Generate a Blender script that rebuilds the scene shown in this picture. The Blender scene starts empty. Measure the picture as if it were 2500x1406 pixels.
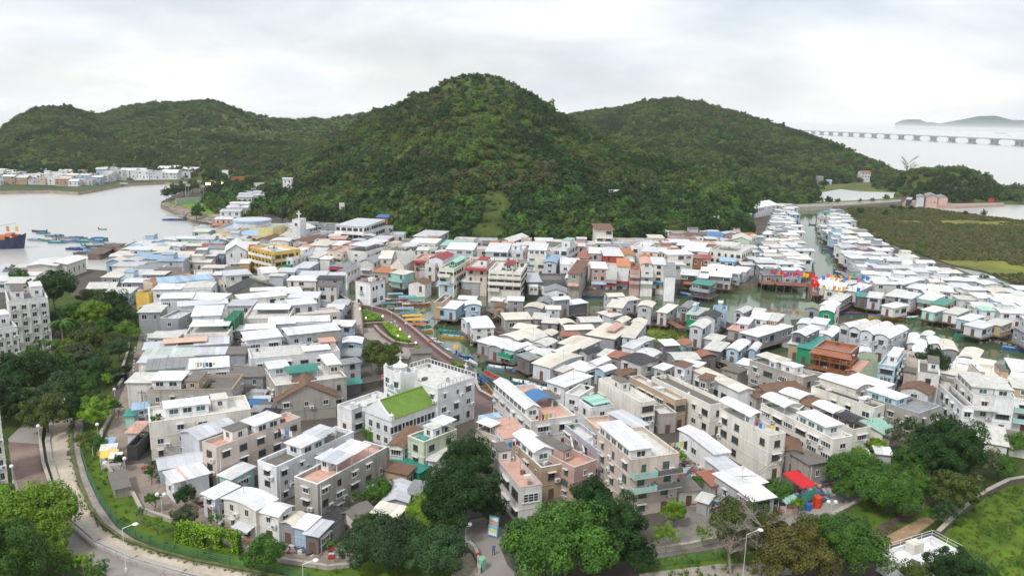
import bpy,bmesh,math,random
from mathutils import Vector,Matrix,noise
import mathutils.geometry as mg
R = math.radians
random.seed(7)
S = bpy.context.scene
# ---------------------------------------------------------------- camera, sky, sun, exposure
CAMZ,PITCH,ROLL,FPX = 57.0,12.1,1.3,1923.0
GZ = 2.0                                             # village ground above the water
cam = bpy.data.objects.new('camera',bpy.data.cameras.new('camera'))
S.collection.objects.link(cam); S.camera = cam
cam.data.sensor_width = 36; cam.data.lens = FPX * 36 / 2500
cam.data.clip_start = 1; cam.data.clip_end = 90000
_f = Vector((0,math.cos(R(PITCH)),-math.sin(R(PITCH)))); _r0 = Vector((1,0,0)); _u0 = Vector((0,math.sin(R(PITCH)),math.cos(R(PITCH))))
_rt = _r0 * math.cos(R(ROLL)) + _u0 * math.sin(R(ROLL)); _up = -_r0 * math.sin(R(ROLL)) + _u0 * math.cos(R(ROLL))
cam.matrix_world = Matrix(((_rt.x,_up.x,-_f.x,0),(_rt.y,_up.y,-_f.y,0),(_rt.z,_up.z,-_f.z,CAMZ),(0,0,0,1)))
CP = Vector((0,0,CAMZ))
SUN_EL,SUN_AZ = 52,215                              # azimuth the sun stands at, clockwise from +Y
W = bpy.data.worlds.new('World'); S.world = W; W.use_nodes = True
def setup_world():
 nt = W.node_tree; n = nt.nodes; l = nt.links; n.clear()
 out = n.new('ShaderNodeOutputWorld'); bg = n.new('ShaderNodeBackground'); sky = n.new('ShaderNodeTexSky')
 sky.sky_type = 'NISHITA'; sky.sun_disc = False; sky.sun_elevation = R(SUN_EL); sky.sun_rotation = R(SUN_AZ)
 sky.air_density = 1.0; sky.dust_density = 2.0
 tc = n.new('ShaderNodeTexCoord'); mp = n.new('ShaderNodeMapping'); mp.inputs['Scale'].default_value = (1.0,1.0,3.2)
 l.new(tc.outputs['Generated'],mp.inputs['Vector'])
 no = n.new('ShaderNodeTexNoise'); no.inputs['Scale'].default_value = 3.1; no.inputs['Detail'].default_value = 8; no.inputs['Roughness'].default_value = 0.55
 no.inputs['Distortion'].default_value = 0.3
 l.new(mp.outputs['Vector'],no.inputs['Vector'])
 ramp = n.new('ShaderNodeValToRGB'); ramp.color_ramp.elements[0].position = 0.36; ramp.color_ramp.elements[1].position = 0.6
 ramp.color_ramp.elements[0].color = (0.5,0.5,0.5,1); ramp.color_ramp.elements[1].color = (0.97,0.97,0.97,1)
 l.new(no.outputs['Fac'],ramp.inputs['Fac'])
 no2 = n.new('ShaderNodeTexNoise'); no2.inputs['Scale'].default_value = 4; no2.inputs['Detail'].default_value = 6
 l.new(mp.outputs['Vector'],no2.inputs['Vector'])
 r2 = n.new('ShaderNodeValToRGB'); r2.color_ramp.elements[0].position = 0.38; r2.color_ramp.elements[1].position = 0.56
 r2.color_ramp.elements[0].color = (6.7,7.05,7.55,1); r2.color_ramp.elements[1].color = (8.1,8.15,8.2,1)
 l.new(no2.outputs['Fac'],r2.inputs['Fac'])
 sep = n.new('ShaderNodeSeparateXYZ'); l.new(tc.outputs['Generated'],sep.inputs[0])   # low cloud and haze close up towards the horizon
 mh = n.new('ShaderNodeMapRange'); mh.inputs['From Max'].default_value = .16; mh.inputs['To Min'].default_value = 1; mh.inputs['To Max'].default_value = 0; l.new(sep.outputs['Z'],mh.inputs['Value'])
 mm = n.new('ShaderNodeMath'); mm.operation = 'MAXIMUM'; l.new(mh.outputs['Result'],mm.inputs[0]); l.new(ramp.outputs['Color'],mm.inputs[1])
 mx = n.new('ShaderNodeMixRGB'); l.new(mm.outputs[0],mx.inputs['Fac']); l.new(sky.outputs['Color'],mx.inputs['Color1']); l.new(r2.outputs['Color'],mx.inputs['Color2'])
 bg.inputs['Strength'].default_value = 0.1
 l.new(mx.outputs['Color'],bg.inputs['Color']); l.new(bg.outputs['Background'],out.inputs['Surface'])
setup_world()
sun = bpy.data.objects.new('sun',bpy.data.lights.new('sun','SUN')); S.collection.objects.link(sun)
sun.data.energy = 1.5; sun.data.angle = R(10); sun.data.color = (1,0.96,0.9)
_sd = Vector((math.sin(R(SUN_AZ)) * math.cos(R(SUN_EL)),math.cos(R(SUN_AZ)) * math.cos(R(SUN_EL)),math.sin(R(SUN_EL))))
sun.rotation_euler = _sd.to_track_quat('Z','Y').to_euler()
S.view_settings.view_transform = 'Standard'; S.view_settings.look = 'None'; S.view_settings.exposure = 0.42; S.view_settings.gamma = 1
S.view_settings.use_curve_mapping = False
S.cycles.max_bounces = 5; S.cycles.diffuse_bounces = 2; S.cycles.glossy_bounces = 2; S.cycles.transmission_bounces = 2; S.cycles.transparent_max_bounces = 4
S.cycles.volume_bounces = 2; S.cycles.use_denoising = True
# ---------------------------------------------------------------- pixel <-> world
Z = dict(s=(0,0,1),a1=(0,680,.2987),a2=(320,640,.2703),a3=(780,660,.2703),a4=(1140,700,.22764),a5=(1560,720,.24178),
  a6=(1980,740,.25603),a7=(0,1000,.28881),a8=(340,940,.31302),b1=(800,850,.28441),b2=(1160,900,.28451),
  b3=(1600,860,.28441),b4=(2000,860,.31289),b5=(780,1060,.24613),b6=(1200,1100,.224),b7=(1640,1100,.224),
  b8=(2050,1080,.23184),c1=(0,150,.336),c2=(800,150,.336),c3=(1640,150,.344),c4=(0,520,.256),c5=(500,500,.256),
  c6=(1060,520,.256),c7=(1560,460,.256),c8=(1900,480,.24184))
def px(reg,p):
 o = Z[reg]; return (o[0] + p[0] * o[2],o[1] + p[1] * o[2])
def ray(x,y):
 return (_f * FPX + _rt * (x - 1250) + _up * (703 - y)).normalized()
def P(x,y,z=GZ):
 d = ray(x,y)
 if d.z > -1e-4: d.z = -1e-4
 return CP + d * ((z - CAMZ) / d.z)
def at_dist(x,y,dist):                              # point on the pixel's ray at a horizontal distance
 d = ray(x,y); return CP + d * (dist / math.hypot(d.x,d.y))
def proj(v):
 q = Vector(v) - CP; k = q.dot(_f)
 return (1250 + q.dot(_rt) / k * FPX,703 - q.dot(_up) / k * FPX)
# ---------------------------------------------------------------- materials
MATS = {}
def mat(name,col,rough=0.8,var=0.12,nscale=0.6,stain=0.0,bump=0.0,bscale=4,metal=0.0,spec=0.3,hue=0.0,objrand=0.0,dirt=(0.12,0.11,0.09),waves=0,wdir='X',emis=0):
 if name in MATS: return MATS[name]
 m = bpy.data.materials.new(name); m.use_nodes = True; nt = m.node_tree; n = nt.nodes; l = nt.links
 b = n['Principled BSDF']; b.inputs['Roughness'].default_value = rough; b.inputs['Metallic'].default_value = metal
 b.inputs['Specular IOR Level'].default_value = spec
 geo = n.new('ShaderNodeNewGeometry')
 c0 = [max(0,c * (1 - var)) for c in col]; c1 = [min(1,c * (1 + var)) for c in col]
 if hue: c1 = [min(1,c1[0] * (1 + hue)),c1[1],c1[2] * (1 - hue)]
 no = n.new('ShaderNodeTexNoise'); no.inputs['Scale'].default_value = nscale; no.inputs['Detail'].default_value = 5; no.inputs['Roughness'].default_value = 0.6
 l.new(geo.outputs['Position'],no.inputs['Vector'])
 mr = n.new('ShaderNodeMapRange'); mr.inputs['From Min'].default_value = 0.32; mr.inputs['From Max'].default_value = 0.68
 l.new(no.outputs['Fac'],mr.inputs['Value'])
 mx = n.new('ShaderNodeMixRGB'); mx.inputs['Color1'].default_value = (*c0,1); mx.inputs['Color2'].default_value = (*c1,1)
 l.new(mr.outputs['Result'],mx.inputs['Fac']); last = mx.outputs['Color']
 if stain:                                         # rain streaks and grime blotches
  mp = n.new('ShaderNodeMapping'); mp.inputs['Scale'].default_value = (1.6,1.6,0.16); l.new(geo.outputs['Position'],mp.inputs['Vector'])
  ns = n.new('ShaderNodeTexNoise'); ns.inputs['Scale'].default_value = 1.0; ns.inputs['Detail'].default_value = 6; ns.inputs['Roughness'].default_value = 0.7
  l.new(mp.outputs['Vector'],ns.inputs['Vector'])
  r = n.new('ShaderNodeMapRange'); r.inputs['From Min'].default_value = 0.5; r.inputs['From Max'].default_value = 0.78; r.inputs['To Max'].default_value = stain
  l.new(ns.outputs['Fac'],r.inputs['Value'])
  m2 = n.new('ShaderNodeMixRGB'); m2.inputs['Color2'].default_value = (*dirt,1); l.new(r.outputs['Result'],m2.inputs['Fac']); l.new(last,m2.inputs['Color1']); last = m2.outputs['Color']
 if objrand:
  oi = n.new('ShaderNodeObjectInfo'); r = n.new('ShaderNodeMapRange'); r.inputs['To Min'].default_value = 1 - objrand; r.inputs['To Max'].default_value = 1 + objrand * 0.6
  l.new(oi.outputs['Random'],r.inputs['Value'])
  hs = n.new('ShaderNodeHueSaturation'); l.new(r.outputs['Result'],hs.inputs['Value']); l.new(last,hs.inputs['Color']); last = hs.outputs['Color']
 l.new(last,b.inputs['Base Color'])
 if bump or waves:
  bp = n.new('ShaderNodeBump'); bp.inputs['Strength'].default_value = bump or 0.5; bp.inputs['Distance'].default_value = 0.1
  if waves:
   w = n.new('ShaderNodeTexWave'); w.wave_type = 'BANDS'; w.bands_direction = wdir; w.inputs['Scale'].default_value = waves
   tcx = n.new('ShaderNodeTexCoord'); l.new(tcx.outputs['Object'],w.inputs['Vector']); l.new(w.outputs['Fac'],bp.inputs['Height'])
  else:
   nb = n.new('ShaderNodeTexNoise'); nb.inputs['Scale'].default_value = bscale; nb.inputs['Detail'].default_value = 4
   l.new(geo.outputs['Position'],nb.inputs['Vector']); l.new(nb.outputs['Fac'],bp.inputs['Height'])
  l.new(bp.outputs['Normal'],b.inputs['Normal'])
 if emis:
  b.inputs['Emission Color'].default_value = (*col,1); b.inputs['Emission Strength'].default_value = emis
 MATS[name] = m; return m
WALLC = dict(W=(.82,.83,.84),C=(.80,.77,.69),G=(.36,.37,.39),L=(.60,.62,.66),P=(.58,.40,.36),T=(.50,.38,.26),B=(.42,.58,.70),N=(.55,.64,.48),
   Y=(.80,.55,.12),K=(.06,.06,.065),S=(.42,.40,.36),M=(.40,.66,.60),O=(.36,.14,.06),R=(.45,.08,.06),V=(.52,.44,.48),D=(.17,.17,.18),
   E=(.66,.57,.50),U=(.06,.16,.42),J=(.62,.30,.14),Q=(.02,.33,.15),Z=(.74,.62,.30),A=(.73,.72,.69))
WNAME = dict(W='white',C='cream',G='grey',L='pale grey',P='salmon pink',T='tan',B='light blue',N='pale green',Y='yellow',K='black',S='stained concrete',M='mint',
   O='brown timber',R='dark red',V='mauve pink',D='dark grey',E='peach',U='blue',Q='bright green',Z='ochre',A='off-white',J='orange')
def wall_m(k): return mat('wall_' + WNAME[k].replace(' ','_'),WALLC[k],0.85,0.1,0.35,stain={'S': .8,'G': .55,'O': .2}.get(k,.42),bump=.15,bscale=8,objrand=.13,dirt=(.14,.13,.11))
ROOFC = dict(W=(.84,.85,.86),C=(.80,.75,.64),G=(.30,.31,.32),L=(.62,.64,.68),P=(.66,.40,.32),B=(.35,.52,.68),K=(.035,.035,.04),S=(.19,.175,.155),M=(.38,.66,.55),
   O=(.34,.13,.08),R=(.34,.035,.045),T=(.20,.12,.08),N=(.19,.30,.06),Q=(.05,.30,.24),U=(.05,.20,.45),E=(.75,.50,.38),A=(.66,.66,.62),F=(.26,.32,.22),Y=(.75,.55,.1),J=(.55,.20,.08),H=(.56,.64,.58))
RNAME = dict(W='white',C='cream',G='grey',L='pale blue-grey',P='pink',B='blue',K='black',S='dark concrete',M='mint green',O='rusty red',R='red',T='brown tiled',N='grass green',Q='teal',U='deep blue',
   E='peach',A='off-white',F='moss green',Y='yellow',J='orange',H='pale mint')
def roof_m(k):
 if k in 'SEPATFN' or k == 'G':
  return mat('roof_' + RNAME[k].replace(' ','_').replace('-','_'),ROOFC[k],0.85,0.14,0.8,stain=.4,bump=.3,bscale=6,objrand=.08)
 return mat('roof_' + RNAME[k].replace(' ','_').replace('-','_'),ROOFC[k],0.45,0.10,0.35,stain=.34 if k in 'WLC' else .4,bump=.05,objrand=.2,dirt=(.3,.26,.2))
GLASS = mat('window_glass',(.035,.05,.055),0.12,0.3,0.7,spec=.8)
GLASSG = mat('green_glass',(.05,.16,.13),0.12,0.3,0.7,spec=.8)
FRAME = mat('white_frame',(.72,.72,.72),0.5,.05)
FRAMEB = mat('dark_frame',(.10,.09,.08),0.5,.05)
METAL = mat('grey_metal',(.35,.36,.37),0.4,.1,metal=.6)
WOODM = mat('weathered_wood',(.17,.13,.10),0.9,.25,1.5,stain=.3)
PLASTIC = mat('white_plastic',(.75,.75,.73),0.5,.06,stain=.15)
# ---------------------------------------------------------------- mesh helpers
COL = S.collection; KIDS = {}
def link(name,me,parent=None,loc=None,rot=None,scale=None):
 o = bpy.data.objects.new(name,me); COL.objects.link(o)
 if parent is not None: o.parent = parent; KIDS.setdefault(parent.name,[]).append(o)
 if loc is not None: o.location = loc
 if rot is not None: o.rotation_euler = rot
 if scale is not None: o.scale = scale
 return o
class MB:
 def __init__(s): s.v = []; s.f = []; s.mi = []; s.cur = 0
 def box(s,x0,x1,y0,y1,z0,z1):
  i = len(s.v); s.v += [(x0,y0,z0),(x1,y0,z0),(x1,y1,z0),(x0,y1,z0),(x0,y0,z1),(x1,y0,z1),(x1,y1,z1),(x0,y1,z1)]
  for q in ((3,2,1,0),(4,5,6,7),(0,1,5,4),(1,2,6,5),(2,3,7,6),(3,0,4,7)): s.f.append(tuple(i + k for k in q)); s.mi.append(s.cur)
  return s
 def quad(s,a,b,c,d):
  i = len(s.v); s.v += [tuple(a),tuple(b),tuple(c),tuple(d)]; s.f.append((i,i + 1,i + 2,i + 3)); s.mi.append(s.cur); return s
 def ring(s,x0,x1,y0,y1,z0,z1,t):
  s.box(x0,x1,y0,y0 + t,z0,z1); s.box(x0,x1,y1 - t,y1,z0,z1); s.box(x0,x0 + t,y0 + t,y1 - t,z0,z1); s.box(x1 - t,x1,y0 + t,y1 - t,z0,z1); return s
 def bar(s,a,b,w,w2=None):
  a = Vector(a); b = Vector(b); d = (b - a).normalized(); u = d.orthogonal().normalized(); v = d.cross(u); w2 = w if w2 is None else w2
  i = len(s.v)
  for p,ww in ((a,w),(b,w2)):
   for k in range(6):
    t = k * math.pi / 3; s.v.append(tuple(p + u * math.cos(t) * ww + v * math.sin(t) * ww))
  for k in range(6): s.f.append((i + k,i + (k + 1) % 6,i + 6 + (k + 1) % 6,i + 6 + k)); s.mi.append(s.cur)
  s.f.append(tuple(i + 6 + k for k in range(6))); s.mi.append(s.cur); s.f.append(tuple(i + 5 - k for k in range(6))); s.mi.append(s.cur)
  return s
 def ball(s,c,r,seg=8,zs=1):
  i = len(s.v); n = seg // 2
  for a in range(n + 1):
   t = math.pi * a / n
   for k in range(seg):
    p = 2 * math.pi * k / seg; s.v.append((c[0] + r * math.sin(t) * math.cos(p),c[1] + r * math.sin(t) * math.sin(p),c[2] + r * zs * math.cos(t)))
  for a in range(n):
   for k in range(seg): s.f.append((i + a * seg + k,i + (a + 1) * seg + k,i + (a + 1) * seg + (k + 1) % seg,i + a * seg + (k + 1) % seg)); s.mi.append(s.cur)
  return s
 def mesh(s,name,*mats):
  me = bpy.data.meshes.new(name); me.from_pydata(s.v,[],s.f)
  for m in mats: me.materials.append(m)
  if len(mats) > 1: me.polygons.foreach_set('material_index',s.mi)
  me.update(); return me
def poly_obj(name,pts,z,m,thick=0.0,kind='structure',wallmat=None):
 """flat polygon (world xy points) at height z, with sides down to z-thick"""
 v3 = [Vector((p[0],p[1],0)) for p in pts]
 area = sum(a.x * b.y - b.x * a.y for a,b in zip(v3,v3[1:] + v3[:1]))
 if area < 0: v3.reverse()
 tr = mg.tessellate_polygon([v3]); n = len(v3)
 vs = [(p.x,p.y,z) for p in v3]; fs = []
 for t in tr:
  a,b,c = (v3[i] for i in t)
  fs.append(t if (b - a).cross(c - a).z > 0 else t[::-1])
 k = len(fs)
 if thick:
  vs += [(p.x,p.y,z - thick) for p in v3]
  for i in range(n):
   j = (i + 1) % n; fs.append((i,n + i,n + j,j))
 me = bpy.data.meshes.new(name); me.from_pydata(vs,[],fs); me.materials.append(m)
 if wallmat: me.materials.append(wallmat); me.polygons.foreach_set('material_index',[0] * k + [1] * (len(fs) - k))
 o = link(name,me)
 if kind: o['kind'] = kind
 return o
def PX(pts,z=GZ): return [P(x,y,z) for x,y in pts]
def tag(o,label,cat,group=None):
 o['label'] = label; o['category'] = cat
 if group: o['group'] = group
 return o
def thing(name,label,cat,loc,rz=0,group=None):
 e = link(name,None,None,loc,(0,0,rz)); e.empty_display_size = .1
 return tag(e,label,cat,group)
CACHE = {}
def cached(key,fn=None):
 if key not in CACHE: CACHE[key] = fn()
 return CACHE[key]
def boxmesh(m):  # unit box, origin at bottom centre
 return cached(('ub',m.name),lambda: MB().box(-.5,.5,-.5,.5,0,1).mesh('box_' + m.name,m))
def ubox(name,m,parent,x0,x1,y0,y1,z0,z1):
 return link(name,boxmesh(m),parent,((x0 + x1) / 2,(y0 + y1) / 2,z0),None,(x1 - x0,y1 - y0,z1 - z0))
# ---------------------------------------------------------------- windows and houses
def win_mesh(kind,fm,glass,part):
 def make():
  m = MB(); t = .07; n = {'single': 2,'wide': 4,'grid': 3,'slit': 1}[kind]
  if part in ('frame','both'):
   m.box(-.5,.5,-.07,0,0,t); m.box(-.5,.5,-.07,0,1 - t,1); m.box(-.5,-.5 + t,-.07,0,t,1 - t); m.box(.5 - t,.5,-.07,0,t,1 - t)
   for i in range(1,n): x = -.5 + i / n; m.box(x - .02,x + .02,-.06,-.001,t,1 - t)
   if kind == 'grid':
    for zz in (.35,.66): m.box(-.5 + t,.5 - t,-.058,-.002,zz - .02,zz + .02)
   m.box(-.56,.56,-.13,-.001,-.07,-.001)
  if part in ('pane','both'):
   m.cur = 1 if part == 'both' else 0
   m.quad((-.46,-.025,.05),(.46,-.025,.05),(.46,-.025,.95),(-.46,-.025,.95))
  return m.mesh('window_' + kind + part,*((fm,glass) if part == 'both' else (fm,) if part == 'frame' else (glass,)))
 return cached((kind,fm.name,glass.name,part),make)
def add_window(parent,x,y,z,w,h,face,kind='single',near=False,fm=None,glass=None):
 fm = fm or FRAME; glass = glass or GLASS; rz = (0,math.pi / 2,math.pi,-math.pi / 2)[face]
 if near:
  o = link('window',win_mesh(kind,fm,glass,'frame'),parent,(x,y,z),(0,0,rz),(w,1,h))
  link('pane',win_mesh(kind,fm,glass,'pane'),o)
 else: o = link('window',win_mesh(kind,fm,glass,'both'),parent,(x,y,z),(0,0,rz),(w,1,h))
 return o
def ac_mesh():
 def make():
  m = MB().box(-.42,.42,-.42,-.04,0,.6); m.cur = 1; m.box(-.42,-.36,-.42,0,-.05,0); m.box(.36,.42,-.42,0,-.05,0)
  i = len(m.v); n = 10
  m.v += [(.05 + .24 * math.cos(2 * math.pi * k / n),-.425,.3 + .24 * math.sin(2 * math.pi * k / n)) for k in range(n)]; m.f.append(tuple(range(i,i + n))); m.mi.append(1)
  return m.mesh('ac',PLASTIC,mat('grille_grey',(.2,.2,.21),.6))
 return cached('ac',make)
def sheet_mesh(w,d,style,th=.09,rise=.5,m=None,axis='x'):
 """roof sheet centred on the origin, eaves at z = 0; axis = direction the ridge runs"""
 key = ('sheet',round(w,2),round(d,2),style,round(rise,2),m.name,axis)
 def make():
  b = MB(); W2,D2 = (w,d) if axis == 'x' else (d,w)
  if style == 'mono': prof = [(-.5,0),(.5,rise)]
  elif style == 'gable': prof = [(-.5,0),(0,rise),(.5,0)]
  elif style == 'arc': prof = [(-.5 + i / 8,rise * math.sin(math.pi * i / 8)) for i in range(9)]
  else: prof = [(-.5,0),(.5,0)]
  pts = [(p * D2,z) for p,z in prof]; n = len(pts); hw = W2 / 2
  def X(x,y,z): return (x,y,z) if axis == 'x' else (-y,x,z)
  for y,z in pts: b.v += [X(-hw,y,z),X(hw,y,z),X(-hw,y,z + th),X(hw,y,z + th)]
  for i in range(n - 1):
   a = 4 * i; c = a + 4
   for q in ((a,c,c + 1,a + 1),(a + 2,a + 3,c + 3,c + 2),(a,a + 2,c + 2,c),(a + 1,c + 1,c + 3,a + 3)): b.f.append(q); b.mi.append(0)
  b.f += [(0,1,3,2),(4 * n - 4,4 * n - 2,4 * n - 1,4 * n - 3)]; b.mi += [0,0]
  return b.mesh('roof_sheet',m)
 return cached(key,make)
def add_sheet(parent,cx,cy,z,w,d,style,m,axis='x',rise=.5,panels=False,name='roof'):
 L = w if axis == 'x' else d
 if not panels or L < 2.5:
  return link(name,sheet_mesh(w,d,style,m=m,axis=axis,rise=rise),parent,(cx,cy,z))
 n = max(2,int(round(L / 1.25))); st = L / n; par = link(name,sheet_mesh(w - .02,d - .02,style,m=m,axis=axis,rise=rise,th=.03),parent,(cx,cy,z))
 pw,pd = (st - .05,d) if axis == 'x' else (w,st - .05)
 pm = sheet_mesh(pw,pd,style,m=m,axis=axis,rise=rise,th=.06)
 for i in range(n):
  q = -L / 2 + st * (i + .5); link('roof_panel',pm,par,(q,0,.035) if axis == 'x' else (0,q,.035))
 return par
def gable_wall(parent,x0,x1,y0,y1,z,rise,m,axis):
 b = MB(); L = (x1 - x0,y1 - y0)
 if axis == 'x': # ridge along x, gables at x0 and x1
  ym = (y0 + y1) / 2
  b.v += [(x0,y0,z),(x0,y1,z),(x0,ym,z + rise),(x1,y0,z),(x1,y1,z),(x1,ym,z + rise)]
 else:
  xm = (x0 + x1) / 2
  b.v += [(x1,y0,z),(x0,y0,z),(xm,y0,z + rise),(x1,y1,z),(x0,y1,z),(xm,y1,z + rise)]
 b.f += [(0,2,1),(3,4,5),(0,3,5,2),(1,2,5,4)]; b.mi += [0] * 4
 return link('gable',b.mesh('gable',m),parent)
NH = []   # every building: dict(root, px, py, poly, name ...)
def frame_of(A,B,C,zt):
 a,b,c = (P(*q,zt) for q in (A,B,C))
 u = b - a; v = c - b; w = u.length; uh = u.normalized(); vh = Vector((-uh.y,uh.x,0))
 if w > v.length * 1.0: d = v.dot(vh)
 else: # the long side is the depth: trust its direction
  vv = v.normalized(); uh2 = Vector((vv.y,-vv.x,0));
  if uh2.dot(uh) < 0: uh2 = -uh2
  blend = (uh + uh2).normalized() if uh.dot(uh2) > .75 else uh2
  w = abs(u.dot(blend)); d = abs(v.dot(Vector((-blend.y,blend.x,0)))); uh = blend; vh = Vector((-uh.y,uh.x,0))
 cen = (a + c) / 2
 if d < 0: d = -d
 return cen,uh,vh,w,max(d,2.2)
def H(reg,A,B,C,h,wall='W',roof='f',rc='W',fl=None,ex=(),lab='',cat='house',base=GZ,win=1.0,kind='single',near=None,axis=None,rise=None,coping=None,front=None,group=None,name='house',glass=None,over=.35,fm=None,ww=None,side=1.0,stilts=0,band=None):
 A,B,C = px(reg,A),px(reg,B),px(reg,C)
 f = .87 if name == 'house' and base == 1.2 else .8 if reg in ('a1','a2','a3','a6','a7','a8','b1','b2','b3','b4','b5','b8','s','c4') else 1
 cen,uh,vh,w,d = frame_of(A,B,C,base + h * f)
 e = house_at(cen.x,cen.y,math.atan2(uh.y,uh.x),w,d,h,wall,roof,rc,fl,ex,lab,cat,base,win,kind,near,axis,rise,coping,group,name,glass,over,fm,ww,side,stilts,band,(A,B,C))
 e.scale = (1,1,f); return e
def house_at(cx,cy,rz,w,d,h,wall='W',roof='f',rc='W',fl=None,ex=(),lab='',cat='house',base=GZ,win=1.0,kind='single',near=None,axis=None,rise=None,coping=None,group=None,name='house',glass=None,over=.35,fm=None,ww=None,side=1.0,stilts=0,band=None,pix=None):
 rnd = random.Random(int(cx * 13 + cy * 7 + w * 31))
 e = thing(name,lab or 'house',cat,(cx,cy,base),rz,group)
 pc = proj((cx,cy,base + h))
 if near is None: near = cy < 190
 wm = wall_m(wall); rm = roof_m(rc); x0,x1,y0,y1 = -w / 2,w / 2,-d / 2,d / 2
 zw = h; fl = fl if fl else max(1,round(h / 2.8))
 sz = stilts
 par = .85 if roof == 'f' else 0
 zb = (-.3 if cy < 140 else -2.6) if not sz else 0
 ubox('wall',wm,e,x0,x1,y0,y1,zb,h - par)
 if roof == 'f':
  ubox('roof',rm,e,x0 + .2,x1 - .2,y0 + .2,y1 - .2,h - par - .1,h - par + .03)
  link('parapet',MB().ring(x0,x1,y0,y1,h - par,h - .06,.2).mesh('parapet',wm),e)
  link('coping',MB().ring(x0 - .04,x1 + .04,y0 - .04,y1 + .04,h - .06,h,.28).mesh('coping',wall_m(coping or ('A' if wall in 'SGT' else wall))),e)
 else:
  ax = axis or ('x' if w >= d else 'y'); st = {'s': 'mono','v': 'arc','g': 'gable','p': 'flat'}[roof]
  rs = rise if rise is not None else {'s': .35,'v': .55,'g': min(w,d) * .2,'p': 0}[roof]
  pn = near and rc in 'WLCBGAR'
  if roof == 's' and w > 12.5 and d < w:   # a long roof is a patchwork of sheets at slightly different levels
   n = max(2,int(w / 5.2)); cuts = sorted([0,1] + [(i + rnd.uniform(-.25,.25)) / n for i in range(1,n)])
   for i,(q0,q1) in enumerate(zip(cuts,cuts[1:])):
    sw = (q1 - q0) * w; mx = x0 + w * (q0 + q1) / 2; t = rnd.random(); lift = rnd.choice((0,.25,.5,.9)); dd = d * rnd.choice((1,1,.8,.62)); my = (d - dd) / 2 * rnd.choice((1,-1))
    rr = rc if t < .6 else rnd.choice('LAWG' if rc in 'WLA' else rc + 'LA')
    if t > .9 and i: ubox('roof_terrace',roof_m('S'),e,mx - sw / 2,mx + sw / 2,y0,y1,h - .1,h + .08); link('parapet',MB().ring(mx - sw / 2,mx + sw / 2,y0,y1,h,h + .8,.18).mesh('pp',wm),e); continue
    ubox('upper_wall',wm,e,mx - sw / 2 + .05,mx + sw / 2 - .05,my - dd / 2 + .05,my + dd / 2 - .05,h - .05,h + lift + .02)
    if dd < d: ubox('ledge',roof_m('A'),e,mx - sw / 2,mx + sw / 2,y0 - .1,y1 + .1,h - .04,h + .06)
    add_sheet(e,mx,my,h + lift + .03,sw + .25,dd + 2 * over,st,roof_m(rr),'x',rs,panels=near or cy < 250)
   ll = cached('lean',lambda: sheet_mesh(1,1,'mono',m=roof_m('A'),rise=.3)); q = x0 + .4
   while q < x1 - 2.5:
    lw = rnd.uniform(2.4,5); lw = min(lw,x1 - q - .2); ld = rnd.uniform(1.2,2.4); lh = rnd.uniform(.38,.74) * h
    add_sheet(e,q + lw / 2,y0 - ld / 2 + .05,lh,lw,ld,'mono',roof_m(rnd.choice('WLAWGMH')),'x',.35,name='lean_to_roof'); ubox('lean_to',wall_m(rnd.choice('ALGCW' + wall)),e,q + .1,q + lw - .1,y0 - ld + .2,y0 + .05,-.2,lh + .02)
    for k in range(2): add_window(e,q + lw * (.3 + .4 * k),y0 - ld + .2,lh - 1.35,min(1.0,lw * .3),.95,0,'single',near)
    q += lw + rnd.choice((.1,.3,1.2))
  else: add_sheet(e,0,0,h + .01,w + 2 * over,d + 2 * over,st,rm,ax if roof != 's' else 'x',rs,panels=pn)
  if roof in 'gv' and rs > .2:
   gable_wall(e,x0 + .02,x1 - .02,y0 + .02,y1 - .02,h,rs * .97 - .06,wm,ax)
 if band:
  for k in range(1,fl + (1 if roof != 'f' else 0)):
   z = k * (h - par) / fl; link('floor_band',MB().ring(x0 - .1,x1 + .1,y0 - .1,y1 + .1,z - .1,z + .12,.12).mesh('band',wall_m(band)),e)
 elif near and fl > 1 and rnd.random() < .6 and not sz:
  for k in range(1,fl): z = k * (h - par) / fl; link('floor_band',MB().ring(x0 - .05,x1 + .05,y0 - .05,y1 + .05,z - .06,z + .06,.06).mesh('band',wm),e)
 # windows on the faces turned towards the photograph
 tocam = Vector((-cx,-cy,0)).normalized(); c,s = math.cos(rz),math.sin(rz)
 faces = [(0,(0,-1),w,y0),(1,(1,0),d,x1),(2,(0,1),w,y1),(3,(-1,0),d,x0)]
 gl = GLASSG if glass == 'g' else GLASS; fm = fm or FRAME
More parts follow.
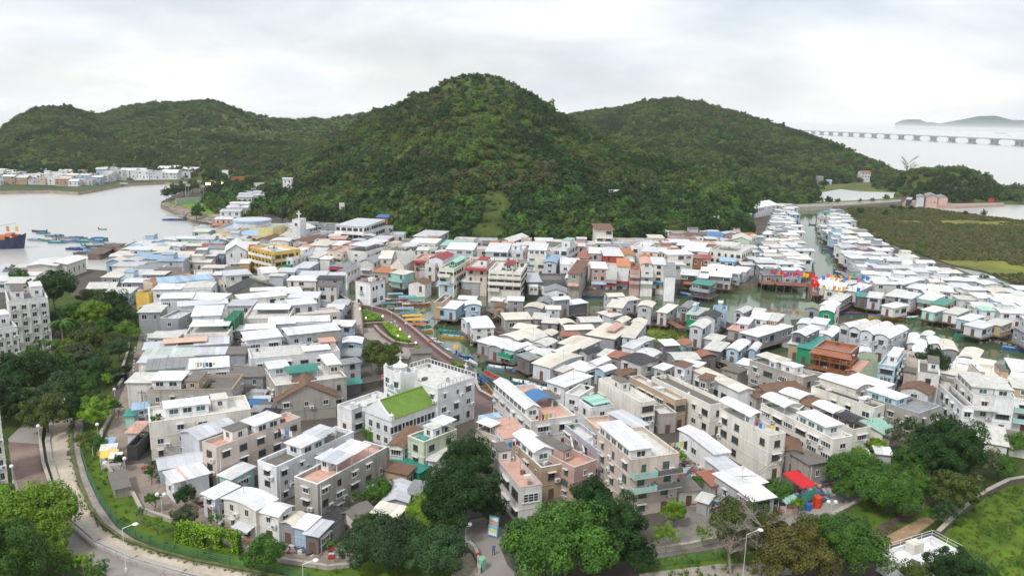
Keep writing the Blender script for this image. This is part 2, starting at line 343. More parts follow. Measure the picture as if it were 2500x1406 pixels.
 for fi,nrm,L,off in faces:
  wn = Vector((nrm[0] * c - nrm[1] * s,nrm[0] * s + nrm[1] * c,0))
  if wn.dot(tocam) < .12 or win <= 0: continue
  if fi in (1,3) and side <= 0: continue
  z_fl = (h - par) / fl; pitch = 2.8 if near else 2.5; n = max(1,int(L / pitch))
  if L < 1.8: continue
  for f in range(fl):
   if f == 0 and fl > 1 and not sz and rnd.random() < .35 and near is False: continue
   for i in range(n):
    if rnd.random() > (.98 if near else .82) * max(win,.75 if near and win > .25 else 0) * (side if fi in (1,3) else 1): continue
    q = -L / 2 + L * (i + .5) / n + rnd.uniform(-.2,.2) * (0 if n < 2 else 1)
    k = kind if rnd.random() < .8 else 'single'
    if k == 'slit': W_,H_ = .5,min(1.6,z_fl * .6)
    elif k == 'wide': W_,H_ = min(2.2,L / n * .8),min(1.25,z_fl * .45)
    elif k == 'grid': W_,H_ = min(2.4,L / n * .8),min(1.6,z_fl * .55)
    else: W_,H_ = (ww or rnd.choice((.7,1.0,1.1,1.3,1.6))),min(1.35,z_fl * .48)
    z = f * z_fl + z_fl * .36
    if f == 0 and i == n // 2 and fi == 0 and cat == 'house' and win < 1.5:
     dm = cached('door' + str(near),lambda: MB().box(-.45,.45,-.05,0,0,2.0).mesh('door',mat('door_brown',(.16,.10,.07),.6)))
     link('door',dm,e,(q,y0,.02)); continue
    pos = {0: (q,y0),1: (x1,q),2: (-q,y1),3: (x0,-q)}[fi]
    add_window(e,pos[0],pos[1],z,W_,H_,fi,k,near,fm if rnd.random() < .7 else FRAMEB,gl)
    if near and rnd.random() < .45: link('window_hood',cached('hood',lambda: MB().box(-.5,.5,-.45,0,0,.08).mesh('hood',wall_m('A'))),e,(pos[0],pos[1],z + H_ + .1),(0,0,(0,math.pi / 2,math.pi,-math.pi / 2)[fi]),(W_ + .3,1,1))
    if near and f > 0 and rnd.random() < .42:
     link('air_conditioner',ac_mesh(),e,(pos[0] + (.9 if fi in (0,2) else 0),pos[1] + (.9 if fi in (1,3) else 0),z - .55),(0,0,(0,math.pi / 2,math.pi,-math.pi / 2)[fi]))
  if near and cy < 150 and fi == 1 and rnd.random() < .7:
   pm = cached('pipe',lambda: MB().bar((0,0,0),(0,0,1),.06).mesh('pipe',PLASTIC)); link('drainpipe',pm,e,(x1 + .09,y0 + .5,0),None,(1,1,h - .5))
 # things on the roof
 zr = h - par + .03 if roof == 'f' else h + .45
 for xx in ex:
  k,s0,s1,t0,t1 = xx[:5]; hh = xx[5] if len(xx) > 5 else 2.3; cc = xx[6] if len(xx) > 6 else 'W'; rr = xx[7] if len(xx) > 7 else 'W'
  a0,a1,b0,b1 = x0 + w * s0,x0 + w * s1,y0 + d * t0,y0 + d * t1; W_,D_ = a1 - a0,b1 - b0
  if k == 'c':
   add_sheet(e,(a0 + a1) / 2,(b0 + b1) / 2,zr + hh,W_,D_,'arc' if rr == 'v' else 'mono',roof_m(cc),'x' if W_ >= D_ or rr != 'v' else 'y',.7 if rr == 'v' else .25,near and cc in 'WLCBGM',name='canopy')
   pm = cached('post',lambda: MB().bar((0,0,0),(0,0,1),.05).mesh('post',PLASTIC))
   for qx in (a0 + .3,a1 - .3):
    for qy in (b0 + .3,b1 - .3): link('canopy_post',pm,e,(qx,qy,zr),None,(1,1,hh + (.02 if qy < (b0 + b1) / 2 else .22)))
  elif k in 'rRgb':
   r = ubox('rooftop_room',wall_m(cc),e,a0 + .2,a1 - .2,b0 + .2,b1 - .2,zr,zr + hh)
   rk = rr if rr in ROOFC else 'W'
   if k == 'b': ubox('room_roof',roof_m(rk),e,a0 + .05,a1 - .05,b0 + .05,b1 - .05,zr + hh,zr + hh + .15)
   else:
    axx = 'x' if W_ > D_ else 'y'
    add_sheet(e,(a0 + a1) / 2,(b0 + b1) / 2,zr + hh,W_ + .3,D_ + .3,{'r': 'mono','R': 'arc','g': 'gable'}[k],roof_m(rk),'x' if k == 'r' else axx,{'r': .2,'R': .6,'g': .9}[k],near and rk in 'WLCBG',name='room_roof')
    if k in 'Rg': gable_wall(e,a0 + .22,a1 - .22,b0 + .22,b1 - .22,zr + hh,{'R': .5,'g': .8}[k],wall_m(cc),axx)
   for fi,L in ((0,W_ - .8),(1,D_ - .8),(3,D_ - .8)):
    nrm = {0: (0,-1),1: (1,0),3: (-1,0)}[fi]; wn = Vector((nrm[0] * c - nrm[1] * s,nrm[0] * s + nrm[1] * c,0))
    if wn.dot(tocam) < .15 or L < .9: continue
    n = max(1,int(L / (1.7 if k != 'b' else 3)))
    for i in range(n):
     q = -L / 2 + L * (i + .5) / n; mx,my = (a0 + a1) / 2,(b0 + b1) / 2
     pos = {0: (mx + q,b0 + .2),1: (a1 - .2,my + q),3: (a0 + .2,my - q)}[fi]
     add_window(e,pos[0],pos[1],zr + .75,min(1.5,L / n * .86) if k != 'b' else .8,1.15,fi,'single',near,FRAME,GLASSG if k != 'b' and rnd.random() < .5 else GLASS)
  elif k == 'k':
   tk = cached('tank',lambda: MB().bar((0,0,.2),(0,0,1.5),.6).mesh('tank',mat('tank_white',(.7,.7,.68),.4)))
   link('water_tank',tk,e,((a0 + a1) / 2,(b0 + b1) / 2,zr))
  elif k == 'a': # awning on the front at height hh
   aw = MB(); aw.quad((a0,y0 - 1.3,hh - .45),(a1,y0 - 1.3,hh - .45),(a1,y0,hh),(a0,y0,hh)); aw.quad((a0,y0,hh - .06),(a1,y0,hh - .06),(a1,y0 - 1.3,hh - .51),(a0,y0 - 1.3,hh - .51)); aw.quad((a0,y0 - 1.3,hh - .75),(a1,y0 - 1.3,hh - .75),(a1,y0 - 1.3,hh - .45),(a0,y0 - 1.3,hh - .45))
   link('awning',aw.mesh('awning',roof_m(cc)),e)
  elif k == 'B': # balcony on the front: slab + parapet panels at height hh
   ubox('balcony_slab',wm,e,a0,a1,y0 - 1.25,y0 + .02,hh - .12,hh + .04)
   bm_ = cc if cc in WALLC else 'W'
   link('balcony_rail',MB().box(a0,a1,y0 - 1.25,y0 - 1.2,hh + .04,hh + 1).box(a0,a0 + .05,y0 - 1.2,y0,hh + .04,hh + 1).box(a1 - .05,a1,y0 - 1.2,y0,hh + .04,hh + 1).mesh('rail',wall_m(bm_)),e)
  elif k == 'P': # pot plants
   pmh = cached('plant',plant_mesh)
   for i in range(max(2,int(W_ * 1.2))): link('pot_plant',pmh,e,(rnd.uniform(a0,a1),rnd.uniform(b0,b1),zr),(0,0,rnd.random() * 6),(rnd.uniform(.5,1),) * 3)
 if near and roof == 'f' and not any(x[0] in 'kP' for x in ex):
  pmh = cached('plant',plant_mesh)
  for i in range(rnd.randint(0,3)):
   link('pot_plant',pmh,e,(rnd.uniform(x0 + .6,x1 - .6),rnd.choice((y0 + .5,y1 - .6)),zr),(0,0,rnd.random() * 6),(rnd.uniform(.4,.7),) * 3)
  if rnd.random() < .4: link('air_conditioner',ac_mesh(),e,(x1 - .9,y1 - .4,zr + .1))
 if cy < 330 and w * d > 20:
  am = cached('aerial',lambda: MB().bar((0,0,0),(0,0,2.4),.03).bar((-.5,0,2.2),(.5,0,2.2),.02).bar((-.35,0,1.9),(.35,0,1.9),.02).mesh('aerial',METAL))
  zt_ = zr - .1 if roof == 'f' else h + (rise if rise is not None and roof != 'f' else .3)
  if rnd.random() < .35: link('aerial',am,e,(rnd.uniform(x0 + .5,x1 - .5),rnd.uniform(-.4,.4),zt_),(0,0,rnd.random() * 3))
  if roof == 'f' or near:
   for i in range(rnd.randint(0,3)):
    cm = cached(('rc',i),lambda: MB().box(-.4,.4,-.3,.3,0,.55).mesh('rc',(PLASTIC,METAL,WOODM,roof_m('U'))[i]))
    if roof == 'f': link('rooftop_box',cm,e,(rnd.uniform(x0 + .6,x1 - .6),rnd.uniform(y0 + .5,y1 - .5),zr),(0,0,rnd.random() * 3),(rnd.uniform(.6,1.5),rnd.uniform(.6,1.3),rnd.uniform(.5,1.6)))
  if rnd.random() < .3 and not sz and roof != 'f' and fl > 1 and not any(x[0] in 'aB' for x in ex):
   aw = cached(('aw',int(w)),lambda: MB().quad((-w * .35,-1.2,-.4),(w * .35,-1.2,-.4),(w * .35,0,0),(-w * .35,0,0)).mesh('aw',roof_m('L'))); link('awning',aw,e,(0,y0 - .01,2.5))
 if sz:
  pm = cached('stilt',lambda: MB().bar((0,0,0),(0,0,1),.12).mesh('stilt',WOODM))
  nx = max(2,int(w / 2.4) + 1)
  for i in range(nx):
   for yy in (y0 + .2,y1 - .2): link('stilt',pm,e,(x0 + .2 + (w - .4) * i / (nx - 1),yy,-sz),None,(1,1,sz + .02))
  ubox('deck',WOODM,e,x0 - .7,x1 + .7,y0 - .9,y1 + .3,-.18,-.02)
 NH.append(dict(o=e,x=cx,y=cy,rz=rz,w=w,d=d,h=h,px=pc,lab=lab,wall=wall,roof=roof,rc=rc,fl=fl))
 return e
def plant_mesh():
 rnd = random.Random(3); m = MB(); m.box(-.2,.2,-.2,.2,0,.35); m.cur = 1
 for i in range(26):
  a = rnd.random() * 6.28; r = rnd.uniform(.1,.55); z = rnd.uniform(.4,1.2); p = Vector((math.cos(a) * r,math.sin(a) * r,z)); u = Vector((rnd.uniform(-1,1),rnd.uniform(-1,1),rnd.uniform(-.4,.4))).normalized() * .22; v = u.orthogonal().normalized() * .14
  m.quad(p - u - v,p + u - v,p + u + v,p - u + v)
 return m.mesh('plant',mat('clay_pot',(.3,.14,.09),.8),leaf_m('leaf_mid'))
def overlaps(x,y,w,d,rz,grow=0.0,items=None):
 """does a w x d footprint at (x, y) meet any house already standing?"""
 def cor(X,Y,W_,D_,r):
  c,s = math.cos(r),math.sin(r)
  return [(X + a * c - b * s,Y + a * s + b * c) for a,b in ((-W_ / 2,-D_ / 2),(W_ / 2,-D_ / 2),(W_ / 2,D_ / 2),(-W_ / 2,D_ / 2))]
 A = cor(x,y,w + grow,d + grow,rz)
 for q in (items if items is not None else NH):
  if abs(q['x'] - x) + abs(q['y'] - y) > 60 or math.hypot(q['x'] - x,q['y'] - y) > (math.hypot(w,d) + math.hypot(q['w'],q['d'])) / 2 + grow: continue
  Bq = cor(q['x'],q['y'],q['w'],q['d'],q['rz']); sep = False
  for r in (rz,q['rz']):
   for ax in ((math.cos(r),math.sin(r)),(-math.sin(r),math.cos(r))):
    pa = [p[0] * ax[0] + p[1] * ax[1] for p in A]; pb = [p[0] * ax[0] + p[1] * ax[1] for p in Bq]
    if max(pa) < min(pb) or max(pb) < min(pa): sep = True
  if not sep: return True
 return False
cached('post',lambda: MB().bar((0,0,0),(0,0,1),.05).mesh('post',PLASTIC))
# ---------------------------------------------------------------- foliage
LEAFC = dict(leaf_dark=(.018,.062,.010),leaf_mid=(.052,.142,.016),leaf_bright=(.145,.29,.02),leaf_olive=(.075,.115,.022),leaf_grey=(.085,.115,.055),leaf_brown=(.095,.10,.022),
   leaf_hedge=(.20,.36,.015),leaf_blue=(.034,.085,.030),leaf_hill=(.038,.096,.020),leaf_hill_light=(.085,.165,.028),leaf_hill_brown=(.075,.085,.038),leaf_bare=(.22,.20,.16),leaf_mangrove=(.13,.14,.06))
def leaf_m(k):
 if k in MATS: return MATS[k]
 hl = 'hill' in k; m = mat(k,LEAFC[k],.6,.3 if hl else .45,.2 if hl else .55,spec=.25,hue=.12,objrand=.16 if hl else .25)
 return m
BARK = mat('bark',(.12,.095,.07),.95,.3,2); BARKL = mat('pale_bark',(.30,.27,.23),.9,.2,2)
def crown_mesh(seed,style='round',leaf='leaf_mid',nc=60,nl=130,ls=.055,core=True):
 """a crown of radius 1: clumps of leaf-sized faces spread through the volume, with gaps"""
 def make():
  rnd = random.Random(seed); m = MB(); cl = []
  flat = {'round': .85,'wide': .55,'tall': 1.35,'layer': .42,'airy': .9}[style]
  for i in range(nc):
   for _ in range(9):
    v = Vector((rnd.gauss(0,1),rnd.gauss(0,1),rnd.gauss(0,1)))
    v.normalize()
    if v.z > -.45: break
   r = rnd.uniform(.52,.92) if rnd.random() < .8 else rnd.uniform(.15,.5)
   if style == 'airy': r = rnd.uniform(.3,1.0)
   lump = 1 + .45 * noise.noise(v * 1.9 + Vector((seed,0,0)))
   c = Vector((v.x * r * lump,v.y * r * lump,v.z * r * flat * lump))
   cl.append((c,rnd.uniform(.11,.30) * (1 if style != 'airy' else .75)))
  if core:
   m.cur = 1
   for c,r in cl[:: 2]:
    m.ball(c * .78,r * .72,6,.8)
   m.ball((0,0,-.05),.52,8,flat)
   m.cur = 0
  for c,r in cl:
   out = c.normalized()
   for j in range(nl):
    v = Vector((rnd.gauss(0,1),rnd.gauss(0,1),rnd.gauss(0,1))).normalized()
    if v.dot(out) < -.35 and rnd.random() < .7: v = -v
    p = c + v * r * rnd.uniform(.75,1.08); p.z -= abs(r) * .12 * rnd.random()
    nrm = (v + Vector((rnd.uniform(-.7,.7),rnd.uniform(-.7,.7),rnd.uniform(-.1,.9)))).normalized()
    u = nrm.orthogonal().normalized(); u.rotate(Matrix.Rotation(rnd.random() * 6.28,3,nrm)); w = nrm.cross(u); s = ls * rnd.uniform(.6,1.25)
    m.quad(p - u * s,p - w * s * .55,p + u * s,p + w * s * .55)
  return m.mesh('crown',leaf_m(leaf),leaf_m(leaf))
 return cached(('crown',seed,style,leaf,nc,nl),make)
def trunk_mesh(seed,h,bark,bare=False):
 def make():
  rnd = random.Random(seed + 50); m = MB(); p = Vector((0,0,-.3)); pts = [p.copy()]
  for i in range(4): p = p + Vector((rnd.uniform(-.25,.25),rnd.uniform(-.25,.25),h / 4)); pts.append(p.copy())
  for i in range(4): m.bar(pts[i],pts[i + 1],h * (.038 - .006 * i),h * (.032 - .006 * i))
  for i in range(9 if not bare else 16):
   b = pts[2 + i % 3]; a = rnd.random() * 6.28; L = h * rnd.uniform(.3,.55); q = b + Vector((math.cos(a) * L * .8,math.sin(a) * L * .8,L * .7)); m.bar(b,q,h * .016,h * .006)
   for j in range(3 if not bare else 7):
    t = rnd.uniform(.4,1); s = b.lerp(q,t); a2 = a + rnd.uniform(-1.2,1.2); L2 = L * rnd.uniform(.3,.6); q2 = s + Vector((math.cos(a2) * L2 * .8,math.sin(a2) * L2 * .8,L2 * rnd.uniform(.3,.9))); m.bar(s,q2,h * .006,h * .002)
    if bare:
     for k in range(4): v = Vector((rnd.uniform(-1,1),rnd.uniform(-1,1),rnd.uniform(0,1))) * L2 * .5; s3 = s.lerp(q2,rnd.uniform(.4,1)); m.bar(s3,s3 + v,h * .003,h * .0012)
  return m.mesh('trunk',bark)
 return cached(('trunk',seed,round(h,0),bark.name,bare),make)
TREES = []
def tree(cx,cy,rpx,leaf='leaf_mid',style='round',lab='',seed=None,ht=None,near=True,name='tree',cat='tree',group=None,gz=GZ):
 """a tree whose crown centre shows at pixel (cx, cy) with a crown radius of rpx pixels"""
 seed = (len(TREES) * 7 + 3) if seed is None else seed
 vr = seed % 4
 flat = {'round': .85,'wide': .55,'tall': 1.35,'layer': .42,'airy': .9}[style]
 r = 4.0
 for _ in range(6):
  hc = (ht - r * flat * .9) if ht else max(r * flat * 1.05,2.0) + r * .25
  p = P(cx,cy,gz + hc); dist = (p - CP).length; r = rpx * dist / FPX / 1.02
 big = rpx > 55
 key = dict(nc=90,nl=260,ls=.032) if big else dict(nc=60,nl=120,ls=.05) if rpx > 22 else dict(nc=34,nl=50,ls=.085)
 if style == 'airy': key['nl'] = int(key['nl'] * .5)
 e = thing(name,lab or 'tree',cat,(p.x,p.y,gz),random.Random(seed).random() * 6.28,group)
 link('crown',crown_mesh(vr + 10 * (1 if big else 0),style,leaf,core=style != 'airy',**key),e,(0,0,hc),None,(r,r,r))
 link('trunk',trunk_mesh(vr,max(2.0,round(hc)),BARKL if style == 'airy' else BARK),e,(0,0,0),None,(1,1,max(.6,hc / max(2.0,round(hc)))))
 TREES.append(dict(o=e,px=(cx,cy),lab=lab,leaf=leaf,style=style,r=r,x=p.x,y=p.y))
 return e
def gn_scatter(name,pts,srcs,m=None):
 """one object scattering source meshes on points: pts = (x, y, z, scale, index)"""
 me = bpy.data.meshes.new(name); me.from_pydata([p[:3] for p in pts],[],[])
 a = me.attributes.new('sc','FLOAT','POINT'); a.data.foreach_set('value',[p[3] for p in pts])
 b = me.attributes.new('ix','INT','POINT'); b.data.foreach_set('value',[int(p[4]) for p in pts])
 r = me.attributes.new('rz','FLOAT','POINT'); rr = random.Random(5); r.data.foreach_set('value',[rr.random() * 6.28 for _ in pts])
 o = link(name,me); o['kind'] = 'stuff'
 sc = bpy.data.collections.new(name + '_sources')
 for i,s in enumerate(srcs):
  so = bpy.data.objects.new('%s_source_%02d' % (name,i),s); sc.objects.link(so)
 ng = bpy.data.node_groups.new(name,'GeometryNodeTree'); n = ng.nodes; l = ng.links
 ng.interface.new_socket('Geometry',in_out='INPUT',socket_type='NodeSocketGeometry'); ng.interface.new_socket('Geometry',in_out='OUTPUT',socket_type='NodeSocketGeometry')
 gi = n.new('NodeGroupInput'); go = n.new('NodeGroupOutput'); ip = n.new('GeometryNodeInstanceOnPoints'); ci = n.new('GeometryNodeCollectionInfo')
 ci.inputs['Collection'].default_value = sc; ci.inputs['Separate Children'].default_value = True; ci.inputs['Reset Children'].default_value = True
 def attr(nm,t):
  q = n.new('GeometryNodeInputNamedAttribute'); q.data_type = t; q.inputs['Name'].default_value = nm; return q.outputs['Attribute']
 cx = n.new('ShaderNodeCombineXYZ'); l.new(attr('rz','FLOAT'),cx.inputs['Z'])
 l.new(gi.outputs[0],ip.inputs['Points']); l.new(ci.outputs[0],ip.inputs['Instance']); ip.inputs['Pick Instance'].default_value = True
 l.new(attr('ix','INT'),ip.inputs['Instance Index']); l.new(cx.outputs[0],ip.inputs['Rotation']); l.new(attr('sc','FLOAT'),ip.inputs['Scale'])
 l.new(ip.outputs[0],go.inputs[0])
 md = o.modifiers.new('scatter','NODES'); md.node_group = ng
 return o
# ---------------------------------------------------------------- sea, sky line, hills
def water_mat(nm='water',rough=.07,bst=.12,bsc=.9,c0=(.075,.125,.06,1),c1=(.11,.15,.075,1)):
 m = bpy.data.materials.new(nm); m.use_nodes = True; n = m.node_tree.nodes; l = m.node_tree.links; n.clear()
 out = n.new('ShaderNodeOutputMaterial'); df = n.new('ShaderNodeBsdfDiffuse'); gs = n.new('ShaderNodeBsdfGlossy'); mx = n.new('ShaderNodeMixShader'); fr = n.new('ShaderNodeFresnel')
 geo = n.new('ShaderNodeNewGeometry'); no = n.new('ShaderNodeTexNoise'); no.inputs['Scale'].default_value = .02; no.inputs['Detail'].default_value = 5; l.new(geo.outputs['Position'],no.inputs['Vector'])
 c = n.new('ShaderNodeMixRGB'); c.inputs['Color1'].default_value = c0; c.inputs['Color2'].default_value = c1; l.new(no.outputs['Fac'],c.inputs['Fac']); l.new(c.outputs['Color'],df.inputs['Color'])
 gs.inputs['Roughness'].default_value = rough; gs.inputs['Color'].default_value = (.97,.96,.92,1); fr.inputs['IOR'].default_value = 2.7
 nb = n.new('ShaderNodeTexNoise'); nb.inputs['Scale'].default_value = bsc; nb.inputs['Detail'].default_value = 5; l.new(geo.outputs['Position'],nb.inputs['Vector'])
 bp = n.new('ShaderNodeBump'); bp.inputs['Strength'].default_value = bst; bp.inputs['Distance'].default_value = .12; l.new(nb.outputs['Fac'],bp.inputs['Height']); l.new(bp.outputs['Normal'],gs.inputs['Normal'])
 l.new(fr.outputs[0],mx.inputs[0]); l.new(df.outputs[0],mx.inputs[1]); l.new(gs.outputs[0],mx.inputs[2]); l.new(mx.outputs[0],out.inputs['Surface'])
 return m
WATER = water_mat(); SEAM = water_mat('sea_water',.28,.9,.35,(.50,.50,.48,1),(.56,.56,.54,1))
def make_sea():
 me = bpy.data.meshes.new('sea'); me.from_pydata([(-45000,-3000,0),(45000,-3000,0),(45000,51000,0),(-45000,51000,0)],[],[(0,1,2,3)]); me.materials.append(SEAM)
 o = link('sea',me); o['kind'] = 'structure'
make_sea()
GROUND = mat('ground_dirt_concrete',(.105,.095,.08),.95,.25,.12,stain=.5,bump=.2,bscale=1.5,dirt=(.10,.09,.07))
MUD = mat('mud',(.085,.075,.055),.7,.3,.3,bump=.3,bscale=1)
SEAWALL = mat('seawall_stone',(.20,.17,.13),.95,.3,.8,stain=.6,bump=.5,bscale=2)
SAND = mat('rocky_shore',(.34,.28,.22),.95,.25,.25,bump=.6,bscale=.7)
def grass_m(nm,c): return mat(nm,c,.9,.3,.22,bump=.4,bscale=3,hue=.2)
GRASS = grass_m('grass_green',(.085,.17,.018)); GRASSD = grass_m('grass_dark',(.045,.085,.015)); GRASSL = grass_m('grass_light',(.14,.20,.035))
# hills as one height field; each hill: foot and ridge seen per pixel column
def interp(tab,x):
 if x <= tab[0][0]: return tab[0][1]
 for (a,b),(c,d) in zip(tab,tab[1:]):
  if x <= c: return b + (d - b) * (x - a) / (c - a)
 return tab[-1][1]
HILLS = [
dict(n='left',sil=[(-700,420),(-350,380),(-100,345),(0,318),(40,290),(80,268),(130,261),(180,268),(240,282),(265,275),(300,262),(340,256),(400,250),(440,252),(500,245),(550,254),(600,274),(660,288),(740,292),(800,290),(860,281),(920,268),(1000,258),(1100,270),(1300,330)],
 foot=[(-700,470),(0,452),(200,448),(300,436),(460,436),(540,446),(620,452),(700,460),(900,460)],ridge=[(-700,1080),(0,1150),(130,1120),(260,1280),(500,1180),(700,1280),(900,1380),(1300,1380)],span=(-700,1300)),
dict(n='centre',sil=[(560,520),(620,500),(660,468),(700,432),(740,402),(780,378),(830,345),(880,305),(920,275),(960,266),(1000,249),(1040,229),(1080,204),(1120,187),(1165,180),(1200,184),(1240,198),(1280,222),(1320,252),(1360,279),(1400,304),(1460,335),(1520,362),(1600,392),(1700,424),(1800,452),(1880,478),(1940,500)],
 foot=[(560,526),(640,524),(720,540),(820,556),(900,574),(1000,590),(1200,600),(1400,602),(1560,598),(1640,590),(1750,568),(1830,540),(1880,510),(1940,502)],ridge=[(560,480),(700,560),(900,640),(1165,600),(1400,620),(1600,560),(1800,520),(1940,500)],span=(560,1940)),
dict(n='right',sil=[(1150,330),(1250,300),(1340,285),(1380,283),(1420,276),(1480,268),(1530,262),(1560,251),(1600,246),(1650,243),(1700,250),(1750,264),(1800,277),(1850,292),(1900,310),(1960,327),(2020,347),(2080,377),(2130,397),(2160,412),(2190,432),(2230,446)],
 foot=[(1150,450),(1700,470),(1850,478),(1950,462),(2100,446),(2230,447)],ridge=[(1150,1300),(1400,1300),(1650,1240),(1900,1160),(2100,960),(2230,790)],span=(1150,2230)),
dict(n='headland',sil=[(2195,450),(2210,428),(2240,423),(2270,420),(2310,421),(2335,415),(2370,424),(2400,440),(2430,465),(2445,485),(2452,493)],
 foot=[(2195,470),(2230,486),(2330,494),(2450,495)],ridge=[(2195,690),(2300,640),(2452,610)],span=(2195,2452)),
]
NC = 30
for hl in HILLS:    # azimuth tables
 x0,x1 = hl['span']; tab = []
 n = int((x1 - x0) / 12)
 for i in range(n + 1):
  x = x0 + (x1 - x0) * i / n; ys = interp(hl['sil'],x); yf = interp(hl['foot'],x); rd = interp(hl['ridge'],x)
  p = P(x,yf,GZ); rf = math.hypot(p.x,p.y); rp = at_dist(x,ys,max(rd,rf + 40)); q = (rp.x,rp.y); rd = math.hypot(*q)
  tab.append((math.atan2(rp.x,rp.y),rf,rd,max(rp.z - 2.5,2.5)))
 hl['tab'] = sorted(tab)
def hill_h(x,y):
 az = math.atan2(x,y); r = math.hypot(x,y); best = 0.0; who = None
 for hl in HILLS:
  t = hl['tab']
  if az < t[0][0] - .03 or az > t[-1][0] + .03: continue
  edge = 1.0
  if az < t[0][0]: edge = 1 - (t[0][0] - az) / .03; a = b = t[0]; k = 0
  elif az > t[-1][0]: edge = 1 - (az - t[-1][0]) / .03; a = b = t[-1]; k = 0
  else:
   lo,hi = 0,len(t) - 1
   while hi - lo > 1:
    m = (lo + hi) // 2
    if t[m][0] <= az: lo = m
    else: hi = m
   a,b = t[lo],t[hi]; k = (az - a[0]) / max(b[0] - a[0],1e-9)
  rf,rd,hr = (a[i] + (b[i] - a[i]) * k for i in (1,2,3)); hr *= edge
  if r <= rf: h = 0
  elif r <= rd:
   s = (r - rf) / (rd - rf); h = hr * (s ** .85 * (1 - .12 * math.sin(math.pi * s)) if hl['n'] != 'centre' else (s ** .8))
   nz = noise.noise(Vector((x * .012,y * .012,3))) * .5 + noise.noise(Vector((x * .03,y * .03,9))) * .25
   h += nz * hr * .28 * math.sin(math.pi * min(1,s)) * (1 - .5 * s)
   # sight-line cap: nothing in front may rise above the ridge seen behind it
   cap = CAMZ + (a[3] * 0 + hr - CAMZ) * (r / rd); h = min(h,max(cap - .5,0) if s > .5 else h)
  else:
   s = (r - rd) / (150 + hr); h = hr * max(0,1 - s * s) if s < 1 else 0
  if h > best: best,who = h,hl['n']
 return best,who
# ---------------------------------------------------------------- land: outlines read off the shore lines
SHORE = [(-900,720),(-300,690),(70,648),(150,652),(195,668),(205,690),(262,690),(268,646),(300,622),(350,606),(480,594),(505,584),(545,552),(520,545),(470,536),(448,526),(392,500),(394,492),(440,470),(452,452),(400,444),(300,449),(240,461),(190,469),(120,465),(0,467),(-300,478),(-900,500)]
NORTH = [(-900,380),(0,340),(900,300),(1900,325),(2150,410),(2185,432)]
EASTSHORE = [(2200,448),(2445,494),(2440,499),(2200,498)]
CREEK_N = [(2195,503),(1935,505),(1900,520),(1895,560),(1880,610),(1868,655),(1850,690),(1700,700),(1560,706),(1400,712),(1285,712),(1200,708),(1100,706),(1000,698),(900,694),(800,688),(700,684),(640,690)]
CREEK_S = [(640,700),(745,705),(795,704),(830,712),(860,738),(940,752),(1000,780),(1060,832),(1110,866),(1150,888),(1163,918),(1170,955),(1190,985),(1225,990),(1330,985),(1400,962),(1480,935),(1640,905),(1760,900),(1835,895),(1870,885),(1990,868),(2060,850),(2110,842),(2190,842),(2270,860),(2330,890),(2420,905),(2500,915),(2700,950),(3600,1150)]
FRONT = [(3600,2600),(-1400,2600),(-1400,800)]
NBACK = [(2185,445),(1900,440),(1200,480),(900,455),(700,447),(520,440),(452,440)]
poly_obj('north_shore_ground',PX(SHORE[3:20] + NBACK[::-1] + [(2215,485)] + CREEK_N),GZ,GROUND,3.5,wallmat=SEAWALL)
poly_obj('village_ground',PX([(-1400,800)] + SHORE[:9] + [(430,640)] + CREEK_S + FRONT[:2]),GZ + .004,GROUND,3.5,wallmat=SEAWALL)
poly_obj('far_shore_ground',PX(SHORE[19:] + [(-900,455),(0,445),(460,438)]),GZ + .008,mat('shore_green',(.07,.10,.04),.95,.4,.05),3,wallmat=SAND)
poly_obj('creek',PX([(600,660),(1950,500),(2190,498),(2210,502),(2060,520),(2700,740),(2900,1000),(1500,1000),(900,1000),(640,760)],.03),.03,WATER)
# mud flats under the stilt houses and the marsh
def mud(pts,z,name='mudflat'): poly_obj(name,PX(pts,z),z,MUD,1.0)
mud([(1000,860 - 60),(1080,742),(1200,748),(1290,765),(1420,770),(1560,765),(1650,775),(1800,790),(1880,800),(1870,850),(1830,890),(1700,905),(1500,940),(1400,950),(1330,930),(1240,880),(1170,850),(1120,800)][1:],.12)
mud([(1930,780),(2060,770),(2120,790),(2200,800),(2290,845),(2420,885),(2500,900),(2500,940),(2200,870),(1960,880)],.13)
mud([(1995,520),(2060,515),(2100,560),(2170,600),(2300,640),(2420,690),(2520,712),(2700,740),(2700,880),(2480,842),(2330,792),(2200,768),(2060,762),(1990,735),(1985,700),(2060,690),(2040,640),(2010,590),(1988,560)],.14)
mud([(1850,690),(1868,655),(1900,520),(1945,505),(1952,540),(1962,600),(1985,640),(1990,670),(1950,700)],.16)
MARSH = [(2065,512),(2110,505),(2250,508),(2400,528),(2500,540),(2800,560),(3300,700),(3300,820),(2600,715),(2500,695),(2400,660),(2320,645),(2240,615),(2170,590),(2120,565),(2095,545),(2075,525)]
MARSHM = mat('marsh_grass',(.15,.20,.045),.95,.35,.045,bump=.5,bscale=1.2,hue=.35)
poly_obj('marsh',PX(MARSH,.5),.5,MARSHM,.8,wallmat=MUD)
poly_obj('mud_patch_grass',PX([(1585,800),(1640,803),(1680,812),(1665,832),(1610,838),(1575,825)],.3),.3,GRASSL)
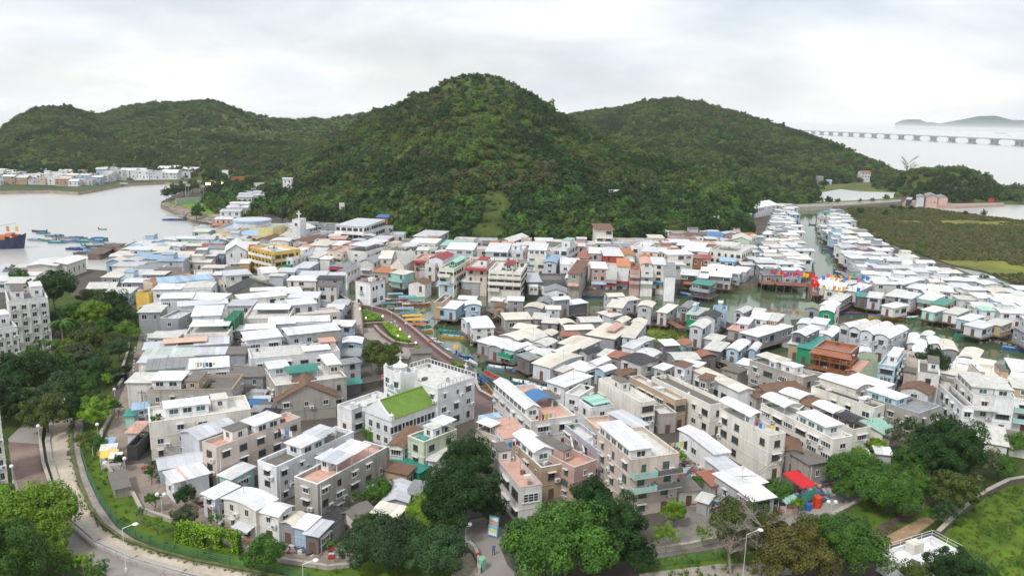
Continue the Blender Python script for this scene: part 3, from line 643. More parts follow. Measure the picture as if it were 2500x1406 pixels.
# causeway and pond behind it
poly_obj('far_marsh',PX([(1905,452),(2195,447),(2215,470),(2185,490),(1950,499),(1920,490),(1850,482)]),GZ + .03,mat('far_marsh_green',(.10,.14,.045),.95,.3,.03,hue=.3),.6)
POND = [(1958,486),(1985,474),(2050,462),(2100,468),(2185,470),(2180,484),(2100,489),(2000,493),(1950,491)]
poly_obj('pond',PX(POND),GZ + .05,SEAM)
STONE = mat('causeway_stone',(.36,.34,.31),.9,.15,.4,stain=.3)
poly_obj('causeway',PX([(1935,499),(2050,494),(2200,487),(2200,492),(2060,501),(1940,506)],2.6),2.6,STONE,3)
poly_obj('temple_quay',PX([(2195,487),(2330,497),(2450,495),(2452,499),(2330,504),(2200,497)],1.8),1.8,mat('quay_pink',(.40,.30,.26),.9,.15,.4),2.4)
# terrain
def make_terrain():
 xs0,ys0,st = -1000,300,7; nx = int(2200 / st); ny = int(1280 / st)
 vs = []; hs = []
 for j in range(ny):
  for i in range(nx):
   x = xs0 + i * st; y = ys0 + j * st; h,w = hill_h(x,y); hs.append(h); vs.append((x,y,(GZ - .6 + h) if h > .4 else -3.0))
 fs = []
 for j in range(ny - 1):
  for i in range(nx - 1):
   a = j * nx + i
   if max(hs[a],hs[a + 1],hs[a + nx],hs[a + nx + 1]) > .4: fs.append((a,a + 1,a + nx + 1,a + nx))
 me = bpy.data.meshes.new('hills'); me.from_pydata(vs,[],fs); me.materials.append(mat('hill_undergrowth',(.055,.092,.024),.95,.5,.12,bump=1,bscale=.5,hue=.2)); me.shade_smooth()
 o = link('hills',me); o['kind'] = 'structure'
make_terrain()
def forest():
 rnd = random.Random(11); srcs = []
 for i,(st,lf) in enumerate((('round','leaf_hill'),('round','leaf_dark'),('wide','leaf_hill'),('round','leaf_hill_light'),('airy','leaf_hill_brown'),('round','leaf_mid'),('wide','leaf_hill_light'),('round','leaf_olive'))):
  srcs.append(crown_mesh(20 + i,st,lf,nc=26,nl=34,ls=.11))
 buckets = {'left': [],'centre': [],'right': [],'headland': []}
 y = 330.0
 while y < 1480:
  stp = 5.4 if y < 640 else 6.4
  x = -960.0
  while x < 1050:
   X = x + rnd.uniform(-.5,.5) * stp; Y = y + rnd.uniform(-.5,.5) * stp; x += stp
   h,who = hill_h(X,Y)
   if h < .6: continue
   hx,_ = hill_h(X,Y - 14);
   q = proj((X,Y,GZ + h))
   if not (-60 < q[0] < 2560): continue
   if h > hx + 26 and False: continue
   # hidden back slopes: drop when well behind the ridge
   hf,_ = hill_h(X * .93,Y * .93)
   los = CAMZ + (GZ + h + 6 - CAMZ) * .93
   if GZ + hf > los + 6: continue
   # open grassy parts of the far left hill and the centre summit
   g = noise.noise(Vector((X * .008,Y * .008,5)))
   grass = 0
   if who == 'left': grass = .75 if (g > .0 and q[1] < 345 and q[0] > 380) or (q[0] > 620 and q[1] < 330) else .04
   if who == 'centre' and q[1] < 235: grass = .45
   if 1150 < q[0] < 1240 and 470 < q[1] < 590: grass = .85
   small = rnd.random() < grass
   if small and rnd.random() < (.02 if who == 'centre' else .25): continue
   d = math.hypot(X,Y); s = rnd.uniform(2.0,4.6) * (1 if who != 'left' else .9)
   if who == 'centre' and q[1] < 240: s *= .75
   if q[1] > 430 and who == 'centre': s *= 1.25
   gn = noise.noise(Vector((X * .02,Y * .02,1)));
   if who == 'centre' and q[1] < 400 and 1100 < q[0] < 1900: pick = (0,3,1,6,7,0,1)
   elif who == 'centre' and 330 < q[1] < 470 and 1020 < q[0] < 1500: pick = (4,4,0,7,1)
   elif who == 'centre' and q[1] > 470: pick = (1,1,0,5,5,2)
   elif who == 'left': pick = (0,3,4,7,6,0) if q[1] < 350 else (0,4,7,2,0)
   else: pick = (0,1,0,2,7,3,4)
   ix = rnd.choice(pick) if gn < .18 else rnd.choice((3,6,7,0))
   if gn < -.28: ix = 1
   if small: s = rnd.uniform(.8,1.7); ix = rnd.choice((3,6,3,0))
   if rnd.random() < .06: s *= 1.5
   buckets[who].append((X,Y,GZ + h + s * .45 - .6,s,ix))
  y += stp
 for k,v in buckets.items():
  print('forest',k,len(v))
  o = gn_scatter({'left': 'distant_hill_forest','centre': 'hill_forest','right': 'ridge_forest','headland': 'headland_forest'}[k],v,srcs)
  tag(o,{'left': 'hazy grey-green scrub and woods covering the far hills across the bay','centre': 'dense mixed green forest over the tall central hill behind the village','right': 'dark wooded ridge running down towards the long sea bridge','headland': 'dark rounded wood on the small headland behind the temple'}[k],'forest')
 # mangrove and grass clumps of the marsh
 mg_s = [crown_mesh(40 + i,'wide',lf,nc=20,nl=26,ls=.13) for i,lf in enumerate(('leaf_mangrove','leaf_olive','leaf_mangrove','leaf_mid'))]
 pts = []
 poly = [(p.x,p.y) for p in PX(MARSH,.5)]
 def inside(x,y,poly):
  c = False; j = len(poly) - 1
  for i in range(len(poly)):
   if (poly[i][1] > y) != (poly[j][1] > y) and x < (poly[j][0] - poly[i][0]) * (y - poly[i][1]) / (poly[j][1] - poly[i][1]) + poly[i][0]: c = not c
   j = i
  return c
 xs = [p[0] for p in poly]; ys = [p[1] for p in poly]; y = min(ys)
 while y < max(ys):
  x = min(xs)
  while x < min(max(xs),460):
   X = x + rnd.uniform(-1,1); Y = y + rnd.uniform(-1,1); x += 2.3
   if not inside(X,Y,poly): continue
   q = proj((X,Y,1))
   if q[0] > 2560: continue
   g = noise.noise(Vector((X * .012,Y * .03,2))) + .35 * noise.noise(Vector((X * .06,Y * .1,4)))
   if g < -.34 : continue
   s = rnd.uniform(1.0,1.9); pts.append((X,Y,.5 + s * .2,s,rnd.choice((0,0,1,2)) if rnd.random() > .06 else 3))
  y += 2.3
 print('mangrove',len(pts))
 tag(gn_scatter('mangrove_scrub',pts,mg_s),'low olive brown mangrove scrub spread over the marsh beyond the stilt houses','marsh plants')
 return inside
inside_poly = forest()
# ---------------------------------------------------------------- far mountains, bridge, ships
def mountains():
 sil = [(2185,301),(2200,295),(2215,292),(2245,292),(2262,299),(2275,299),(2295,302),(2325,296),(2350,292),(2390,284),(2430,283),(2450,288),(2470,293),(2500,294),(2560,285),(2650,280),(2800,300),(2950,318)]
 m = bpy.data.meshes.new('far_mountains'); vs = []; D = 34000; n = len(sil)
 for x,y in sil:
  t = at_dist(x,y,D); b = at_dist(x,y,D - 3500); vs += [(b.x,b.y,-2),(t.x,t.y,max(t.z,2)),(t.x * 1.15,t.y * 1.15,-2)]
 fs = []
 for i in range(n - 1):
  a = 3 * i; fs += [(a,a + 3,a + 4,a + 1),(a + 1,a + 4,a + 5,a + 2)]
 m.from_pydata(vs,[],fs); m.materials.append(mat('mountain_scrub',(.10,.15,.14),.95,.2,.002)); o = link('far_mountains',m); o['kind'] = 'structure'
mountains()
def sea_bridge():
 zD = 25.5; a = P(1940,317.5,zD); b = P(2494,340.5,zD); d = (b - a);
 e = thing('sea_bridge','long low grey road bridge on paired piers crossing the open sea','bridge',(b.x,b.y,0))
 cm = mat('bridge_concrete',(.30,.36,.40),.8,.08,.01)
 u = d.normalized(); nrm = Vector((-u.y,u.x,0)); ext = b + u * 900
 def bar(name,p,q,w,z0,z1):
  m = MB(); i = len(m.v)
  for s in (p,q):
   for k in (-1,1):
    for z in (z0,z1): m.v.append(tuple(Vector((s.x,s.y,z)) + nrm * w * k - e.location))
  for f in ((0,1,3,2),(4,6,7,5),(0,4,5,1),(2,3,7,6),(1,5,7,3),(0,2,6,4)): m.f.append(f); m.mi.append(0)
  return link(name,m.mesh(name,cm),e)
 bar('deck',a - u * 3000,ext,16,zD - 4,zD);
 gap = (P(2492,362,0) - P(2452,360,0)).length
 pts = []
 q0 = P(2492,361,0); k = 0
 base = b.copy()
 pm = MB()
 for s in (-1,1):
  pm.box(s * 13 - 3.4,s * 13 + 3.4,-7,7,0,zD - 6); pm.box(s * 13 - 6,s * 13 + 6,-12,12,zD - 7.5,zD - 4)
 pm.box(-22,22,-12,12,-1,3.5); pmm = pm.mesh('pier',cm); rz = math.atan2(u.y,u.x)
 L = (b - a).length; sp = L / 16.5
 for i in range(-5,24):
  p = b - u * sp * (i + .06); link('pier',pmm,e,(p.x - b.x,p.y - b.y,0),(0,0,rz))
sea_bridge()
def cargo(x,y,L,lab,c='L'):
 p = P(x,y,0); k = (p - CP).length / 1923; L = L * k; e = thing('cargo_ship',lab,'ship',(p.x,p.y,0),.05,'cargo ships out at sea')
 hull = MB(); w = L * .08; i = 0; hull.v += [(-L / 2,-w,0),(L * .42,-w,0),(L / 2,0,0),(L * .42,w,0),(-L / 2,w,0),(-L / 2,-w,L * .06),(L * .42,-w,L * .06),(L * .53,0,L * .075),(L * .42,w,L * .06),(-L / 2,w,L * .06)]
 hull.f += [(0,1,6,5),(1,2,7,6),(2,3,8,7),(3,4,9,8),(4,0,5,9),(5,6,7,8,9)]; hull.mi += [0] * 6
 link('hull',hull.mesh('hull',mat('ship_grey',(.14,.19,.24),.6)),e); link('bridge_house',MB().box(-L * .46,-L * .34,-w * .8,w * .8,L * .06,L * .16).mesh('bh',PLASTIC),e)
 link('hatch',MB().box(-L * .3,L * .35,-w * .7,w * .7,L * .06,L * .085).mesh('hatch',METAL),e)
for x,y,L,lab in ((2341,321,15,'pale cargo ship under way beyond the middle of the sea bridge'),(2443,327,26,'longest cargo ship, lying off the right end of the sea bridge'),(2463,333,9,'small grey ship close behind the bridge under the longest ship'),(2150,318,7,'dark little ship above the left half of the sea bridge'),(2048,315.5,6,'tiny ship just over the far left stretch of bridge'),(2114,317,6,'tiny ship between two others above the left bridge piers'),(2028,315,5,'leftmost tiny ship over the bridge end near the ridge'),(2296,324,7,'faint ship left of the pale cargo ship beyond the bridge')): cargo(x,y,L,lab)
# ---------------------------------------------------------------- front houses, read off the photograph
g_ = 'village houses nearest the camera'
H('a8',(75,290),(868,185),(825,75),8.2,'C','f','A',3,[('r',.15,.6,.3,.75,2.2,'W'),('b',.62,.8,.45,.9,2.2,'C','A'),('P',.02,.12,.05,.5)],'long three storey cream house with green glass penthouse strip on its roof',win=.55)
H('a8',(425,440),(720,335),(650,255),6.3,'L','g','L',2,(),'house with steep pale blue gable roof between cream house and pinkish block',win=0)
H('a8',(490,437),(600,485),(1255,247),8.6,'E','f','P',3,[('b',.1,.85,.2,.4,2.3,'C','S'),('r',0,1,.44,.76,2.2,'W')],'pinkish beige three storey block with peach terrace and dark square windows',win=.9,fm=FRAMEB,ww=1.3)
H('a8',(912,582),(1062,632),(1683,362),7.2,'W','f','S',3,[('r',.1,1,.3,.62,2.2,'W'),('c',0,1,.55,.78,2.4,'L')],'white and grey stained house with open concrete roof terrace in the middle',win=.6)
b1_ = px('b1',(550,790))
H('s',(706,1161),(768,1177),(956,1092),7.8,'S','f','P',3,[('c',.0,1,.26,.5,2.4,'L'),('c',.05,.95,.5,.78,2.4,'W'),('r',.1,.5,.3,.5,2,'W')],'long stained grey concrete block with terracotta terrace and white parapet rim',win=.8,coping='W')
H('a8',(632,700),(720,735),(885,650),3.6,'M','s','W',1,(),'small teal walled shed with white roof under the pinkish block',win=.5,kind='wide')
H('a8',(252,765),(525,690),(485,618),3.9,'W','s','W',1,[('c',.3,.36,-.1,1.1,.02,'E')],'single storey white house with two level white roof beside the young trees')
H('a8',(160,660),(495,600),(470,520),3.3,'L','g','L',1,(),'low house with faded pinkish blue roof tucked beneath the cream house',win=.3)
H('a8',(497,845),(590,885),(770,805),4.2,'L','s','W',2,(),'little blue-grey two level house with white lean-to roof by the path',kind='wide')
H('a8',(665,885),(915,975),(1055,887),5.5,'C','v','W',2,[('a',.45,.95,0,0,2.5,'L')],'cream two storey house with big white sheet roof facing the grass bank',axis='y')
H('a8',(925,980),(1080,1020),(1195,950),5.0,'A','v','W',2,(),'off-white two storey house joined right of the cream house with big sheet roof')
H('a8',(1110,1065),(1215,1100),(1300,1025),3.6,'G','g','C',1,(),'narrow grey house with weathered cream sheet roof, second left of the black tarpaulin')
H('a8',(1220,1100),(1300,1125),(1390,1045),3.6,'B','s','W',2,(),'narrow light blue house with white roof and glazed porch by the path',kind='wide',win=1.3)
H('a8',(1305,1155),(1400,1180),(1490,1085),3.3,'D','s','L',1,(),'dark fronted hut with pale grey sheet roof beside the black tarpaulin',kind='wide')
H('a8',(1425,1055),(1535,1088),(1600,985),3.5,'G','s','K',1,(),'shed roofed in black tarpaulin against the stained concrete block',win=0)
H('b5',(145,832),(400,815),(580,712),3.3,'C','g','S',1,(),'low cottage with broad grey concrete tile roof behind the front trees',rise=1.0)
H('b5',(505,768),(740,822),(865,748),3.3,'C','s','C',1,(),'low shed with plain cream sheet roof between round bush and bright tree')
H('b5',(560,690),(800,655),(985,470),3.1,'L','g','L',1,(),'shed with wide pale blue metal gable roof below the green netting',win=.3,axis='y',rise=.8)
H('b5',(850,585),(960,590),(1075,490),3.3,'G','s','G',1,(),'shed with dark grey ribbed roof leaning against the great dark tree',win=0)
H('b1',(678,747),(822,800),(1118,692),8.2,'N','f','F',3,[('b',.25,.95,.3,.62,2.3,'W','A'),('c',0,.7,0,.3,.15,'Q'),('c',.1,1,.6,1,2.5,'W')],'pale green three storey house with cream bands and white roof hut',band='C',win=.8,coping='C',fm=FRAMEB)
H('b1',(572,830),(676,852),(745,690),6.2,'C','g','T',2,(),'house with old brown tiled roof squeezed left of the pale green house',kind='wide')
H('b1',(572,960),(815,1062),(850,1030),3.2,'Q','s','Q',1,(),'green netted bamboo scaffold screen under the pale green house',win=0,cat='scaffold',name='scaffold_screen')
H('b1',(455,1030),(690,1080),(730,1035),3.6,'T','s','T',1,(),'open dark shed with brown sheet roof beside the green netting',win=.3)
H('b1',(862,957),(925,967),(1015,872),4.8,'A','s','A',2,(),'small off-white annex with grey-white roof between pale green house and dark tree',kind='wide')
# the church and its hall
def church():
 e = H('b1',(547,215),(950,352),(1258,245),10.2,'W','f','A',3,(),'tall white church block with pale roof terrace and lattice railing',cat='church',name='church_block',win=1.2,near=True,coping='W')
 q = NH[-1]; w,d = q['w'],q['d']; h = 10.2
 # lattice railing round the back edges: each baluster a part
 bm_ = cached('baluster',lambda: MB().box(-.06,.06,-.06,.06,0,1.0).mesh('baluster',FRAME)); rm = cached('raill',lambda: MB().box(-.5,.5,-.07,.07,0,.1).mesh('rail',FRAME))
 for (ax,ay),(bx,by) in (((-w / 2,d / 2),(w / 2,d / 2)),((w / 2,d / 2),(w / 2,-d / 2)),((-w / 2,0),(-w / 2,d / 2))):
  L = math.hypot(bx - ax,by - ay); n = int(L / .9); rz = math.atan2(by - ay,bx - ax)
  link('handrail',rm,e,((ax + bx) / 2,(ay + by) / 2,h + 1.0),(0,0,rz),(L,1,1))
  for i in range(n + 1): t = i / n; link('baluster',bm_,e,(ax + (bx - ax) * t,ay + (by - ay) * t,h),(0,0,rz))
 cr = MB().box(-.09,.09,-.09,.09,0,1.9).box(-.55,.55,-.08,.08,1.05,1.25).mesh('cross',FRAME)
 link('cross',cr,e,(w * .32,d / 2,h + .9),(0,0,0))
 t = H('b1',(495,168),(640,237),(755,190),12.4,'W','f','F',3,(),'square white church tower with domed cupola, cross and blue-green emblem',cat='tower',name='church_tower',win=.5,near=True,coping='W')
 w2,d2 = NH[-1]['w'],NH[-1]['d']; c = MB(); c.box(-1.5,1.5,-1.5,1.5,0,.5)
 c.box(-1.1,1.1,-1.1,1.1,.5,2.6); i = len(c.v); prof = [(1.8,2.6),(1.75,2.85),(1.1,3.1),(.65,3.6),(.28,4.2),(.16,4.7)]
 link('cupola',c.mesh('cupola',wall_m('W')),t,(0,0,11.6),None,(.8,.8,.62))
 c = MB()
 for r,z in prof:
  c.v += [(r * math.cos(math.pi / 4 + k * math.pi / 4),r * math.sin(math.pi / 4 + k * math.pi / 4),z) for k in range(8)]
 for a in range(len(prof) - 1):
  for k in range(8): c.f.append((a * 8 + k,a * 8 + (k + 1) % 8,a * 8 + 8 + (k + 1) % 8,a * 8 + 8 + k)); c.mi.append(0)
 c.f.append(tuple(range(40,48))); c.mi.append(0)
 link('cupola_roof',c.mesh('cupola_roof',wall_m('W')),t,(0,0,11.6),None,(.8,.8,.62)); link('cross',cr,t,(0,0,14.4),None,(.75,1,.6))
 for sx in (-1,1):
  for sy in (-1,1): link('corner_finial',MB().box(-.3,.3,-.3,.3,0,.5).bar((0,0,.5),(0,0,1.1),.3,.03).mesh('fin',wall_m('W')),t,(sx * (w2 / 2 - .3),sy * (d2 / 2 - .3),12.4))
 # writing on the tower: two characters either side of the emblem, and a line of small ones
 ink = mat('painted_ink',(.05,.05,.06),.6,.02); teal = mat('emblem_teal',(.25,.52,.55),.6,.05)
 glyph = {
 'xin': [((.1,.5),(.18,.25)),((.32,.62),(.36,.18)),((.36,.18),(.75,.16)),((.75,.16),(.78,.35)),((.5,.75),(.58,.6)),((.78,.68),(.88,.5))],
 'sheng': [((.1,.95),(.45,.95)),((.18,.95),(.18,.55)),((.38,.95),(.38,.5)),((.18,.8),(.38,.8)),((.1,.55),(.45,.58)),((.55,.92),(.9,.92)),((.55,.92),(.55,.62)),((.9,.92),(.9,.62)),((.55,.62),(.9,.62)),((.15,.42),(.85,.42)),((.25,.24),(.75,.24)),((.08,.04),(.92,.04)),((.5,.42),(.5,.04))],
 'tian': [((.15,.85),(.85,.85)),((.08,.52),(.92,.52)),((.5,.85),(.5,.52)),((.5,.52),(.1,.02)),((.5,.52),(.92,.02))],
 'zhu': [((.45,1),(.58,.88)),((.14,.78),(.86,.78)),((.2,.42),(.8,.42)),((.06,.05),(.94,.05)),((.5,.78),(.5,.05))],
 'tang': [((.5,1),(.5,.82)),((.22,.98),(.3,.84)),((.8,.98),(.7,.84)),((.08,.78),(.92,.78)),((.08,.78),(.06,.62)),((.92,.78),(.94,.62)),((.28,.66),(.72,.66)),((.28,.46),(.72,.46)),((.28,.66),(.28,.46)),((.72,.66),(.72,.46)),((.2,.28),(.8,.28)),((.05,.03),(.95,.03)),((.5,.46),(.5,.03))]}
 def write(par,key,x,y,z,s,face,wst=.07):
  m = MB()
  for (a,b),(c2,d2_) in glyph[key]:
   p = Vector((a - .5,0,b)) * s; q_ = Vector((c2 - .5,0,d2_)) * s; dd = (q_ - p).normalized(); nn = Vector((-dd.z,0,dd.x)) * wst * s; dd = dd * wst * s * .5
   i = len(m.v); pts = [p - dd - nn,q_ + dd - nn,q_ + dd + nn,p - dd + nn]
   m.v += [(v.x,0,v.z) for v in pts] + [(v.x,-.05,v.z) for v in pts]
   for f in ((0,1,2,3),(4,7,6,5),(0,4,5,1),(1,5,6,2),(2,6,7,3),(3,7,4,0)): m.f.append(tuple(i + k for k in f)); m.mi.append(0)
  return link('character',m.mesh('char_' + key,ink),par,(x,y,z),(0,0,(0,math.pi / 2,math.pi,-math.pi / 2)[face]))
 write(t,'sheng',-w2 * .30,-d2 / 2 - .01,8.2,1.0,0); write(t,'xin',w2 * .30,-d2 / 2 - .01,8.0,1.0,0)
 em = MB(); n = 14; i = 0
 em.v += [(.62 * math.cos(2 * math.pi * k / n),0,.75 * math.sin(2 * math.pi * k / n)) for k in range(n)] + [(.5 * math.cos(2 * math.pi * k / n),-.05,.62 * math.sin(2 * math.pi * k / n)) for k in range(n)]
 for k in range(n): em.f.append((k,(k + 1) % n,n + (k + 1) % n,n + k)); em.mi.append(0)
 em.f.append(tuple(range(n,2 * n))); em.mi.append(0); em.box(-.06,.06,-.09,-.04,-.5,.5); em.box(-.3,.3,-.09,-.04,.1,.22)
 link('emblem',em.mesh('emblem',teal),t,(0,-d2 / 2 - .01,8.7))
 for k,g in enumerate(('zhu','tian','tang','tian','zhu')): write(t,g,-w2 * .22 + k * w2 * .11,-d2 / 2 - .01,7.2,.38,0)
 # hall with green tiled roof
 e = H('b1',(308,532),(548,614),(945,480),6.4,'W','g','N',2,(),'white church hall with bright green tiled gable roof and large barred windows',cat='church hall',name='church_hall',win=0,near=True,axis='y',rise=3.1,over=.12)
 w,d = NH[-1]['w'],NH[-1]['d']
 for i in range(4): add_window(e,w / 2,-d / 2 + d * (i + .5) / 4,3.3,3.6,1.7,1,'wide',True); add_window(e,w / 2,-d / 2 + d * (i + .5) / 4,.8,2.0,1.3,1,'wide',True)
 for i in (-1,0,1): add_window(e,i * w * .28,-d / 2,3.3,.95,1.6,0,'single',True); add_window(e,i * w * .28,-d / 2,.7,.95,1.5,0,'single',True)
 for i,g in enumerate(('tang','zhu','tian')): write(e,g,(i - 1) * w * .25,-d / 2 - .02,6.0,1.05,0)
 # tile rolls on both slopes, ridge and curved gable copings
 sl = math.atan2(3.1,w / 2); run = math.hypot(3.1,w / 2)
 tr = cached('tile_roll',lambda: MB().box(-.5,.5,-.06,.06,0,.07).mesh('tile_roll',mat('green_tile_roll',(.14,.29,.045),.5,.15,2)))
 n = int(d / .7)
 for k in range(n):
  y = -d / 2 + .35 + k * (d - .7) / (n - 1)
  for sgn in (-1,1): link('tile_roll',tr,e,(sgn * w / 4,y,6.4 + 1.55 + .1),(0,sgn * sl,0),(run,1,1))
 for y in (-d / 2,d / 2):
  gm = MB()
  prof = [(-1.06,.05),(-.98,.55),(-.6,1.55),(-.3,2.6),(-.12,3.35),(0,3.75),(.12,3.35),(.3,2.6),(.6,1.55),(.98,.55),(1.06,.05)]
  for (a,za),(b,zb) in zip(prof,prof[1:]):
   i = len(gm.v);
   for yy in (-.18,.18):
    gm.v += [(a * w / 2,yy,-.3),(b * w / 2,yy,-.3),(b * w / 2,yy,zb),(a * w / 2,yy,za)]
   for f in ((0,1,2,3),(7,6,5,4),(3,2,6,7)): gm.f.append(tuple(i + k for k in f)); gm.mi.append(0)
  link('gable_coping',gm.mesh('gable_coping',wall_m('W')),e,(0,y,6.4))
 for sx in (-1,1): link('finial',MB().box(-.35,.35,-.35,.35,0,.8).ball((0,0,1.15),.42,8).bar((0,0,1.5),(0,0,1.9),.12,.03).mesh('finial',wall_m('W')),e,(sx * w / 2,-d / 2,6.3))
 link('ridge',MB().box(-.15,.15,-d / 2,d / 2,0,.22).mesh('ridge',mat('green_tile_roll',(.14,.29,.045),.5,.15,2)),e,(0,0,6.4 + 3.1))
 H('b1',(83,482),(205,527),(545,405),5.8,'W','f','A',2,[('k',.6,.7,.12,.2),('k',.8,.9,.16,.2)],'two storey white annex with sand coloured railed terrace left of the tower',win=.8,near=True,ww=1.5)
church()
H('b2',(460,458),(830,397),(525,118),6.8,'A','f','P',2,[('g',0,.33,.14,1,2.3,'W'),('c',.4,.85,.34,.62,1.9,'U','v'),('c',.8,1,.34,.6,1.9,'S')],'grey sided house beside the boats with white gabled roof room and pink terrace',kind='wide')
H('b2',(250,600),(480,577),(320,424),6.0,'W','s','P',2,(),'white house with faded pink flat roof just behind the great dark tree',rise=.15,over=.05)
H('b2',(82,440),(245,410),(180,385),6.2,'W','s','B',2,(),'small white house with sky blue roof next to the riverside path',win=.3,rise=.1,over=.05)
H('b2',(15,520),(235,605),(300,560),5.2,'E','f','A',2,[('c',0,.6,0,1,2.3,'W')],'peach porch block with white canopy over washing above the dark tree',win=.5)
H('b2',(540,857),(710,815),(520,590),6.6,'T','f','S',2,[('g',0,.95,.25,1,2.4,'W')],'tan house with white gable roofed rooftop room, left of the salmon house',win=.8)
H('b2',(355,1027),(537,988),(375,722),7.6,'A','f','P',2,[('b',.0,.7,.88,1.2,2.4,'C','S')],'narrow grey-white house with long plain peach roof terrace by the dark tree',coping='P',kind='grid')
H('b2',(835,862),(1000,785),(650,572),7.2,'P','f','P',3,[('b',.1,.6,.28,.9,2.4,'P','S')],'salmon pink house with peach terraces and grey roof hut behind round trees',coping='E',glass='g')
H('b2',(940,705),(1045,722),(800,505),6.4,'S','f','S',2,(),'narrow soot stained concrete house between salmon and mauve houses',win=.4)
H('b2',(1060,715),(1195,690),(905,457),7.8,'V','f','A',3,[('b',.2,.95,.08,.3,2.2,'V','S'),('B',0,1,0,0,3.0,'V')],'mauve pink house with pale blue edged white roof terrace',coping='B',kind='wide')
e4 = H('b2',(1325,790),(1725,717),(1450,480),11.0,'E','f','A',4,[('r',0,.48,.04,1,2.3,'A'),('B',0,.48,0,0,7.9,'M'),('B',0,.48,0,0,5.2,'M'),('B',.5,1,0,0,7.9,'D'),('B',.5,1,0,0,5.2,'D')],'tallest peach four storey house with green and smoked glass balconies',fm=FRAMEB,band='E',win=1.0,glass='g')
H('b2',(1370,507),(1480,480),(1260,368),7.6,'G','s','L',2,(),'house with pale blue-grey sheet roofs and dark red strip behind the peach block',win=.4)
H('b2',(1060,500),(1290,490),(1135,402),6.6,'E','f','E',2,(),'peach walled terrace house behind the mauve and peach blocks',coping='E',win=.4)
H('b2',(1410,292),(1535,270),(1190,62),8.0,'C','f','A',3,[('b',.1,.8,.5,.74,2.4,'C','S')],'long plain cream wall house with flat grey terrace and small roof hut',kind='grid',side=.08)
H('b2',(650,112),(780,167),(965,72),6.4,'W','s','W',2,(),'white waterside house with stacked white roofs beside the moored boats',win=.5)
H('b2',(785,207),(905,237),(1010,152),6.0,'W','f','A',2,(),'plain white cube house just behind the house with green canopy',win=.5)
H('b2',(900,264),(995,337),(1175,302),5.8,'W','f','L',2,[('c',0,1,.1,.9,1.2,'M')],'white house topped with a sea green curved canopy',win=.4)
H('b2',(1715,267),(1810,250),(1420,50),7.0,'T','f','A',2,[('b',0,.6,.35,.45,1.2,'W'),('k',.3,.5,.6,.7)],'long grey-lilac sided house with tan front right of the cream wall house',kind='wide')
H('b2',(1585,387),(1722,372),(1640,300),4.8,'S','f','A',1,(),'small house faced in rough brown stone with white window',win=1.4,kind='wide')
H('b3',(450,460),(585,427),(130,180),7.4,'C','f','S',2,(),'longest cream house with bare grey roof running back towards the stilt houses',win=.9)
H('b3',(690,347),(795,322),(470,132),5.6,'W','g','C',1,(),'long white room with cream gable sheet roof and a strip of dark windows',fm=FRAMEB,win=1.3,axis='y',rise=.6,ww=1.6)
H('b3',(375,217),(450,237),(512,212),7.2,'S','s','T',2,(),'little stained roof hut with brown slab top beside the long white room')
H('b3',(165,100),(250,127),(322,112),7.2,'W','s','T',2,(),'white square stair tower with brown top near the curved walkway',win=.4)
H('b3',(975,717),(1108,690),(690,462),9.3,'C','f','A',3,[('c',0,1.05,.38,1.05,2.4,'W','v'),('b',.1,.5,.4,.55,2.2,'W')],'tall cream house with brick red trim line and white rooftop canopy',win=.8,side=.7,coping='C',fm=FRAMEB)
H('b3',(1500,757),(1645,717),(1090,405),8.0,'C','f','A',3,[('c',0,1,.66,1.02,2.3,'W','v'),('r',.05,1,.12,.5,2.3,'W')],'cream house with rust spotted white roof room and big green windows',kind='wide',coping='W')
H('b4',(255,612),(372,576),(95,425),6.6,'C','f','S',2,[('c',0,1,.5,1.05,2.2,'W','v'),('c',.05,.95,.02,.44,2.0,'K','v')],'cream house with black curved awning and white canopy on its roof',kind='wide')
H('b3',(1240,402),(1335,364),(1185,307),5.6,'C','v','W',2,(),'small cream house under a single white curved roof behind the canopies',win=.5)
H('b3',(1245,445),(1430,475),(1500,402),4.8,'C','g','T',2,(),'old cream house with dark brown tiled gable roof among white canopies',axis='x')
H('b3',(815,65),(1275,215),(1372,185),7.2,'S','f','A',2,[('c',.05,.55,.2,1.1,2.2,'C'),('b',.35,.5,0,.8,2.2,'W'),('b',.55,.82,.1,.9,2.2,'A')],'long bare grey-brown rendered building with groups of three small windows',win=.75,kind='wide')
H('b3',(960,385),(1270,335),(1130,248),4.2,'S','g','T',1,(),'old low house with wide brown tiled roof in the middle of the block',win=.3,rise=1.5)
H('b3',(840,400),(985,365),(935,315),4.0,'S','g','T',1,(),'small dark tiled shed with exposed cream rafters beside old tiled house',win=.3)
H('b3',(1180,875),(1325,962),(1472,932),4.4,'S','p','S',1,(),'grey concrete slab roofed house beside the bright red canopy')
H('b3',(1110,842),(1240,852),(1235,748),4.8,'S','g','T',1,(),'brown tiled cottage roof wedged between two tall cream houses',win=.2)
H('b3',(325,707),(440,690),(290,655),5.2,'W','s','W',1,(),'white roofed shed at the back end of the white shed row',win=.3)
H('b3',(480,880),(590,852),(435,690),5.0,'W','s','W',1,(),'long white sheet roofed shed, second in the row beside the tall cream house',win=.3)
H('b3',(565,1035),(690,990),(590,888),4.0,'L','s','L',1,(),'lower shed with plain pale roof in the middle of the white shed row',win=.4)
H('b3',(700,1175),(945,1112),(755,1000),4.2,'L','s','W',1,(),'widest white roofed shed of the row next to the tall cream house',kind='wide')
H('b3',(830,1275),(1015,1240),(885,1142),4.6,'G','s','W',2,(),'grey walled shed with white roof ending the row by the round olive tree',kind='wide')
H('b3',(470,1152),(575,1122),(500,1022),2.8,'S','s','O',1,(),'low hut with rusty corrugated roof beside the white shed row',win=.3)
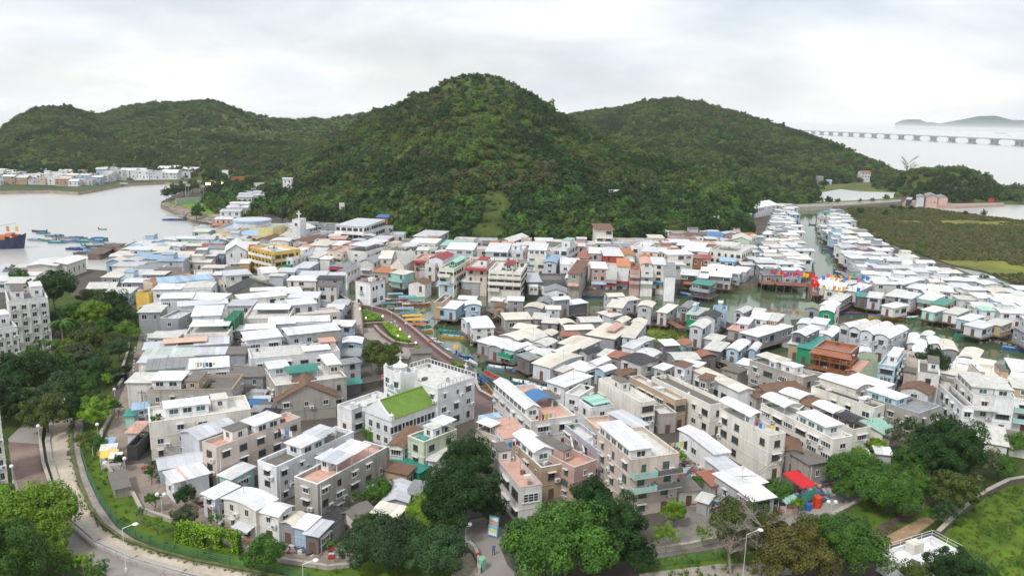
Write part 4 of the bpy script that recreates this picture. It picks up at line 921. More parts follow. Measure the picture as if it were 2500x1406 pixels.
H('b3',(200,1200),(368,1172),(280,1078),3.0,'C','s','S',1,(),'low annex with soot dark slab roof at the foot of the tallest peach house',kind='wide')
H('b3',(350,1268),(440,1290),(500,1245),2.4,'G','s','A',1,(),'tiny weathered metal hut standing in the dusty yard',win=.3)
H('a6',(600,1000),(692,966),(112,762),7.3,'C','f','K',2,[('b',.1,.9,.18,.28,1.5,'C')],'long cream house with black felt roof and a small white roof block',win=.8)
H('a6',(430,818),(535,778),(205,672),8.0,'C','v','W',2,(),'cream house with long white curved roof behind the black roofed one',win=.5)
H('a6',(690,815),(772,772),(450,680),6.4,'A','s','W',2,(),'house with broad white sheet roof next to the green and red tiled roofs',win=.3)
H('a6',(1035,1060),(1205,975),(735,812),7.4,'S','f','G',2,[('r',0,.55,.42,1,2.2,'B','W'),('c',.5,.95,.5,1,.5,'S')],'stained grey house with sky blue painted roof terrace and blue hut',coping='B',win=.7)
H('a6',(1010,655),(1215,682),(1232,562),9.2,'A','f','S',3,[('b',.4,1,.4,1,2.2,'W','S')],'slim three storey off-white tower house with roof hut near the round tree',fm=FRAMEB,win=1.0)
H('a6',(630,577),(790,603),(912,478),7.6,'B','f','A',3,[('b',.25,.95,.3,1,2.1,'W')],'light blue three storey house with cut away white roof terrace',kind='grid')
def timber_house():
 e = H('a6',(45,412),(385,477),(455,402),8.6,'O','f','O',3,(),'brown timber three storey house with galleries and terracotta skirt roof',fm=FRAMEB,band='T',kind='grid',near=True,coping='G',cat='house')
 w,d = NH[-1]['w'],NH[-1]['d']
 m = MB(); z0,z1 = 7.0,8.1; x0,x1,y0 = -w / 2,w / 2,-d / 2
 m.quad((x0 - .9,y0 - 1.4,z0),(x1 + .9,y0 - 1.4,z0),(x1,y0 - .05,z1),(x0,y0 - .05,z1)); link('skirt_roof',m.mesh('skirt',roof_m('O')),e)
 for z in (2.7,5.4):
  ubox('gallery_floor',wall_m('O'),e,x0 - .6,x1 + .6,y0 - 1.3,y0 - .02,z - .1,z + .05)
  for i in range(12): link('baluster',cached('wb',lambda: MB().box(-.05,.05,-.05,.05,0,1).mesh('wb',wall_m('O'))),e,(x0 - .55 + (w + 1.1) * i / 11,y0 - 1.25,z + .05))
  ubox('gallery_rail',wall_m('O'),e,x0 - .6,x1 + .6,y0 - 1.3,y0 - 1.2,z + .95,z + 1.05)
 for i in range(5): ubox('gallery_post',wall_m('O'),e,x0 - .5 + (w + 1) * i / 4 - .07,x0 - .5 + (w + 1) * i / 4 + .07,y0 - 1.28,y0 - 1.14,0,7.1)
timber_house()
H('a6',(370,645),(480,672),(560,572),3.8,'P','g','P',1,(),'low house with salmon tiled roof right of the brown timber house',win=.3)
H('a6',(480,692),(640,722),(655,585),3.8,'G','g','F',1,(),'low house with moss green roof in front of the light blue house',win=.2)
H('a6',(445,545),(590,560),(650,500),3.8,'G','g','F',1,(),'moss green roofed shed behind the salmon tiled roof',win=.2)
for i,(A,B,C,t) in enumerate((((330,222),(400,247),(505,182),'leftmost'),((398,250),(497,275),(642,193),'second'),((503,280),(612,305),(752,210),'third'),((618,312),(745,338),(912,247),'rightmost and largest'))):
 H('a6',A,B,C,7.0,'L','v','A' if i == 1 else 'W',2,(),t + ' of four joined pale grey houses with arched roofs by the right channel',near=True,axis='y',rise=1.0,group='joined arch roofed houses')
H('a6',(490,352),(575,382),(655,342),5.6,'L','f','G',2,(),'small pale grey flat topped house in front of the four arched roofs')
H('a6',(1490,877),(1700,882),(1640,717),8.4,'A','f','A',3,[('r',0,1,.12,.95,2.3,'A','A'),('B',0,1,0,0,5.4,'W')],'big off-white house with panelled pale roof, leftmost of the right hand pair',kind='single')
H('a6',(1702,897),(1880,905),(1850,760),8.4,'W','f','A',3,[('r',0,1,.15,.95,2.3,'W','A')],'big white house with pale panelled roof and wide dark window band',kind='wide',fm=FRAMEB)
H('a6',(1883,905),(2120,925),(2150,790),8.0,'W','f','A',3,[('r',0,1,.3,.95,2.3,'T','A'),('B',0,1,0,0,5.3,'M'),('B',0,1,0,0,2.7,'M')],'white house with green glass balconies at the right edge',kind='wide',fm=FRAMEB)
H('a6',(1300,972),(1400,967),(1427,752),6.6,'W','f','S',2,[('b',.1,.8,.75,1,2.2,'C','S')],'very narrow white house with long weathered brown roof',ww=1.2)
H('a6',(1590,712),(1870,722),(1835,592),6.2,'C','f','C',2,[('b',.72,1,.3,.8,1.9,'T','S'),('b',.0,.25,.3,.9,1.2,'T')],'cream house with divided sandy roof yard behind the panelled white roofs',win=.3)
H('a6',(1890,642),(2090,660),(2080,560),4.8,'Q','s','W',1,(),'teal green walled shed with white roof at the right edge')
H('a6',(1330,612),(1475,645),(1530,572),3.6,'L','s','W',1,(),'pale grey shed with white roof right of the dark round tree')
H('a6',(1370,575),(1530,602),(1562,535),3.6,'L','v','W',1,(),'white arch roofed hut behind the shed right of the round tree')
H('a6',(1430,512),(1590,542),(1622,452),4.2,'G','v','C',1,(),'cream arched hut near the bank right of the round tree')
H('a6',(1212,442),(1345,450),(1390,368),4.0,'G','v','C',1,(),'cream arched roof hut directly behind the dark round tree')
for A,B,C,t in (((900,385),(985,395),(1050,305),'long pale arched hut behind the joined arched houses'),((1040,312),(1120,325),(1175,285),'small white hut with vents near the fallen bamboo'),((970,415),(1075,425),(1110,362),'white flat hut left of the round tree, upper one'),((1090,390),(1200,395),(1262,335),'white hut by the bamboo frames behind the round tree'),((960,475),(1065,485),(1100,430),'white flat hut left of the round tree, lower one'),((450,470),(545,478),(580,420),'white lean-to roof in front of the small flat topped house')):
 H('a6',A,B,C,3.6,'L','v','W',1,(),t)
H('b4',(1240,692),(1480,737),(1425,600),3.4,'A','s','A',1,(),'low shed with patched pale roof and rusty edge by the tree',kind='wide',near=True)
H('b4',(1480,700),(1640,720),(1620,640),3.2,'C','s','S',1,(),'low brown slab roofed lean-to at the right edge beside patched shed',win=.3)
H('b4',(330,800),(410,815),(360,778),2.8,'L','s','W',1,(),'white shed roof glimpsed among the leaves left of the pale green plumes',win=.2)
H('b4',(450,790),(560,800),(540,755),2.8,'L','s','W',1,(),'white ribbed shed roof showing between the right hand trees',win=.2)
def red_canopy():
 a,b,c = (P(*px('b3',q),GZ + 3.0) for q in ((1265,1172),(1390,1140),(1212,1012)))
 d = a + (c - b); cen = (a + c) / 2; e = thing('red_canopy','bright red flat canopy on posts beside the grey slab roofed house','canopy',(cen.x,cen.y,GZ))
 m = MB(); L = [v - Vector((cen.x,cen.y,GZ)) for v in (a,b,c,d)]; U = [v + Vector((0,0,.1)) for v in L]
 m.quad(*U); m.quad(*L[::-1])
 for i in range(4): m.quad(L[i],L[(i + 1) % 4],U[(i + 1) % 4],U[i])
 link('canopy_sheet',m.mesh('sheet',mat('red_sheet',(.62,.01,.015),.5,.05,1)),e)
 for v in L: link('post',MB().bar((v.x * .95,v.y * .95,0),(v.x * .95,v.y * .95,3.0),.06).mesh('p',METAL),e)
 m = MB(); m.quad(L[0] * .96 - Vector((0,0,2.1)),L[1] * .96 - Vector((0,0,2.1)),L[1] * .96 - Vector((0,0,.5)),L[0] * .96 - Vector((0,0,.5))); link('screen',m.mesh('screen',roof_m('Q')),e)
red_canopy()
def roof_building():
 e = H('b8',(700,1340),(1275,1152),(985,975),3.2,'W','f','W',1,(),'flat white roof with handrail and cream water tanks in the bottom right corner',near=True,win=.5,name='pump_house',cat='building')
 w,d = NH[-1]['w'],NH[-1]['d']
 for x0,x1 in ((-.05,.03),(.04,.13)): ubox('water_tank',wall_m('C'),e,w * x0,w * x1,d * .12,d * .12 + 1.3,2.4,4.1)
 rr = MB()
 for (ax,ay),(bx,by) in (((-w / 2,d / 2),(w / 2,d / 2)),((w / 2,d / 2),(w / 2,-d / 2)),((-w / 2,-d / 2),(-w / 2,d / 2))):
  for z in (.5,1.0): link('handrail',MB().bar((ax,ay,z),(bx,by,z),.035).mesh('hr',PLASTIC),e,(0,0,3.2))
  L = math.hypot(bx - ax,by - ay); n = int(L / 2)
  for i in range(n + 1): link('rail_post',cached('rp',lambda: MB().bar((0,0,0),(0,0,1),.035).mesh('rp',PLASTIC)),e,(ax + (bx - ax) * i / n,ay + (by - ay) * i / n,3.2))
roof_building()
# left edge: tall housing blocks and the old fort
def block(reg,A,B,C,h,cols,rows,lab):
 e = H(reg,A,B,C,h,'A','f','G',rows,[('b',.1,.45,.3,.8,2.5,'A','S'),('b',.6,.95,.4,.9,3,'A')],lab,win=0,near=True,cat='apartment block',name='apartment_block')
 w,d = NH[-1]['w'],NH[-1]['d']; fh = (h - 1.2) / rows
 for r in range(rows):
  for c in range(cols):
   x = -w / 2 + w * (c + .5) / cols; add_window(e,x,-d / 2,r * fh + fh * .3,w / cols * .5,fh * .6,0,'single',True)
   if (r + c) % 2: link('air_conditioner',ac_mesh(),e,(x + .2,-d / 2 - .05,r * fh + fh * .22))
  for c in range(max(1,int(d / 3.5))):
   y = -d / 2 + d * (c + .5) / max(1,int(d / 3.5)); add_window(e,w / 2,y,r * fh + fh * .3,1.3,fh * .55,1,'single',True)
 for c in range(cols + 1): ubox('pilaster',wall_m('A'),e,-w / 2 + (w - .3) * c / cols,-w / 2 + (w - .3) * c / cols + .3,-d / 2 - .22,-d / 2 + .02,0,h - 1)
block('a1',(78,222),(372,120),(330,40),15.5,4,6,'tall white housing block at the left edge, the taller one behind the trees')
block('a1',(-230,440),(112,388),(80,300),12.5,6,5,'lower white housing block at the left edge in front of the taller one')
block('a7',(-420,90),(2,20),(-30,-80),14,5,5,'sliver of white apartment block cut by the lower left edge')
def fort():
 H('c4',(318,500),(562,510),(600,450),6.0,'C','g','W',1,(),'left wing of the cream fort by the bay, with slit windows',win=1.3,kind='slit',cat='fort',name='fort',over=.7,rise=.9)
 H('c4',(566,510),(757,447),(705,405),6.0,'C','g','W',1,(),'right wing of the cream fort by the bay, with tall slit windows',win=1.3,kind='slit',cat='fort',name='fort',over=.7,rise=.9)
fort()
H('c4',(255,590),(390,560),(345,540),3.4,'C','g','P',1,(),'small cream gatehouse with pinkish roof below the fort',win=.4)
# ---------------------------------------------------------------- the two terraces either side of the market lane (a2)
def row(A,B,C,h,wall,roof,rc,lab,ex=(),**k): return H('a2',A,B,C,h,wall,roof,rc,k.pop('fl',2),ex,lab,**k)
row((235,1150),(1003,1142),(930,1012),7.6,'S','f','S','stained concrete row house with white roofed room and green windows on its left',[('r',0,.37,.2,.8,2.2,'W'),('b',.42,.6,.1,.8,2.2,'T','S'),('P',.6,.7,.1,.3)],near=True,coping='T')
row((135,1010),(890,950),(880,852),7.2,'W','s','W','row house under one very wide white roof with air units along its front',near=True,win=1,kind='wide')
row((105,865),(870,838),(862,775),6.2,'L','s','H','row house with pale mint plastic sheet roof left of the market lane',near=False,win=1,kind='wide')
row((110,800),(892,748),(880,700),5.6,'L','s','L','lilac-grey flat row house just behind the mint roof',[('c',.22,.74,.2,.9,.8,'E')],win=1,kind='wide')
row((155,695),(490,655),(490,612),3.6,'B','g','L','low blue-grey sheds with ribbed roofs beside the left footpath',win=.9)
row((500,650),(900,640),(905,560),7.4,'C','f','A','cream row house with rust red strip below a white canopy by the lane',[('c',.05,.98,.35,1,2.0,'W'),('c',.3,.78,-.1,.2,-.4,'O')],win=.7)
row((545,490),(800,478),(838,398),8.6,'W','s','W','stack of white sheet roofs on the third house back left of the lane',win=1,kind='wide')
row((285,500),(440,512),(560,432),6.6,'G','f','L','plain grey gable end house on the left of the terrace',win=.9)
row((430,400),(870,372),(860,340),7.4,'W','s','L','white row house with a strip of black roof windows left of the lane',win=1.0,fm=FRAMEB)
row((285,330),(560,322),(552,288),8.2,'W','s','W','row house with white canopy roof over a glazed terrace, left of the lane',kind='wide')
row((565,335),(858,345),(850,292),7.8,'L','s','W','row house with plain white roof touching the market lane, fifth from the back')
row((225,255),(750,248),(745,196),8.2,'W','s','W','longest white roofed row house behind the bright yellow wall',win=.9)
row((245,210),(742,168),(730,122),8.0,'W','s','B','row house with pale blue roof strips near the back of the left terrace',win=.9)
row((150,190),(560,128),(550,95),8.0,'E','f','J','hindmost row house with orange peach terrace walls',win=.3,coping='J')
row((560,120),(730,110),(740,60),7.0,'E','f','A','peach walled house at the back end of the market lane',win=1,kind='wide')
row((105,272),(190,290),(270,225),7.0,'Y','f','G','bright yellow walled house at the left end of the terrace',win=.1)
row((105,410),(170,425),(245,380),3.4,'W','g','W','tiny white gabled house by the garden below the yellow wall')
row((1240,1122),(1885,1040),(1870,880),8.0,'S','f','A','concrete house with teal arched canopy and big terrace above the old gabled hall',[('c',.22,.68,.35,.8,1.6,'Q','v'),('r',0,.3,.6,1,2.2,'L'),('r',.8,1,.35,.95,2.6,'E')],near=True)
row((1060,872),(1868,800),(1850,712),7.6,'W','f','A','white row house with walled cream terraces right of the lane',[('c',.58,.9,.0,.45,1.4,'W'),('b',.8,1,.5,1,2,'E','P')],near=True)
row((1035,705),(1350,672),(1320,612),8.4,'W','s','W','row house with steep white roof edged by a rusty strip right of the lane',win=1.2,kind='wide')
row((1400,662),(1862,612),(1850,560),8.0,'L','s','W','long grey glazed row house with white roof nearest the riverside garden',win=1.2)
row((1045,608),(1300,595),(1290,562),8.0,'L','s','W','short white roof facing the lane in the middle of the right terrace')
row((1240,570),(1800,548),(1790,500),8.0,'L','s','W','long white corrugated roof across the middle of the right terrace',win=1,kind='wide')
row((1050,500),(1455,510),(1442,405),6.8,'C','f','A','cream terraced house with clutter on its left half, right of the lane',[('c',.12,.95,.5,1,1.6,'W')])
row((1460,480),(1872,450),(1865,400),5.8,'E','f','A','low beige walled terrace house beside the curving quay')
row((1425,392),(1655,372),(1645,330),7.6,'L','s','W','white roofed house with dark ribbon windows near the net storage quay',win=1.3,fm=FRAMEB)
row((965,345),(1380,300),(1370,262),7.0,'C','s','W','cream house with white split level roof just behind the lane bend')
row((1385,285),(1535,272),(1522,232),7.2,'C','s','W','small cream house with white roof beside the dark flat shed')
row((1090,262),(1400,250),(1385,232),7.4,'A','s','W','narrow white roof in front of the black gabled barn')
row((1535,312),(1652,342),(1655,245),5.0,'D','f','F','dark open sided flat shed beside the net storage quay',win=0)
row((895,285),(1308,240),(1292,200),6.2,'S','g','K','black roofed grey timber barn with wide gable at the lane bend',win=0,axis='y',rise=3.4)
row((880,215),(1185,165),(1160,105),6.2,'C','f','F','cream flat topped house behind the black gabled barn')
row((845,125),(1070,108),(1052,72),9.0,'A','s','L','three storey house with pale blue roof behind the black barn',win=.9,fl=3,kind='wide')
row((1185,100),(1312,92),(1300,48),8.0,'W','s','W','white cube house at the creek end behind the black barn',win=.2)
row((1910,575),(1990,580),(2012,550),5.2,'B','s','W','small sky blue house on the lawn beside the gangway')
row((1900,735),(2075,735),(2092,685),4.2,'B','v','W','blue walled house with rounded white roof in the riverside garden')
row((1890,930),(2040,905),(2062,868),4.8,'L','s','G','grey shed with boarded ochre windows below the riverside tree')
row((1895,1118),(2052,1095),(2052,1045),2.6,'D','v','Q','low dark green net covered greenhouse by the stone wall',win=0,cat='greenhouse')
row((30,1330),(165,1320),(150,1280),4.0,'B','s','B','small blue house with grey-blue roof on the left footpath',near=True)
def old_hall():
 e = row((1320,1262),(1855,1215),(1815,1115),5.0,'S','g','T','old grey hall with brown tiled gable roof and carved diamond vents',near=True,axis='y',rise=3.6,win=.7)
old_hall()
H('a7',(1110,190),(1190,200),(1215,120),3.6,'A','s','P',1,(),'ramshackle shed with flowered balcony beside the cream house',win=.6)
H('a7',(1130,300),(1205,310),(1210,190),3.2,'K','f','K',1,(),'small black tarred shed with a square skylight beside the footpath',win=0)
H('a7',(1075,45),(1145,48),(1140,15),3.0,'M','s','Q',1,(),'tiny hut with turquoise roof on the left footpath',win=1,kind='wide')
# ---------------------------------------------------------------- centre: the white riverside tower
def river_tower():
 e = H('a3',(330,92),(460,113),(585,77),9.0,'W','f','S',3,(),'isolated white three storey house with red roof rim standing in the creek',near=True,win=0,coping='R',cat='house',base=1.2)
 q = NH[-1]; w,d = q['w'],q['d']
 for x,z,ww_,hh in ((-.1,5.3,.9,2.0),(-.3,1.5,.8,1.2)): add_window(e,x * w,-d / 2,z,ww_,hh,0,'single',True,FRAMEB)
 for y,z,ww_,hh,k in ((-.3,6.1,.8,1.1,'single'),(-.08,6.2,.8,1.1,'single'),(.3,6.4,.8,1.1,'single'),(-.22,1.9,2.0,1.3,'wide'),(.25,2.0,1.2,1.3,'single')): add_window(e,w / 2,y * d,z,ww_,hh,1,k,True,FRAMEB)
 ubox('balcony_slab',FRAME,e,-.1 * w - .8,-.1 * w + .8,-d / 2 - .8,-d / 2 + .01,5.0,5.1)
 for i in range(7): link('baluster',cached('rp',lambda: MB().bar((0,0,0),(0,0,1),.035).mesh('rp',PLASTIC)),e,(-.1 * w - .75 + i * .25,-d / 2 - .75,5.1),None,(1,1,.9))
 link('handrail',MB().box(-.8,.8,-.04,.04,0,.06).mesh('hr',PLASTIC),e,(-.1 * w,-d / 2 - .75,6.0))
 link('water_tank',MB().box(-.8,.8,-.7,.7,0,1.3).mesh('tk',wall_m('W')),e,(0,.1 * d,8.3))
 ubox('footing',SEAWALL,e,-w / 2 - .3,w / 2 + .3,-d / 2 - .3,d / 2 + .3,-2,.5)
river_tower()
# ---------------------------------------------------------------- north bank (c5, c6, c7)
def N(reg,A,B,C,h,wall,roof,rc,fl,lab,ex=(),**k):
 s = .84; ex = [x[:5] + ((x[5] * s,) + tuple(x[6:]) if len(x) > 5 and x[0] in 'Ba' else tuple(x[5:])) for x in ex]
 return H(reg,A,B,C,h * s,wall,roof,rc,fl,ex,lab,**k)
def school():
 N('c5',(150,208),(262,250),(470,165),6.5,'E','f','B',2,'pinkish windowless end block of the school by the bay',win=.3)
 e = N('c5',(255,275),(690,312),(735,245),6.6,'Z','f','B',2,'long pale yellow school building with row of dark windows and blue roof rim',coping='B',win=1.5)
 N('c5',(565,212),(682,225),(708,186),10,'Z','f','B',3,'pale yellow cube on the school roof with bright blue rim',coping='B',win=.2)
 p = P(*px('c5',(452,165)),9); t = thing('stair_drum','round pale blue rimmed drum on top of the school','tower',(p.x,p.y,GZ))
 def ringm(r,z0,z1,n=18):
  m = MB()
  for z in (z0,z1): m.v += [(r * math.cos(2 * math.pi * k / n),r * math.sin(2 * math.pi * k / n),z) for k in range(n)]
  for k in range(n): m.f.append((k,(k + 1) % n,n + (k + 1) % n,n + k)); m.mi.append(0)
  m.f.append(tuple(range(n,2 * n))); m.mi.append(0); return m
 link('drum',ringm(8.2,0,7.6).mesh('drum',wall_m('A')),t); link('rim',ringm(8.5,7.4,8.3).mesh('rim',roof_m('B')),t); link('drum_top',ringm(8.0,8.0,8.35).mesh('top',roof_m('L')),t)
school()
e = N('c5',(858,142),(925,148),(938,128),14.5,'W','f','W',4,'slender white church tower with a tall cross above the north bank',cat='tower',name='church_tower',win=.3)
link('cross',MB().box(-.25,.25,-.2,.2,0,3.4).box(-1.0,1.0,-.2,.2,2,2.4).mesh('cross2',FRAME),e,(0,0,12.1))
N('c5',(765,245),(905,262),(1010,215),6.4,'A','g','A',2,'white hall with grey windows at the foot of the slender church tower')
N('c5',(940,300),(1082,318),(1185,250),6.0,'L','f','G',2,'lilac-grey flat block with black windows right of the slender church tower',fm=FRAMEB,win=1.3,kind='wide')
N('c5',(690,300),(800,355),(870,290),5.0,'E','g','C',1,'house with cream tiled gable below the slender church tower',win=.3)
N('c5',(500,350),(690,372),(735,330),4.6,'S','g','T',1,'old brown tiled low house in front of the yellow school',win=.4)
N('c5',(880,355),(1000,375),(1100,320),5.0,'E','g','T',1,'house with cream and dark brown tiled roof right below the lilac block')
e = N('c5',(1280,196),(1538,215),(1685,150),11,'W','s','L',3,'large white restaurant building with pale grey roof and yellow festival arch',[('B',0,1,0,0,7,'W'),('B',0,1,0,0,3.6,'K'),('a',0,1,0,0,7.9,'W'),('a',0,1,0,0,3.2,'R')],fm=FRAMEB,kind='wide',win=1.3,cat='building',name='restaurant')
for i in range(6): link('festival_flag',MB().quad((0,-1.5,0),(2.2,-1.7,.6),(2.6,-1.8,4.2),(1.2,-1.6,2.2)).quad((1.2,-1.62,2.2),(2.6,-1.82,4.2),(2.2,-1.72,.6),(0,-1.52,0)).mesh('ff',mat('flag_yellow',(.75,.5,.05),.7)),e,(-8 + 2.6 * i,-6,1 + .5 * (i % 2)))
N('c5',(1680,185),(1790,205),(1820,165),7.5,'L','f','R',2,'dark red rimmed pale building beside the large white restaurant',coping='R')
N('c5',(1650,120),(1760,125),(1765,102),10.5,'O','s','U',2,'hut with bright blue roof behind the large white restaurant',win=.6)
def school2():
 e = N('c5',(495,412),(722,462),(850,405),10.2,'Y','f','W',3,'bright orange-yellow four deck building with white balcony bands',[('b',.45,.62,.2,.5,1.4,'A'),('B',0,1,0,0,7.2,'W'),('B',0,1,0,0,4.2,'W'),('B',0,1,0,0,1.4,'W')],band='W',fm=FRAMEB,coping='W',kind='wide',win=1.3)
 w,d = NH[-1]['w'],NH[-1]['d']
 for i in range(8): ubox('pillar',wall_m('Y'),e,-w / 2 + w * i / 7 - .2,-w / 2 + w * i / 7 + .2,-d / 2 - 1.2,-d / 2 - .8,-1,8.6)
school2()
N('c5',(212,448),(412,445),(395,385),7.6,'W','g','W',2,'white hall with white pyramid like roof and tall narrow windows',kind='slit',win=1.5,rise=2.6,over=.5)
N('c5',(405,412),(470,420),(475,395),6,'R','s','R',2,'slim dark red balconied house left of the yellow building',win=.5)
N('c5',(725,492),(862,507),(990,440),7.4,'W','f','W',2,'white two storey house with green balcony just right of the yellow building',[('B',0,1,0,0,3.4,'Q'),('b',.3,.9,.6,.95,1.8,'W')])
N('c5',(880,600),(1005,610),(1060,560),4.2,'B','s','L',1,'pale blue tin house on the creek edge below the white two storey house',stilts=1.2)
N('c5',(525,612),(660,622),(670,598),6.6,'W','f','W',2,'plain white flat roofed cube at the left end of the creek',win=.1)
N('c5',(345,560),(435,562),(430,530),4.4,'Y','s','W',1,'orange posted pavilion with white roof left of the yellow building',win=.2)
N('c5',(1225,440),(1350,455),(1385,400),8,'E','f','P',3,'tan pink three storey house with shaded balconies above the creek',[('B',0,1,0,0,5.2,'E'),('B',0,1,0,0,2.6,'E')],fm=FRAMEB)
N('c5',(1120,515),(1200,525),(1225,500),5.4,'A','s','W',2,'white roofed box room beside the tan pink balconied house',win=.4)
N('c5',(1395,430),(1570,455),(1715,385),8.2,'A','f','G',3,'off-white house with two big white roof canopies above the pink awning',[('c',0,.9,.1,.55,2.3,'W'),('c',.1,1,.6,1,2.4,'W')],win=.6)
N('c5',(1215,585),(1340,600),(1420,560),3.0,'K','s','G',1,'low dark waterside shed under the shocking pink awning',[('a',0,1,0,0,2.8,'R')],stilts=1.3,win=0)
N('c5',(1285,640),(1380,650),(1450,590),4.6,'W','g','G',2,'small white waterside house with green door, right of the pink awning')
N('c5',(1515,545),(1640,560),(1690,500),5.6,'A','g','G',2,'white grey house with steep grey roof in the middle of the north bank')
N('c5',(1665,505),(1770,525),(1800,455),6.4,'C','s','C',2,'cream house with cream tin roof left of the great blank white gable')
N('c5',(1800,560),(1870,600),(2000,520),6.2,'C','g','A',2,'house with great blank cream gable wall on the north bank',win=.1,axis='y',rise=3)
N('c5',(2010,512),(2145,520),(2190,470),8.2,'P','f','P',3,'light pink house with dark red tile skirt and brown windows',[('a',0,.8,0,0,7.4,'R')],coping='E',fm=FRAMEB)
N('c5',(2150,560),(2240,570),(2250,500),7.2,'A','f','S',2,'plain off-white narrow house between light pink and white green ones')
N('c5',(2180,515),(2300,530),(2330,475),8.6,'W','g','R',3,'white house with dark maroon tiled gable roof on the north bank',win=.4)
N('c5',(2285,600),(2420,615),(2480,520),9,'C','f','A',3,'cream house with green barrel skylight and rounded balconies on the creek',[('R',.3,.8,.3,.9,1.6,'Q','M'),('B',0,.8,0,0,5.8,'C'),('B',0,.8,0,0,2.9,'B')],kind='wide',fm=FRAMEB)
N('c5',(2265,740),(2370,750),(2400,700),3.4,'B','s','L',1,'pale blue tin annex on the water below the green skylight house')
N('c5',(1790,652),(1920,672),(1975,645),5.4,'M','s','C',2,'pale green stilt house with cream roof right behind the white riverside tower',[('B',0,1,0,0,2.6,'M')],stilts=1.2)
N('c5',(1970,745),(2110,765),(2135,730),3.2,'A','g','T',1,'small cottage with brown tiled roof low on the creek edge')
N('c5',(1625,640),(1760,655),(1820,610),4.4,'S','s','J',1,'ramshackle shed with rusty orange sheet roof behind the riverside tower')
N('c5',(2065,612),(2150,622),(2155,605),4.0,'L','s','W',1,'small pale hut with white roof below the light pink house')
N('c6',(300,510),(500,520),(575,455),9,'E','f','A',3,'pinkish grey house with maroon tiled roof rim and arched windows',[('b',.4,.9,.3,.8,2.4,'A','R'),('a',0,1,0,0,8.6,'R')],fm=FRAMEB,coping='R',win=1.4)
N('c6',(245,655),(420,660),(480,625),3.0,'G','s','W',1,'low shed with white lean-to roof below the maroon rimmed house',win=.3)
N('c6',(518,545),(830,560),(888,480),10,'C','f','A',4,'widest cream four deck house on the creek with balconies and red roof tent',[('B',0,1,0,0,7.2,'C'),('B',0,1,0,0,4.8,'C'),('B',0,.35,0,0,2.4,'C'),('R',.4,.7,.3,.8,1.6,'A','R'),('P',.05,.9,0,.3),('P',.05,.9,.7,.9)],kind='wide',fm=FRAMEB,win=1.4)
N('c6',(855,660),(1225,660),(1228,598),4.2,'D','s','W',1,'long low waterside hall under one wide white sheet roof',kind='wide',win=1.4,rise=.8)
N('c6',(875,395),(1050,400),(1105,330),9.4,'C','f','A',3,'cream house with white roof room and green windows behind the waterside hall',[('r',0,1,.1,.95,2.2,'W')],glass='g',kind='wide')
N('c6',(1042,475),(1160,480),(1195,410),7.5,'L','v','B',3,'narrow pale house with blue rounded roof behind the waterside hall',axis='y')
N('c6',(1145,330),(1270,340),(1365,285),10.5,'W','f','A',3,'white villa with tall arched loggia and yellow railed roof terrace',[('b',.3,1,.3,.8,3,'W','M')],kind='grid')
N('c6',(1195,485),(1385,490),(1390,430),7.0,'W','f','W',2,'white two storey house with open balcony in front of the white villa',[('B',0,1,0,0,3.4,'W')])
N('c6',(1265,620),(1330,625),(1330,590),4.6,'L','s','W',2,'little white stair hut left of the rusty pink waterside building')
N('c6',(1310,580),(1415,590),(1440,500),8.2,'S','s','T',3,'brown slope roofed house with rusty pink shutter on the creek',[('a',0,1,0,0,4.6,'P')],win=.3,rise=1.6)
N('c6',(1492,530),(1635,532),(1640,480),8.2,'P','s','W',3,'salmon red house with white roof and blue shop awning',[('a',0,1,0,0,2.9,'B')])
N('c6',(1640,550),(1745,555),(1750,480),7.6,'A','f','A',3,'off-white balconied house right of the salmon red one',[('B',0,1,0,0,3.2,'G'),('a',0,1,0,0,2.6,'R')],fm=FRAMEB,kind='wide')
N('c6',(1750,510),(1860,515),(1850,465),8.6,'W','s','J',3,'white arched front house with orange corrugated roof',[('a',0,1,0,0,2.7,'R')],fm=FRAMEB,rise=1.0)
N('c6',(1865,540),(1965,545),(1970,480),8.2,'P','f','O',3,'salmon house with dark green balcony openings',[('B',0,1,0,0,5.4,'P'),('B',0,1,0,0,2.8,'P')],glass='g',kind='wide',coping='J')
N('c6',(1975,530),(2090,535),(2065,455),8.8,'A','f','P',3,'off-white house with open lattice balcony and curved salmon roof',[('B',0,1,0,0,5.8,'W'),('B',0,1,0,0,3.0,'W'),('R',0,1,.2,1,1.6,'A','P')],fm=FRAMEB)
N('c6',(2085,490),(2205,495),(2180,435),9.8,'C','s','W',4,'tall sandy house with white roof and blue canopy over its shop',[('a',0,1,0,0,2.8,'U')],fm=FRAMEB)
N('c6',(2200,600),(2300,605),(2285,530),7.6,'W','s','G',2,'narrow white house with steep slate grey front roof',rise=2.0)
N('c6',(2190,400),(2430,395),(2420,360),9.6,'C','s','W',3,'large cream house with white roof and blue ribbon of roof windows',kind='wide')
N('c6',(2000,365),(2190,385),(2200,345),9.0,'C','s','W',3,'white roofed cream house behind the sandy tall one')
N('c6',(1905,300),(2010,340),(2080,300),9.4,'W','f','A',3,'white walled terrace house left end of the upper right row')
N('c6',(1530,160),(1685,162),(1680,112),13,'C','s','T',4,'slim four storey tower house alone against the dark hillside trees',[('B',0,1,0,0,9.0,'C'),('B',0,1,0,0,6.0,'C')],fm=FRAMEB,kind='wide',over=.8)
N('c6',(1540,290),(1675,295),(1670,262),7.0,'H' if 'H' in WALLC else 'N','s','W',2,'pale green hut with white roof at the foot of the slim tower house')
N('c6',(1605,410),(1785,412),(1775,345),8.6,'R','s','W',3,'brick red house with white roof and air units in the upper row',fm=FRAMEB)
N('c6',(1480,385),(1600,390),(1595,340),7.4,'L','s','W',2,'pale grey house with folded white roof left of the brick red house')
